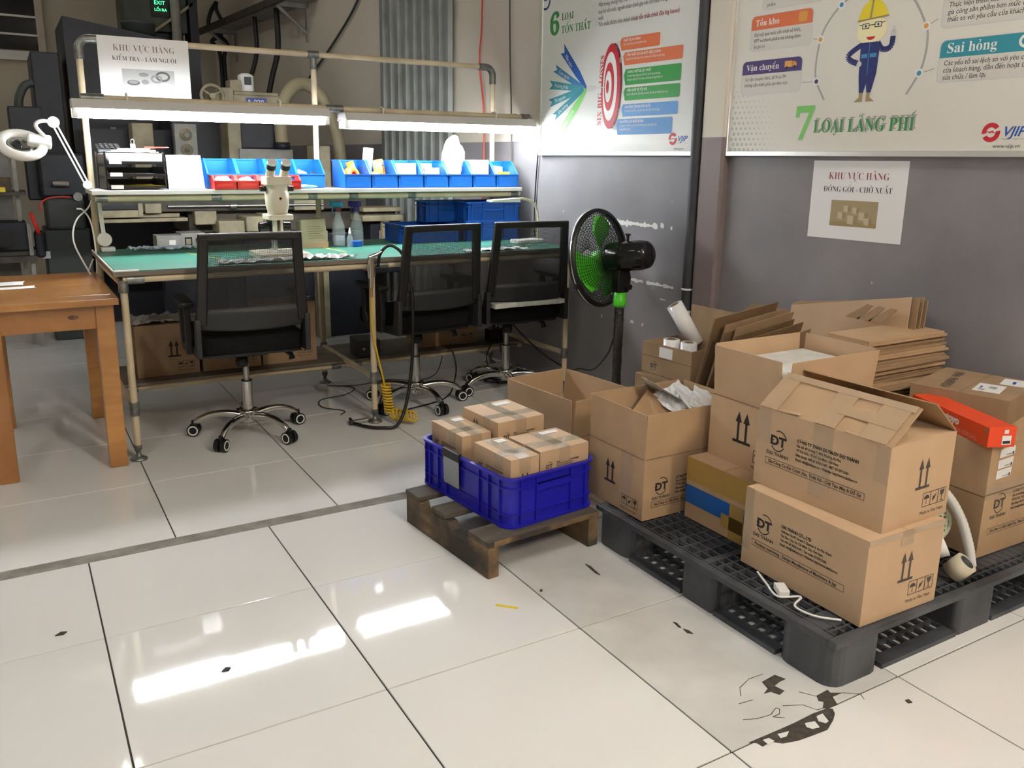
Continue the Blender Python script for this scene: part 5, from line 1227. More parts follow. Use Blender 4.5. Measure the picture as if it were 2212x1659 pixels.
# ------------------------------------------------------------------ standing fan
FXY = (1.862, 1.475)
t = thing('standing_fan', 'black standing fan with green blades turned toward the bench', 'fan', (*FXY, 0))
MB().lathe([(0, 0), (.20, 0), (.20, .014), (.17, .026), (.04, .04), (.03, .06), (0, .06)], n=36).build('base', MATS['black_plastic'], t)
pole = MB(); rr = random.Random(2); pts = [(0, 0, .05 + i * .0115) for i in range(50)]
pole.tube(pts, [.0235 + rr.uniform(-.0015, .0015) for _ in pts], 14); pole.build('pole', mat('wrapped_black', (.014, .014, .014), rough=.12, bump=(90, .8), coat=.6), t)
MB().lathe([(.0, .62), (.031, .62), (.033, .63), (.030, .69), (0, .69)], n=18).build('collar', MATS['fan_green'], t)
MB().slab([(-.030, -.026, .69), (.034, -.026, .69), (.046, -.026, .76), (.03, -.026, .815), (-.03, -.026, .815), (-.036, -.026, .76)], (0, .052, 0)).build('tilt_neck', MATS['black_plastic'], t, bevel=.006)
MB().cyl((.02, -.05, .72), (.02, .05, .72), .014, n=14).build('tilt_knob', MATS['black_plastic'], t)
ax = Vector((-.33, .935, -.14)).normalized(); hc = Vector((0, 0, .865))
q = Vector((0, 0, 1)).rotation_difference(ax).to_matrix().to_4x4(); q.translation = hc
MB().lathe([(0, -.165), (.045, -.162), (.064, -.147), (.072, -.11), (.074, .05), (.068, .062), (0, .065)], m=q, n=28).build('motor_housing', MATS['black_gloss'], t)
MB().cyl(hc - ax * .03 + Vector((0, 0, .07)), hc - ax * .03 + Vector((0, 0, .105)), .007).build('oscillation_knob', MATS['black_plastic'], t); MB().cyl(hc - ax * .03 + Vector((0, 0, .10)), hc - ax * .03 + Vector((0, 0, .108)), .013).build('oscillation_cap', MATS['black_plastic'], t)
R0 = .232
def grille(z_hub, z_rim, nm, sign):
    b = MB()
    for k in range(15):
        f = .22 + k * .052; r = R0 * f; z = z_hub + (z_rim - z_hub) * (f ** 2.2)
        ring = [q @ Vector((r * math.cos(2 * PI * i / 44), r * math.sin(2 * PI * i / 44), z)) for i in range(44)]
        b.tube(ring, .0013, 4, closed=True)
    for k in range(72):
        a = 2 * PI * k / 72; line = [q @ Vector((R0 * f * math.cos(a + .25 * sign * f), R0 * f * math.sin(a + .25 * sign * f), z_hub + (z_rim - z_hub) * f ** 2.2)) for f in (.2, .4, .6, .8, .92, 1.0)]
        b.tube(line, .0013, 4, caps=False)
    return b.build(nm, MATS['black_plastic'], t)
grille(.075, .125, 'rear_grille', 1); grille(.205, .135, 'front_grille', -1)
MB().lathe([(R0 - .006, .112), (R0 + .009, .114), (R0 + .012, .13), (R0 + .009, .146), (R0 - .006, .148), (R0 - .006, .112)], m=q, n=48).build('rim_band', MATS['black_plastic'], t)
MB().lathe([(R0 + .0125, .126), (R0 + .0135, .13), (R0 + .0125, .134)], m=q, n=48).build('rim_trim', MATS['chrome'], t)
MB().lathe([(0, .060), (.055, .064), (.058, .075), (0, .078)], m=q, n=24).build('rear_plate', MATS['black_plastic'], t)
MB().lathe([(0, .10), (.035, .10), (.038, .12), (.036, .165), (.02, .175), (0, .177)], m=q, n=24).build('blade_hub', MATS['fan_green'], t)
for k in range(3):
    b = MB(); N, Mn = 10, 6; vs = []
    for i in range(N + 1):
        f = i / N; r = .03 + f * .178
        wid = rad(88) * (1 - .12 * f) if f < .9 else rad(66)
        for j in range(Mn + 1):
            g = j / Mn; a = 2 * PI * k / 3 + rad(285) + (g - .5) * wid + .30 * f
            vs.append(q @ Vector((r * math.cos(a), r * math.sin(a), .125 + (g - .5) * .055)))
    b.add(vs, [(i * (Mn + 1) + j, i * (Mn + 1) + j + 1, (i + 1) * (Mn + 1) + j + 1, (i + 1) * (Mn + 1) + j) for i in range(N) for j in range(Mn)], True)
    o = b.build('blade', MATS['fan_green'], t); sd = o.modifiers.new('t', 'SOLIDIFY'); sd.thickness = .003
for a in (rad(60), rad(170)):
    c = q @ Vector((R0 * math.cos(a) * 1.03, R0 * math.sin(a) * 1.03, .13)); MB().cbox(c, (.025, .025, .03)).build('clip', MATS['black_plastic'], t, bevel=.004)
cable('power_cable', 'black cord sagging from the fan pole to the right bench leg', [(1.865, 1.51, .46), (1.91, 1.62, .34), (1.96, 1.80, .215), (2.0, 1.98, .175), (2.02, 2.12, .14), (1.96, 2.30, .20), (1.86, 2.45, .34), (1.80, 2.52, .46)], .0045, MATS['black_plastic'], cat='cord')
for k, (pts, l) in enumerate((([(1.78, 2.60, .40), (1.77, 2.56, .28), (1.70, 2.52, .16), (1.72, 2.48, .05), (1.75, 2.46, .006)], 'black cord hanging under the bench right of the third chair'),
        ([(1.83, 2.62, .40), (1.82, 2.58, .25), (1.815, 2.5, .08), (1.80, 2.44, .006)], 'black cord hanging straight under the bench near the wall'),
        ([(1.50, 2.60, .25), (1.495, 2.52, .12), (1.42, 2.42, .03), (1.36, 2.36, .006), (1.25, 2.28, .006), (1.05, 2.22, .006)], 'black cord from lower shelf to the floor beside the middle chair'),
        ([(.97, 2.56, .24), (1.0, 2.50, .17), (1.0, 2.44, .08), (.95, 2.38, .006)], 'short black cord falling from lower shelf by the coiled hose'))):
    cable('power_cable', l, pts, .004, MATS['black_plastic'], cat='cord')
cable('power_cable', 'thin grey cord winding over the floor behind the left chair', [(.83, 2.90, .004), (.95, 2.78, .004), (.86, 2.66, .004), (.70, 2.62, .004), (.66, 2.48, .004), (.74, 2.36, .004), (.70, 2.30, .004)], .003, MATS['grey_dark'], cat='cord')
cable('power_cable', 'thin grey cord crossing the floor under the bench to the right', [(.84, 2.88, .004), (1.0, 2.82, .004), (1.2, 2.86, .004), (1.35, 2.76, .004), (1.45, 2.7, .05), (1.47, 2.64, .19)], .003, MATS['grey_dark'], cat='cord')

# ------------------------------------------------------------------ cartons on the lower shelf
def shelf_carton(x0, x1, h, label, yaw=0., arr=True):
    w = x1 - x0; t = carton('carton', label, (x0 + x1) / 2, 2.765, LZ, w, .20, h, yaw, 'card_old', True, None, group='cartons on the lower shelf')
    F = face('-y', w, .20, h)
    if arr: arrows(t, F, w * .60, h * .36, .085, 'ink')
    marks(t, F, w - .105, h * .14, .026, 'ink')
    return t
shelf_carton(-.225, .075, .262, 'carton with two up arrows on the lower shelf, under white wrap')
shelf_carton(.092, .392, .262, 'carton on the lower shelf directly behind the left chair', 0., False)
shelf_carton(.402, .700, .325, 'taller carton on lower shelf, right of the left chair', 0., False)
shelf_carton(1.33, 1.71, .235, 'carton on the lower shelf behind the middle chair', 0., False)
o = crumple('foam_wrap', 'white foam wrap draped on the leftmost shelf carton', 'foam', 'foam', [(-.235, 2.67, LZ + .267), (.14, 2.665, LZ + .267), (.13, 2.86, LZ + .267), (-.24, 2.865, LZ + .275)], .022, 6, 18, 8)
t = thing('power_supply', 'small black metal power box on the lower shelf', 'power box', (.985, 2.67, LZ), rad(-6))
MB().box((-.065, -.09, 0), (.065, .09, .095)).build('case', MATS['black_plastic'], t, bevel=.003); MB().cyl((-.03, -.09, .05), (-.03, -.098, .05), .008).build('switch', MATS['machine_ivory'], t)
t = thing('transformer', 'small black transformer on lower shelf behind the third chair', 'power box', (1.83, 2.66, LZ), rad(5))
MB().box((-.05, -.03, 0), (.05, .03, .075)).build('case', MATS['black_plastic'], t, bevel=.004); MB().tube([(.0, .0, .075), (.01, .0, .11), (.03, .02, .10)], .004, 6).build('lead', MATS['black_plastic'], t)
b = MB(); rr = random.Random(5); pts = [(.09 * math.cos(i * .55) * (1 + .25 * math.sin(i * .23)), .07 * math.sin(i * .55), .006 + .0012 * i + .004 * math.sin(i * 1.3)) for i in range(42)]
ob = b.tube(pts, .0042, 6).build('cable_coil', MATS['black_plastic']); ob.location = (1.80, 2.52, 0); tag(ob, 'heap of coiled black cable on floor behind the third chair', 'cable')

# ------------------------------------------------------------------ black plastic pallet
PX0, PX1, PY0, PY1, PH = .985, 2.19, -.562, .452, .140
t = thing('plastic_pallet', 'black plastic pallet with grid deck carrying the printed cartons', 'pallet', ((PX0 + PX1) / 2, (PY0 + PY1) / 2, 0))
o_ = Vector(t.location)
def pp(b, nm, par=None, **k): return b.world(t, o_).build(nm, MATS['pallet_black'], par or t, **k)
BX = [(PX0 + .004, PX0 + .205), (1.520, 1.695), (PX1 - .205, PX1 - .004)]; BY = [(PY0 + .004, PY0 + .190), (-.135, .010), (PY1 - .19, PY1 - .004)]
for i, (x0, x1) in enumerate(BX):
    for j, (y0, y1) in enumerate(BY):
        r = .045
        pp(MB().prism(rrect(x0, y0, x1, y1, r if (i != 1 and j != 1) else .018, 4), .0, .118), 'block')
for (a, c) in (((PX0, PY0), (PX1, PY0 + .028)), ((PX0, PY1 - .028), (PX1, PY1)), ((PX0, PY0 + .028), (PX0 + .028, PY1 - .028)), ((PX1 - .028, PY0 + .028), (PX1, PY1 - .028))):
    pp(MB().box((*a, .118), (*c, PH - .002)), 'deck_edge', bevel=.004)
for (y0, y1) in BY: pp(MB().box((PX0 + .02, y0 + .06, .120), (PX1 - .02, y1 - .06, PH - .004)), 'deck_beam')
g = MB(); n = int((PX1 - PX0) / .034)
for k in range(1, n): x = PX0 + k * (PX1 - PX0) / n; g.box((x - .0028, PY0 + .03, .122), (x + .0028, PY1 - .03, PH - .003))
n = int((PY1 - PY0) / .05)
for k in range(1, n): y = PY0 + k * (PY1 - PY0) / n; g.box((PX0 + .03, y - .0028, .122), (PX1 - .03, y + .0028, PH - .0035))
gr = pp(g, 'deck_grid'); gr['kind'] = 'stuff'
def bottom(x0, x1, y0, y1, nm='bottom_grid'):
    g = MB(); nx, ny = max(2, round((x1 - x0) / .042)), max(2, round((y1 - y0) / .042))
    for k in range(nx + 1): x = x0 + k * (x1 - x0) / nx; g.box((x - .005, y0, .004), (x + .005, y1, .015))
    for k in range(ny + 1): y = y0 + k * (y1 - y0) / ny; g.box((x0, y - .005, .004), (x1, y + .005, .0145))
    o = pp(g, nm); o['kind'] = 'stuff'
for j in range(3):
    y0, y1 = BY[j]
    for (xa, xb) in ((BX[0][1], BX[1][0]), (BX[1][1], BX[2][0])):
        bottom(xa, xb, y0 + .035, y1 - .03)
        pp(MB().box((xa, y0 - .001 if j == 0 else y0, 0), (xb, y0 + .035, .014)), 'bottom_runner')
for i in range(3):
    x0, x1 = BX[i]
    for (ya, yb) in ((BY[0][1], BY[1][0]), (BY[1][1], BY[2][0])):
        bottom(x0 + .035, x1 - .03, ya, yb)
        pp(MB().box((x0, ya, 0), (x0 + .035, yb, .014)), 'bottom_runner')

# ------------------------------------------------------------------ wooden pallet and blue crate
t = thing('wooden_pallet', 'small stained wooden pallet under the blue crate', 'pallet', (.716, .665, 0), rad(5))
L2, W2 = .270, .212
def stringer(x):
    prof = [(-L2, 0), (L2, 0), (L2, .108), (.17, .108), (.165, .085), (.10, .083), (.085, .106), (-.02, .106), (-.04, .080), (-.13, .078), (-.15, .108), (-L2, .108)]
    return MB().slab([(x - .021, y, z) for y, z in prof], (.042, 0, 0)).build('stringer', MATS['wood_pallet'], t, bevel=.003)
stringer(-W2); stringer(W2)
for y0, y1 in ((.175, .275), (-.005, .085), (-.272, -.150)):
    MB().box((-W2 - .022, y0, .108), (W2 + .022, y1, .128)).build('deck_board', MATS['wood_pallet_top'], t, bevel=.003)
MB().box((-W2, -.2715, .1085), (W2 + .018, -.2725, .1275)).build('board_end_grain', MATS['wood_pallet'], t)

CRZ = rad(6.3); CW, CD, CH = .392, .556, .176
t = thing('plastic_crate', 'deep blue ribbed plastic crate on the wooden pallet', 'crate', (.7665, .7155, .1285), CRZ)
def ringwall(w, d, r, th, z0, z1, nm, m, par=None):
    a = rrect(-w / 2, -d / 2, w / 2, d / 2, r, 6); c = rrect(-w / 2 + th, -d / 2 + th, w / 2 - th, d / 2 - th, max(.002, r - th), 6); n = len(a); b = MB()
    vs = [(x, y, z0) for x, y in a] + [(x, y, z1) for x, y in a] + [(x, y, z0) for x, y in c] + [(x, y, z1) for x, y in c]
    fs = []
    for i in range(n):
        k = (i + 1) % n; fs += [(i, k, n + k, n + i), (2 * n + k, 2 * n + i, 3 * n + i, 3 * n + k), (n + i, n + k, 3 * n + k, 3 * n + i), (k, i, 2 * n + i, 2 * n + k)]
    b.add(vs, fs); return b.build(nm, MATS[m], par or t)
ringwall(CW - .016, CD - .016, .04, .004, 0, CH, 'wall', 'crate_blue')
MB().prism(rrect(-CW / 2 + .01, -CD / 2 + .01, CW / 2 - .01, CD / 2 - .01, .035), 0, .004).build('bottom', MATS['crate_blue'], t)
ringwall(CW + .004, CD + .004, .05, .012, CH - .008, CH, 'rim', 'crate_blue'); ringwall(CW - .002, CD - .002, .047, .009, CH - .040, CH - .036, 'band', 'crate_blue'); ringwall(CW, CD, .048, .010, 0, .010, 'foot_band', 'crate_blue'); ringwall(CW - .004, CD - .004, .046, .008, .045, .048, 'band', 'crate_blue')
def rib(x, y, dx, dy, z0=.0, z1=CH - .006): MB().box((x - dx, y - dy, z0), (x + dx, y + dy, z1)).build('rib', MATS['crate_blue'], t)
for y in (-.225, -.165, -.11, .09, .15, .205, .235): rib(-CW / 2 + .004, y, .0045, .0018)
for x in (-.14, -.075, .075, .14): rib(x, -CD / 2 + .004, .0018, .0045); 
for x, y in ((-.14, 0), (-.075, 0), (.075, 0), (.14, 0)): rib(x, CD / 2 - .004, .0018, .0045)
for y in (-.2, -.1, .1, .2): rib(CW / 2 - .004, y, .0045, .0018)
MB().box((-.075, -CD / 2 + .001, CH - .062), (.075, -CD / 2 + .010, CH - .036)).build('grip_recess', MATS['crate_blue'], t)
tg = MB().slab([(-CW / 2 - .004, .10, .055), (-CW / 2 - .004, .005, .055), (-CW / 2 - .007, .002, .160), (-CW / 2 - .007, .10, .160)], (.0015, 0, 0)).build('card_pocket', mat('pocket_grey', (.22, .24, .27), rough=.2, coat=.5), t)
MB().box((-CW / 2 - .010, .0, .155), (-CW / 2 + .006, .105, .186)).build('pocket_clip', MATS['black_plastic'], t, bevel=.003)
# small printed cartons in the crate
def small(label, cx, cy, top, w, d, rz, left, front, wide=False):
    h = top - .1335 - .0035; t = carton('carton', label, cx, cy, .1335, w, d, h, rz, 'card_warm', True, None, group='small taped cartons in the blue crate')
    # bright packing tape over the lid and down the ends
    tw = .045
    tape(t, (-tw / 2, -d / 2 - .0006, h + .0036), (tw / 2, d / 2 + .0006, h + .0043), 'tape_shiny'); tape(t, (-w / 2 - .0004, -d * .28, h + .0036), (w / 2 + .0004, -d * .28 + .045, h + .0043), 'tape_shiny')
    pass
    tape(t, (-tw / 2, -d / 2 - .0010, h - .05), (tw / 2, -d / 2 - .0003, h + .004), 'tape_tan'); tape(t, (-w / 2 - .0010, -d * .28, h - .045), (-w / 2 - .0003, -d * .28 + .045, h + .004), 'tape_tan')
    MB().box((w * .05, d * .26, h + .0045), (w * .40, d * .40, h + .005)).build('label', MATS['paper'], t)
    if left == 'dt': dt_print(t, face('-x', w, d, h, h - .115), d, .105, VN, SL_V, m='ink_faded', y0=.16)
    if left == 'arrows': arrows(t, face('-x', w, d, h, h - .09), d * .38, .02, .055, 'ink_faded')
    if front == 'dt': dt_print(t, face('-y', w, d, h, h - .10), w, .10, VN, SL_V, m='ink_faded', y0=.14)
    if front == 'arrows': arrows(t, face('-y', w, d, h, h - .09), w * .5, .01, .06, 'ink')
    return t
small('small taped carton at the far left corner of blue crate', .655, .850, .362, .122, .222, rad(3), 'dt', None)
small('small taped carton with up arrows at the near end of blue crate', .677, .560, .362, .115, .222, rad(4), 'dt', 'arrows')
small('small taped carton in the right front corner of blue crate', .853, .567, .364, .210, .188, rad(4), None, 'dt')
small('larger taped carton at the back of blue crate, highest of the four', .826, .838, .400, .205, .240, rad(4), 'arrows', 'dt')

# ------------------------------------------------------------------ cartons on the black pallet
DZP = PH + .0005
# lower printed carton
t = carton('carton', 'printed carton standing on black pallet, under the half-open one', 1.258, -.331, DZP, .308, .424, .238, rad(-1.0), 'card_warm', True, None, group='printed cartons on the black pallet')
dt_print(t, face('-x', .308, .424, .238), .424, .238, EN, SL_E, 'DAI THANH', 'ink', .31)
F = face('-y', .308, .424, .238); arrows(t, F, .165, .092, .086, 'ink_faded'); marks(t, F, .185, .045, .034, 'ink_faded')
tape(t, (-.025, -.2135, .200), (.025, -.2122, .2425), 'tape_tan'); tape(t, (-.154, -.2135, .226), (.154, -.2122, .2425), 'tape_clear'); tape(t, (-.15435, .180, .05), (-.15405, .211, .2425), 'tape_clear')
# upper half-open carton
zG = DZP + .238 + .004
t = carton('carton', 'printed carton with raised taped lid flaps, topmost of the front pile', 1.303, -.306, zG, .283, .432, .236, rad(1.2), 'card_warm', False, [('-x', 38, 'card_kraft'), ('+x', 40, 'card_inside'), ('-y', 2, 'card_warm'), ('+y', 4, 'card_warm')], group='printed cartons on the black pallet')
dt_print(t, face('-x', .283, .432, .236), .432, .236, VN, SL_V, 'ĐẠI THÀNH', 'ink', .31)
F = face('-y', .283, .432, .236); arrows(t, F, .155, .095, .086, 'ink_faded'); marks(t, F, .165, .04, .034, 'ink_faded')
for y0, y1 in ((.168, .212), (-.045, .020), (-.212, -.175)):   # brown tape bands running up the side
    tape(t, (-.14188, y0, .135 if y0 != -.045 else .03), (-.14155, y1, .236), 'tape_tan')
hx, hz, an = -.1415, .236, rad(38)
def onflap(y0, y1, l0, l1, m, lift=.0045):
    d = Vector((math.cos(an), 0, math.sin(an))); n = Vector((-math.sin(an), 0, math.cos(an)))
    a = Vector((hx, 0, hz)) + n * lift
    MB().slab([a + d * l0 + Vector((0, y0, 0)), a + d * l1 + Vector((0, y0, 0)), a + d * l1 + Vector((0, y1, 0)), a + d * l0 + Vector((0, y1, 0))], n * .0005).build('tape', MATS[m], t)
for y0, y1 in ((.150, .210), (-.045, .020), (-.20, -.12)): onflap(y0, y1, 0, .139, 'tape_tan')
onflap(-.21, .20, .118, .1395, 'tape_clear', .0052); onflap(-.20, -.02, .05, .085, 'tape_tan', .0054)
# yellow/blue taped carton and the tall open carton on it
t = carton('carton', 'carton banded with amber and blue tape under the tall open carton', 1.395, .058, DZP, .415, .325, .2115, 0, 'card_kraft', True, None, group='printed cartons on the black pallet')
tape(t, (-.2085, -.1635, .135), (-.2077, .163, .2155), 'tape_amber'); tape(t, (-.2089, -.1635, .055), (-.2080, .163, .118), 'tape_blue'); tape(t, (-.2094, -.10, .0), (-.2083, -.04, .12), 'tape_amber'); tape(t, (-.2094, -.115, .03), (-.2083, -.005, .075), 'tape_amber')
tape(t, (-.2085, -.1640, .135), (.2077, -.1632, .2155), 'tape_amber'); tape(t, (-.2085, -.1642, .055), (.2077, -.1634, .118), 'tape_blue')
zE = DZP + .2115 + .004
def tall_open(name, label, cx, cy, z, w, d, h, fl_, rz, m, fm, angs, gap=.005):
    t = carton(name, label, cx, cy, z, w, d, h, rz, m, False, None, group='open cartons')
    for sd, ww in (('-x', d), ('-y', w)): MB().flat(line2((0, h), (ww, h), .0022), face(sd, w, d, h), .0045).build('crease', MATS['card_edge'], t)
    g_ = gap
    for side, ang in angs:
        if side == '-x': flap(t, (-w / 2, -d / 2 + g_, h), (-w / 2, d / 2 - g_, h), (1, 0, 0), fl_, rad(ang), fm)
        if side == '+x': flap(t, (w / 2, d / 2 - g_, h), (w / 2, -d / 2 + g_, h), (-1, 0, 0), fl_, rad(ang), fm)
        if side == '-y': flap(t, (w / 2 - g_, -d / 2, h), (-w / 2 + g_, -d / 2, h), (0, 1, 0), fl_, rad(ang), fm)
        if side == '+y': flap(t, (-w / 2 + g_, d / 2, h), (w / 2 - g_, d / 2, h), (0, -1, 0), fl_, rad(ang), fm)
    return t
t = tall_open('carton', 'tall clean open carton with foam inside, in the middle of the pile', 1.480, .066, zE, .420, .300, .212, .166, 0, 'card_warm', 'card_warm', (('-x', 94), ('+x', 92), ('-y', 95), ('+y', 93)), .010)
arrows(t, face('-x', .42, .30, .212), .145, .075, .105, 'ink'); marks(t, face('-x', .42, .30, .212), .20, .03, .034, 'ink')
fo = MB().box((-.195, -.135, .004), (.195, .135, .325)); o = fo.build('foam_block', MATS['foam'], bevel=.006); o.location = (1.480, .066, zE + .001); tag(o, 'pale foam block filling the tall open carton', 'foam')
# left open printed carton with tissue
t = tall_open('carton', 'open printed carton full of white tissue, left end of black pallet', 1.236, .404, DZP, .420, .305, .218, .152, 0, 'card_kraft', 'card_kraft', (('-x', 90), ('-y', 91), ('+y', 94), ('+x', 96)), .0015)
F = face('-x', .42, .305, .218); arrows(t, F, .125, .080, .085, 'ink'); marks(t, F, .195, .030, .028, 'ink')
F = face('-y', .42, .305, .218); dt_print(t, F, .42, .218, VN, SL_V, 'ĐẠI THÀNH', 'ink', .2)
for y0, y1 in ((-.085, -.03),): tape(t, (-.21035, y0, 0), (-.21005, y1, .218), 'tape_tan')
MB().slab([(-.195, .10, .15), (-.06, -.11, .12), (.13, -.11, .22), (.02, .12, .36)], (0, .003, .002)).build('loose_divider', MATS['card_inside'], t)
for k, (x, y, z, a) in enumerate(((1.34, .46, .475, .1), (1.38, .40, .465, 1.2), (1.30, .49, .49, 2.2), (1.41, .37, .47, .7))):
    c = Vector((x, y, z)); u = Vector((math.cos(a), math.sin(a), .25)) * .07; v = Vector((-math.sin(a), math.cos(a), .35)) * .06
    crumple('tissue', ['crumpled white tissue in the open printed carton, left piece', 'crumpled white tissue in the open printed carton, folded corner piece', 'curled white tissue standing up out of the open printed carton', 'white tissue in the open printed carton, against the tall carton'][k], 'tissue', 'paper', [c - u - v, c + u - v, c + u + v + Vector((0, 0, .03 * (k == 2))), c - u + v], .007, 20 + k, 10, 8)
o = MB().box((-.19, -.135, .004), (.19, .135, .20)).build('tissue_filling', MATS['paper'], bevel=.01); o.location = (1.238, .404, DZP + .001); tag(o, 'white packed tissue filling the open printed carton', 'tissue')
o.scale = (.92, .9, 1)
# plain open carton on the floor at the back
t = tall_open('carton', 'empty open plain carton on floor behind the blue crate', 1.258, 1.035, .0005, .315, .425, .250, .155, rad(6), 'card_kraft', 'card_kraft', (('-x', 92), ('-y', 95), ('+y', 90), ('+x', 94)))
# right-hand carton
t = carton('carton', 'carton with three white labels at the right end of pallet', 1.97, -.255, DZP, .42, .405, .360, rad(-1), 'card_kraft', True, None, group='printed cartons on the black pallet')
F = face('-y', .42, .405, .36)
dt_print(t, F, .44, .30, VN, SL_V, 'ĐẠI THÀNH', 'ink_faded', .24)
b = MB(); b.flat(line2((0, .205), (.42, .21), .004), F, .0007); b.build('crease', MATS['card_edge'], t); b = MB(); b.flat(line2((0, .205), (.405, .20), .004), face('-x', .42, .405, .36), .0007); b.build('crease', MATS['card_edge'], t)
for k, (x, y) in enumerate(((.045, .318), (.043, .283), (.041, .250))):
    MB().slab([F[0] + F[1] * (x + p) + F[2] * (y + q) + F[3] * .0006 for p, q in ((0, 0), (.075, .003), (.075, .031), (0, .028))], F[3] * .0004).build('label', MATS['paper'], t)
    b = MB(); b.flat([(x + .03, y + .006), (x + .06, y + .007), (x + .06, y + .009), (x + .03, y + .008)], F, .0014); b.flat([(x + .062, y + .004), (x + .071, y + .004), (x + .071, y + .013), (x + .062, y + .013)], F, .0014); b.build('label_print', MATS['ink_faded'], t)
tape(t, (-.21, -.20285, .19), (.21, -.20255, .235), 'tape_clear')
zH = DZP + .360 + .004
t = thing('flat_box', 'long flat orange-red box lying on the right-hand carton', 'box', (1.835, -.300, zH), rad(68 - 90))
MB().box((-.045, -.185, 0), (.045, .185, .062)).build('body', MATS['orange_red'], t, bevel=.002)
F = (Vector((-.0451, .185, 0)), Vector((0, -1, 0)), Vector((0, 0, 1)), Vector((-1, 0, 0)))
text('Mitutoyo', .032, F, .120, .030, P_['wht'], t, bold=.002); text('-UNIVERSAL', .020, F, .205, .007, mat('print_pale_orange', (.75, .32, .24)), t, squash=1.1)
F = (Vector((-.045, -.1851, 0)), Vector((1, 0, 0)), Vector((0, 0, 1)), Vector((0, -1, 0)))
draw(t, F, [[(.045, .008), (.075, .008), (.075, .036), (.045, .036)], [(.05, .042), (.064, .042), (.064, .054), (.05, .054)]], MATS['paper'], .0005, 'label'); draw(t, F, [[(.048, .011), (.072, .011), (.072, .020), (.048, .020)]], P_['black'], .0009, 'barcode')
draw(t, (Vector((-.0451, .185, 0)), Vector((0, -1, 0)), Vector((0, 0, 1)), Vector((-1, 0, 0))), [[(.352, .046), (.366, .046), (.366, .058), (.352, .058)], line2((.359, .046), (.357, .008), .002)], MATS['brown'] if 'brown' in MATS else P_['brown'], .0006, 'picture')
t = carton('carton', 'low carton with handwriting and white labels behind the orange-red box', 2.095, -.185, zH, .34, .30, .085, rad(14), 'card_old', True, None, group='printed cartons on the black pallet')
F = face('top', .34, .30, .0888)
MB().slab([F[0] + F[1] * x + F[2] * y + F[3] * .0005 for x, y in ((.07, .05), (.19, .06), (.18, .14), (.06, .13))], F[3] * .0005).build('label', MATS['paper'], t)
MB().slab([F[0] + F[1] * x + F[2] * y + F[3] * .0005 for x, y in ((.22, .02), (.32, .03), (.31, .10), (.21, .09))], F[3] * .0005).build('label', MATS['paper'], t)
draw(t, F, [[(.08, .10), (.10, .10), (.10, .12), (.08, .12)], [(.12, .075), (.155, .078), (.155, .10), (.12, .098)]], P_['grey'], .0014, 'label_print'); draw(t, F, [[(.11, .115), (.14, .118), (.14, .125), (.11, .122)], [(.24, .05), (.28, .055), (.28, .065), (.24, .06)]], P_['deepb'], .0014, 'label_print')
text('KS68846 9406', .045, F, .03, .19, MATS['ink_faded'], t, rot=.12, shear=.3)
# things between the cartons on the pallet
roll('tape_roll', 'beige tape roll standing in front of the white hose on pallet', (1.575, -.510, DZP + .040), (.25, -.55, .8), .020, .032, .056, 'foam', 'grey_dark')
mat('roll_beige', (.55, .50, .38), rough=.5)
for o in kids(bpy.data.objects['tape_roll.004'] if 'tape_roll.004' in bpy.data.objects else bpy.data.objects['tape_roll']):
    if o.name.startswith('tape'): o.data.materials[0] = MATS['roll_beige']
roll('tape_roll', 'white tape roll behind the beige one on pallet', (1.60, -.42, DZP + .062), (.6, -.6, .4), .018, .034, .05, 'white_matte', 'grey_dark')
q = smooth_path([(1.655, -.50, DZP + .02), (1.652, -.485, .22), (1.635, -.46, .30), (1.60, -.43, .37), (1.54, -.40, .42), (1.48, -.36, .40)], 12)
ob = MB().tube([Vector(p) - Vector(q[0]) for p in q], [.0135 + .0011 * (i % 2) for i in range(len(q))], 12).build('vacuum_hose', mat('hose_white', (.62, .62, .60), rough=.3)); ob.location = q[0]; tag(ob, 'white ribbed flexible hose curving up between the cartons', 'hose')
t = thing('strainer', 'pale green perforated plastic strainer wedged between the cartons', 'strainer', (1.575, -.395, .275), rad(-35))
mat('pale_green', (.55, .62, .45), rough=.4)
b = MB(); b.lathe([(.062, -.004), (.07, -.004), (.07, .004), (.062, .004), (.062, -.004)], m=Matrix.Rotation(PI / 2, 4, 'X'), n=28); b.build('rim', MATS['pale_green'], t)
b = MB()
for k in range(-4, 5):
    h = math.sqrt(max(0, .064 ** 2 - (k * .014) ** 2)); b.box((k * .014 - .0025, -.002, -h), (k * .014 + .0025, .002, h)); b.box((-h, -.0018, k * .014 - .0025), (h, .0018, k * .014 + .0025))
b.build('lattice', MATS['pale_green'], t); MB().cyl((0, .0, -.068), (0, .0, -.135), .012).build('stand', MATS['pale_green'], t)
wc_ = cable('power_cable', 'white cord with plug lying on pallet before the lower carton', [(1.09, -.20, DZP + .006), (1.06, -.26, DZP + .006), (1.03, -.33, DZP + .006), (1.075, -.37, DZP + .012), (1.03, -.39, DZP + .006), (1.035, -.45, DZP + .006), (1.08, -.50, DZP + .006)], .0032, MATS['white_plastic'])
pm = Matrix.Translation(Vector((1.062, -.315, DZP + .0105)) - wc_.location) @ Matrix.Rotation(rad(60), 4, 'Z')
MB().mbox(pm, (.052, .030, .02)).build('plug', MATS['white_plastic'], wc_, bevel=.003)
for yy in (-.006, .006): MB().cyl(pm @ Vector((.026, yy, 0)), pm @ Vector((.043, yy, 0)), .002).build('prong', MATS['steel'], wc_)

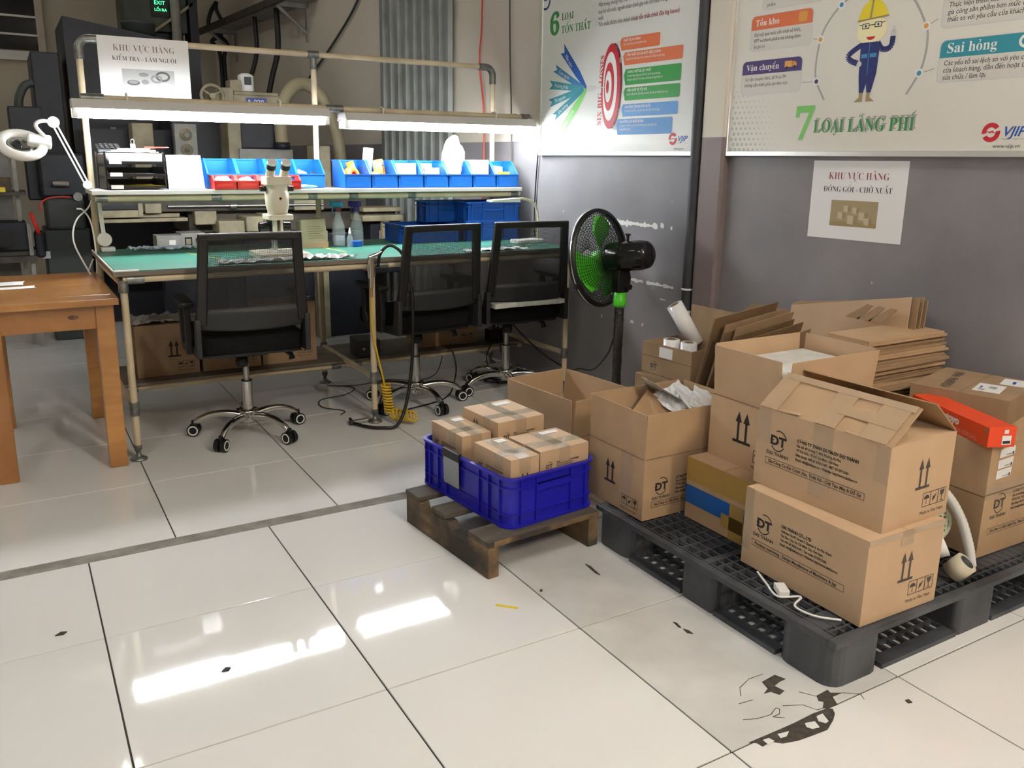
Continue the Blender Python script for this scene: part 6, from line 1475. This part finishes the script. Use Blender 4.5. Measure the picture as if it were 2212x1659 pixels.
# ------------------------------------------------------------------ cardboard behind the pallet
t = carton('carton', 'large worn carton carrying the small film-roll carton by wall', 1.790, .930, .0005, .250, .315, .395, rad(5), 'card_old', True, None, group='cartons against the wall')
t = carton('carton', 'small open carton of stretch-film rolls, label on its side', 1.785, .915, .400, .225, .280, .150, rad(6), 'card_old', False, None, group='cartons against the wall')
F = face('-x', .225, .28, .15); MB().slab([F[0] + F[1] * x + F[2] * y + F[3] * .0006 for x, y in ((.10, .095), (.175, .095), (.175, .14), (.10, .14))], F[3] * .0005).build('label', MATS['paper'], t)
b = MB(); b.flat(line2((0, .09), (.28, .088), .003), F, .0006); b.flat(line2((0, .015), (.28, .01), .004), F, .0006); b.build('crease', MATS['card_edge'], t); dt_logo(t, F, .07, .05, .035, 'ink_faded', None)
arrows(t, face('-y', .225, .28, .15), .12, .02, .07, 'ink_faded')
mat('film_white', (.72, .72, .72), rough=.15, coat=.5)
roll('film_roll', 'white stretch-film roll standing in small carton, left one', (1.745, .955, .400 + .0045 + .08), (0, 0, 1), .019, .036, .16, 'film_white', 'card_edge', 'film roll', 'stretch-film rolls')
roll('film_roll', 'white stretch-film roll standing in small carton, right one', (1.765, .868, .400 + .0045 + .08), (0, 0, 1), .019, .036, .16, 'film_white', 'card_edge', 'film roll', 'stretch-film rolls')
roll('film_roll', 'white stretch-film roll leaning behind the two upright ones', (1.835, .975, .620), (-.42, .30, .85), .019, .036, .20, 'film_white', 'card_edge', 'film roll', 'stretch-film rolls')
t = tall_open('carton', 'worn carton with tall raised flaps against wall behind film rolls', 2.095, .870, .0005, .262, .420, .500, .185, rad(2), 'card_old', 'card_old', (('-x', 90), ('+x', 93)))
def sheet(label, pts, off, group, m='card_old'):
    o = Vector(pts[0]); ob = MB().slab([Vector(p) - o for p in pts], off).build('cardboard_sheet', MATS[m]); ob.location = o
    return tag(ob, label, 'cardboard', group)
ordn = ['first', 'second', 'third', 'fourth', 'fifth', 'sixth', 'seventh', 'eighth', 'ninth', 'tenth', 'eleventh', 'twelfth', 'thirteenth', 'fourteenth']
for k in range(8):
    y = .765 - .022 * k; z1 = .735 - .010 * k - .015 * (k % 3); x0 = 1.585 + .012 * ((k * 3) % 5)
    sheet('folded carton leaning behind the tall open carton, %s from the film rolls' % ordn[k], [(x0, y, .004), (1.93, y, .004), (1.93 + .02 * (k % 2), y - .21, z1 + .04), (x0 + .01, y - .21, z1)], (0, -.006, 0), 'folded cartons leaning in a row', 'card_old' if k % 2 else 'card_edge')
for k in range(6):
    x = 2.175 - .0125 * k; a, c = .655 - .004 * k, .075 + .012 * ((k * 2) % 4)
    sheet('tall folded carton stood against wall, %s from the wall' % ordn[k], [(x - .03, a, .1415), (x - .03, c, .1415), (x + .0, c, .835 + .006 * (k % 3)), (x, a, .745 - .008 * (k % 2))], (-.006, 0, 0), 'tall folded cartons against the wall', 'card_warm' if k == 5 else 'card_old')
for k in range(3):
    sheet('narrow cardboard offcut propped before the tall folded cartons, %s one' % ('left', 'middle', 'right')[k], [(2.06, .33 - .05 * k, .742), (2.06, .27 - .05 * k, .742), (2.06, .215 - .05 * k, .80), (2.06, .24 - .05 * k, .803)], (-.005, 0, .0), 'cardboard offcuts')
t = carton('carton', 'dark worn carton under the flat stack of folded cartons', 1.99, .115, DZP, .40, .215, .360, 0, 'card_old', True, None, group='cartons against the wall')
rr = random.Random(9); z = .505
for k in range(13):
    th = rr.uniform(.012, .021); x0 = 1.745 + rr.uniform(0, .03); x1 = 2.225 + rr.uniform(-.03, .02); y0 = .005 + rr.uniform(-.012, .012); y1 = .205 + rr.uniform(-.01, .02); yw = rr.uniform(-.02, .02)
    if z + th > .742: break
    cx, cy = (x0 + x1) / 2, (y0 + y1) / 2; b = MB(); sw, sd = (x1 - x0) / 2, (y1 - y0) / 2; hh = th * .5
    b.hexa([(-sw, -sd, 0), (sw, -sd, 0), (sw, sd, 0), (-sw, sd, 0), (-sw, -sd, hh * .92), (sw, -sd, hh), (sw, sd, hh), (-sw, sd, hh * .9)])
    b.hexa([(-sw + .006, -sd + .004, hh), (sw - .01, -sd + .006, hh + .0005), (sw - .008, sd - .004, hh), (-sw + .01, sd - .008, hh), (-sw + .006, -sd + .004, th - .0012), (sw - .01, -sd + .006, th - .001), (sw - .008, sd - .004, th - .001), (-sw + .01, sd - .008, th - .0015)])
    o = b.build('folded_carton', MATS['card_old' if k % 3 else 'card_kraft']); o.location = (cx, cy, z); o.rotation_euler = (0, 0, yw)
    tag(o, 'folded carton lying in the flat stack, %s from below' % ordn[k], 'cardboard', 'flat stack of folded cartons'); z += th + .0003

# ------------------------------------------------------------------ machines behind the workbench
def bxs(t, o, lst):
    """lst of (name, material, (x0,x1,y0,y1,z0,z1), bevel) in world metres"""
    for nm, m, (x0, x1, y0, y1, z0, z1), bv in lst:
        MB().box((x0 - o[0], y0 - o[1], z0 - o[2]), (x1 - o[0], y1 - o[1], z1 - o[2])).build(nm, MATS[m], t, bevel=bv)
o = (.85, 4.6, 0)
t = thing('surface_grinder', 'large grimy ivory surface grinding machine behind the workbench', 'machine', o)
bxs(t, o, [
    ('base', 'machine_dark', (.72, 1.24, 4.3, 4.9, 0, .80), .01), ('base_cover', 'machine_ivory', (1.225, 1.315, 4.22, 4.6, 0, .80), .006), ('base_opening', 'machine_dark', (1.317, 1.64, 4.25, 4.85, 0, .78), .01),
    ('saddle', 'machine_grime', (.36, 1.6, 4.3, 4.9, .80, .96), .01), ('table', 'machine_grime', (-.20, 1.62, 4.22, 4.62, .955, 1.065), .006),
    ('table_cover', 'machine_ivory', (-.195, .065, 4.205, 4.5, .925, .972), .004), ('table_cover_slot', 'machine_dark', (-.19, .045, 4.202, 4.21, .978, 1.0), 0), ('cover_flange', 'machine_ivory', (.035, .065, 4.20, 4.3, .93, 1.015), .003),
    ('worn_patch', 'machine_ivory', (.08, .18, 4.212, 4.225, .95, 1.012), .002), ('way_cover', 'machine_ivory', (-.19, .347, 4.24, 4.5, .890, .915), .004), ('way_cover', 'machine_ivory', (-.19, .30, 4.26, 4.5, .918, .948), .004),
    ('feed_box', 'machine_ivory', (.383, .525, 4.18, 4.4, .868, .958), .006), ('feed_box', 'machine_ivory', (.515, .686, 4.08, 4.35, .815, .896), .006), ('feed_box', 'machine_ivory', (.69, .808, 4.05, 4.3, .822, .924), .006), ('feed_box', 'machine_ivory', (.812, .90, 4.06, 4.3, .835, .935), .006),
    ('table_end', 'machine_ivory', (1.07, 1.287, 4.205, 4.4, .95, 1.022), .004),
    ('end_tray', 'machine_ivory', (1.53, 1.83, 4.05, 4.3, .937, .968), .006), ('end_tray', 'machine_ivory', (1.52, 1.836, 4.04, 4.3, .869, .913), .006), ('tray_web', 'machine_grime', (1.56, 1.80, 4.10, 4.28, .913, .937), 0),
    ('end_body', 'machine_dark', (1.60, 1.84, 4.1, 4.5, .48, .865), .01), ('end_panel', 'machine_grey', (1.665, 1.835, 4.085, 4.1, .68, .80), .004),
    ('control_box', 'machine_grey', (.262, .417, 4.05, 4.25, .60, .825), .004), ('control_box', 'machine_grey', (.11, .267, 4.04, 4.2, .60, .815), .004), ('meter', 'glass_dark', (.285, .33, 4.045, 4.05, .735, .80), 0), ('meter_window', 'machine_ivory', (.292, .323, 4.043, 4.046, .755, .79), 0), ('meter', 'white_plastic', (.185, .225, 4.035, 4.04, .75, .785), 0), ('meter_scale', 'black_plastic', (.188, .222, 4.033, 4.036, .735, .749), 0),
    ('control_leg', 'machine_dark', (.15, .38, 4.08, 4.22, 0, .60), 0),
    ('column', 'machine_dark', (.40, 1.25, 4.95, 5.45, 0, 1.62), .01), ('spindle_cover', 'machine_dark', (.84, 1.115, 4.7, 4.95, 1.375, 1.56), .01), ('head_plate', 'machine_grey', (.816, 1.214, 4.66, 4.70, 1.285, 1.375), .004), ('head_rail', 'machine_ivory', (.747, .84, 4.68, 4.95, 1.10, 1.56), .004), ('head_rail', 'machine_ivory', (1.03, 1.112, 4.72, 4.95, 1.30, 1.56), .004),
    ('head_body', 'machine_ivory', (.65, 1.17, 4.70, 5.1, 1.60, 1.762), .012), ('head_cap', 'machine_ivory', (.81, 1.13, 4.69, 5.1, 1.755, 1.778), .004), ('neck_box', 'machine_ivory', (.71, .805, 4.68, 4.9, 1.68, 1.80), .008), ('terminal_box', 'machine_ivory', (.786, .868, 4.70, 4.85, 1.778, 1.858), .006),
    ('dial_panel', 'machine_grey', (.38, .532, 4.70, 4.78, 1.20, 1.54), .004), ('side_cover', 'machine_ivory', (.11, .247, 4.75, 4.95, 1.10, 1.54), .006), ('back_guard', 'machine_dark', (-.15, 1.26, 4.98, 5.0, .5, 1.50), 0),
    ('slant_cover', 'machine_ivory', (1.27, 1.35, 4.2, 4.5, 1.10, 1.40), .01)])
def lo(*p): return Vector(p) - Vector(o)
for z in (1.465, 1.36):
    MB().lathe([(0, 0), (.042, 0), (.042, .012), (0, .012)], m=Matrix.Translation(lo(.456, 4.70, z)) @ Matrix.Rotation(PI / 2, 4, 'X'), n=22).build('dial', MATS['machine_ivory'], t); MB().cyl(lo(.456, 4.688, z), lo(.456, 4.665, z), .017).build('dial_knob', MATS['black_gloss'], t)
MB().cyl(lo(.375, 4.05, .78), lo(.375, 4.03, .78), .022).build('control_knob', MATS['black_gloss'], t)
MB().cyl(lo(.22, 4.20, .992), lo(1.28, 4.20, .988), .009).build('stop_rod', MATS['steel'], t); MB().cyl(lo(.62, 4.19, .99), lo(.66, 4.19, .99), .02).build('stop_dog', MATS['steel'], t)
MB().cyl(lo(1.706, 4.08, .74), lo(1.706, 4.08, .868), .036, n=18).build('end_post', MATS['machine_ivory'], t)
MB().lathe([(0, 0), (.055, 0), (.057, .02), (.057, .12), (.03, .135), (0, .135)], lo(.924, 4.80, 1.778), 22).build('motor', MATS['white_plastic'], t); MB().box(lo(.90, 4.738, 1.83), lo(.95, 4.745, 1.885)).build('motor_plate', MATS['grey_dark'], t)
m = Matrix.Translation(lo(.643, 4.64, 1.735)) @ Matrix.Rotation(PI / 2, 4, 'X')
hw = MB(); hw.tube([m @ Vector((.075 * math.cos(2 * PI * i / 28), .075 * math.sin(2 * PI * i / 28), 0)) for i in range(28)], .011, 8, closed=True); hw.cyl(m @ Vector((0, 0, -.06)), m @ Vector((0, 0, .015)), .02)
for k in range(3): a = 2 * PI * k / 3 + .5; hw.cyl(m @ Vector((0, 0, 0)), m @ Vector((.075 * math.cos(a), .075 * math.sin(a), 0)), .008)
hw.build('handwheel', MATS['machine_ivory'], t)
MB().box(lo(.892, 4.697, 1.68), lo(1.045, 4.70, 1.737)).build('plaque', mat('plaque_blue', (.04, .05, .30), rough=.4), t)
text('A-020', .05, (lo(.90, 4.6965, 1.69), Vector((1, 0, 0)), Vector((0, 0, 1)), Vector((0, -1, 0))), .0, .0, MATS['paper'], t, bold=.001)
# ribbed extraction ducts
mat('duct_tan', (.33, .285, .18), rough=.5)
def duct(pts, r, nm, label):
    q = smooth_path(pts, 14); L = len(q); oo = Vector(q[-1]); b = MB().tube([Vector(p) - oo for p in q], [r * (1 + .05 * (i % 2)) for i in range(L)], 14)
    ob = b.build(nm, MATS['duct_tan'], t); ob.location = oo - Vector(o); ob['label'] = label; return ob
duct([(1.135, 4.66, 1.40), (1.135, 4.68, 1.56), (1.17, 4.72, 1.72), (1.27, 4.75, 1.84), (1.37, 4.77, 1.86), (1.47, 4.77, 1.79), (1.545, 4.75, 1.64), (1.585, 4.72, 1.48), (1.60, 4.70, 1.30), (1.60, 4.70, 1.05)], .047, 'flexible_duct', 'ribbed tan flexible duct arching over the grinder')
MB().lathe([(.05, 0), (.058, 0), (.058, .05), (.05, .05)], lo(1.135, 4.66, 1.375), 20).build('duct_clamp', MATS['machine_dark'], t)
# dark machining centre
o = (.25, 5.9, 0)
t = thing('machining_centre', 'big dark navy machine cabinet rising behind the sign at left', 'machine', o)
MB().slab([lo(-.20, 5.6, .0), lo(.774, 5.6, .0), lo(.774, 5.6, 2.17), lo(-.20, 5.6, 2.32)], (0, .9, 0)).build('cabinet', MATS['machine_dark'], t)
bxs(t, o, [('side_column', 'machine_dark', (-.44, -.25, 5.55, 6.2, .38, 2.05), .01), ('side_base', 'machine_dark', (-.46, -.25, 5.5, 6.3, 0, .38), .01), ('lower_panel', 'machine_ivory', (.145, .70, 6.50, 6.52, 0, .30), 0), ('work_light', 'machine_grey', (.06, .10, 5.58, 5.60, 1.50, 1.53), 0), ('spindle_head', 'machine_dark', (-.10, .12, 5.35, 5.6, 1.2, 1.5), .02)])
MB().lathe([(0, 0), (.125, 0), (.125, .10), (.133, .105), (.133, .125), (0, .125)], lo(.36, 5.85, 2.225), 28).build('drum_motor', MATS['machine_green'], t)
MB().tube(smooth_path([lo(-.44, 5.56, 1.83), lo(-.50, 5.55, 1.80), lo(-.545, 5.54, 1.70), lo(-.545, 5.54, 1.58)], 6), .03, 12).build('cable_duct', MATS['machine_green'], t)
# grey-green cabinet, lathe and rack at far left
o = (-.35, 5.2, 0)
t = thing('switch_cabinet', 'dark grey-green machine cabinet behind the wooden table', 'cabinet', o)
bxs(t, o, [('cabinet', 'machine_green', (-.493, -.20, 5.0, 5.45, 0, .80), .01), ('control_face', 'machine_green', (-.47, -.22, 4.98, 5.3, .80, 1.02), .02), ('top_unit', 'machine_dark', (-.484, -.18, 5.05, 5.45, 1.02, 1.33), .02), ('tall_unit', 'machine_dark', (-.63, -.42, 5.1, 5.45, 1.30, 1.64), .01), ('neck', 'machine_dark', (-.56, -.44, 5.15, 5.4, 1.0, 1.32), .01), ('paper_slip', 'paper', (-.52, -.47, 4.995, 5.0, .60, .65), 0)])
MB().cyl(lo(-.26, 4.98, 1.03), lo(-.26, 4.93, 1.03), .03).build('knob', MATS['machine_grey'], t); MB().cyl(lo(-.40, 5.0, 1.12), lo(-.30, 4.96, 1.12), .02).build('spindle', MATS['steel'], t)
cable('air_hose', 'thin red hose curving over the dark grey-green cabinet', [(-.50, 4.95, .93), (-.50, 4.95, .98), (-.45, 4.95, 1.02), (-.36, 4.95, 1.03), (-.30, 4.97, 1.025)], .006, red, cat='hose')
o = (-.75, 5.0, 0)
t = thing('bench_lathe', 'dark bench lathe with red handwheel on a rack at far left', 'machine', o)
bxs(t, o, [('rack_post', 'machine_grey', (-.645, -.62, 4.95, 4.975, 0, 1.30), 0), ('rack_post', 'machine_grey', (-.60, -.575, 4.85, 4.875, 0, .86), 0), ('rack_post', 'machine_grey', (-1.05, -1.025, 4.95, 4.975, 0, 1.30), 0), ('shelf', 'machine_grime', (-1.05, -.58, 4.8, 5.25, 1.05, 1.07), 0), ('shelf', 'machine_grime', (-1.05, -.56, 4.8, 5.25, .60, .64), 0), ('shelf', 'machine_grime', (-1.05, -.56, 4.8, 5.25, .40, .42), 0), ('back_panel', 'machine_grey', (-1.05, -.66, 5.3, 5.32, .45, 1.45), 0), ('headstock', 'machine_dark', (-.90, -.60, 4.85, 5.1, .67, .87), .015), ('bed', 'machine_grime', (-1.05, -.56, 4.87, 5.1, .64, .68), .004), ('chuck_guard', 'machine_dark', (-.56, -.50, 4.85, 5.05, .62, .80), .02), ('parts_box', 'wood_pallet', (-.80, -.66, 4.9, 5.1, 1.07, 1.16), .004), ('oil_can', 'tape_yellow', (-.74, -.70, 4.86, 4.9, 1.07, 1.10), 0)])
MB().lathe([(.0, -.012), (.075, -.012), (.082, 0), (.075, .012), (0, .012)], m=Matrix.Translation(lo(-.548, 4.86, .855)) @ Matrix.Rotation(rad(75), 4, 'Y'), n=24).build('handwheel', MATS['bin_red'], t)
MB().cyl(lo(-.74, 4.85, .76), lo(-.74, 4.80, .76), .042, n=20).build('chuck', MATS['steel'], t); MB().cyl(lo(-.74, 4.80, .76), lo(-.74, 4.79, .76), .055, n=20).build('chuck_ring', MATS['black_plastic'], t)
# ledge with bracket along the wall, hanging cables
def wl_(u, z, off): return Vector(on_wall(u, z, off))
t = thing('wall_ledge', 'dark steel ledge on brackets high on wall behind the grinder', 'ledge', on_wall(7.2, 2.66), WRZ)
MB().box((-1.35, -.32, 0), (1.3, 0, .02)).build('shelf_plate', MATS['machine_grey'], t); MB().box((-1.35, -.335, -.035), (1.3, -.30, .025)).build('front_angle', MATS['machine_grime'], t)
for x in (-1.0, 1.05):
    MB().box((x - .02, -.30, -.04), (x + .02, 0, 0)).build('bracket_arm', MATS['machine_grey'], t); MB().cyl((x, -.29, -.03), (x, -.01, -.25), .016).build('bracket_strut', MATS['machine_grey'], t); MB().box((x - .02, -.02, -.32), (x + .02, 0, 0)).build('bracket_plate', MATS['machine_grey'], t)
cable('power_cable', 'thick black cable dropping from wall ledge to grinder motor, left one', [wl_(7.0, 2.64, .2), wl_(7.0, 2.3, .2), wl_(7.0, 2.0, .3), wl_(7.05, 1.80, .35)], .022, MATS['black_plastic'])
cable('power_cable', 'thick black cable dropping from wall ledge to the duct, right one', [wl_(6.4, 2.64, .2), wl_(6.4, 2.3, .2), wl_(6.45, 2.05, .25), wl_(6.45, 1.85, .3)], .026, MATS['black_plastic'])
cable('power_cable', 'thin grey cable slanting down the cream wall above the grinder', [wl_(4.95, 2.62, .02), wl_(5.2, 2.45, .02), wl_(5.6, 2.25, .02), wl_(5.95, 2.10, .02), wl_(6.3, 1.95, .02)], .010, MATS['grey_dark'])
t = thing('wall_conduit', 'grey vertical conduit pipe in the far corner', 'pipe', (.93, 7.4, 0)); MB().cyl((0, 0, 0), (0, 0, 3.99), .045).build('conduit', MATS['machine_grey'], t)
t = thing('cable_bundle', 'dark hooked cable bundle hanging at the end of wall ledge', 'cable', on_wall(8.45, 2.62, .1))
for k, pts in enumerate(([(0, 0, 0), (.02, -.02, .14), (-.03, 0, .28), (-.02, .02, .36)], [(0, 0, 0), (.06, -.03, -.08), (.02, -.02, -.22), (.03, 0, -.55)], [(0, 0, 0), (-.10, 0, -.06), (-.02, 0, -.18), (-.01, 0, -.60)], [(-.02, .02, .36), (-.09, 0, .25), (-.12, 0, .10), (0, 0, 0)])):
    MB().tube(smooth_path(pts, 5), .022, 8).build('strand', MATS['machine_dark'], t)
# overhead crane beam and exit display at the top left
t = thing('overhead_girder', 'dull green steel girder and plates under ceiling at top left', 'girder', (.60, 7.6, 2.45))
MB().box((-.12, -.10, .06), (.45, .5, .42)).build('girder_box', mat('girder_green', (.07, .09, .07), rough=.5, noise=(5, .4)), t)
MB().slab([(.10, -.2, .04), (.50, -.2, .34), (.50, .4, .34), (.10, .4, .04)], (0, 0, -.03)).build('slant_plate', MATS['machine_ivory'], t); MB().box((.46, -.2, -.2), (.54, .1, 1.5)).build('girder_post', MATS['machine_dark'], t); MB().box((-.12, .0, .42), (.5, .2, 1.5)).build('girder_hanger', MATS['machine_dark'], t)
MB().box((.0, -.02, -.05), (.42, .3, .05)).build('lower_flange', MATS['machine_dark'], t)
t = thing('exit_display', 'small dark display with green lit letters at top left', 'display', (.72, 7.48, 2.64)); MB().box((0, 0, 0), (.22, .018, .22)).build('case', MATS['black_plastic'], t)
gl = mat('green_glow', (.02, .3, .05), emit=((.05, 1, .25), 1.6)); F = (Vector((.03, -.001, .03)), Vector((1, 0, 0)), Vector((0, 0, 1)), Vector((0, -1, 0)))
text('EXIT', .05, F, 0, .08, gl, t); text('LỐI RA', .038, F, 0, .02, gl, t)

# the type proto is no longer needed
bpy.data.objects.remove(_to, do_unlink=True)
bpy.data.scenes.remove(_ts)
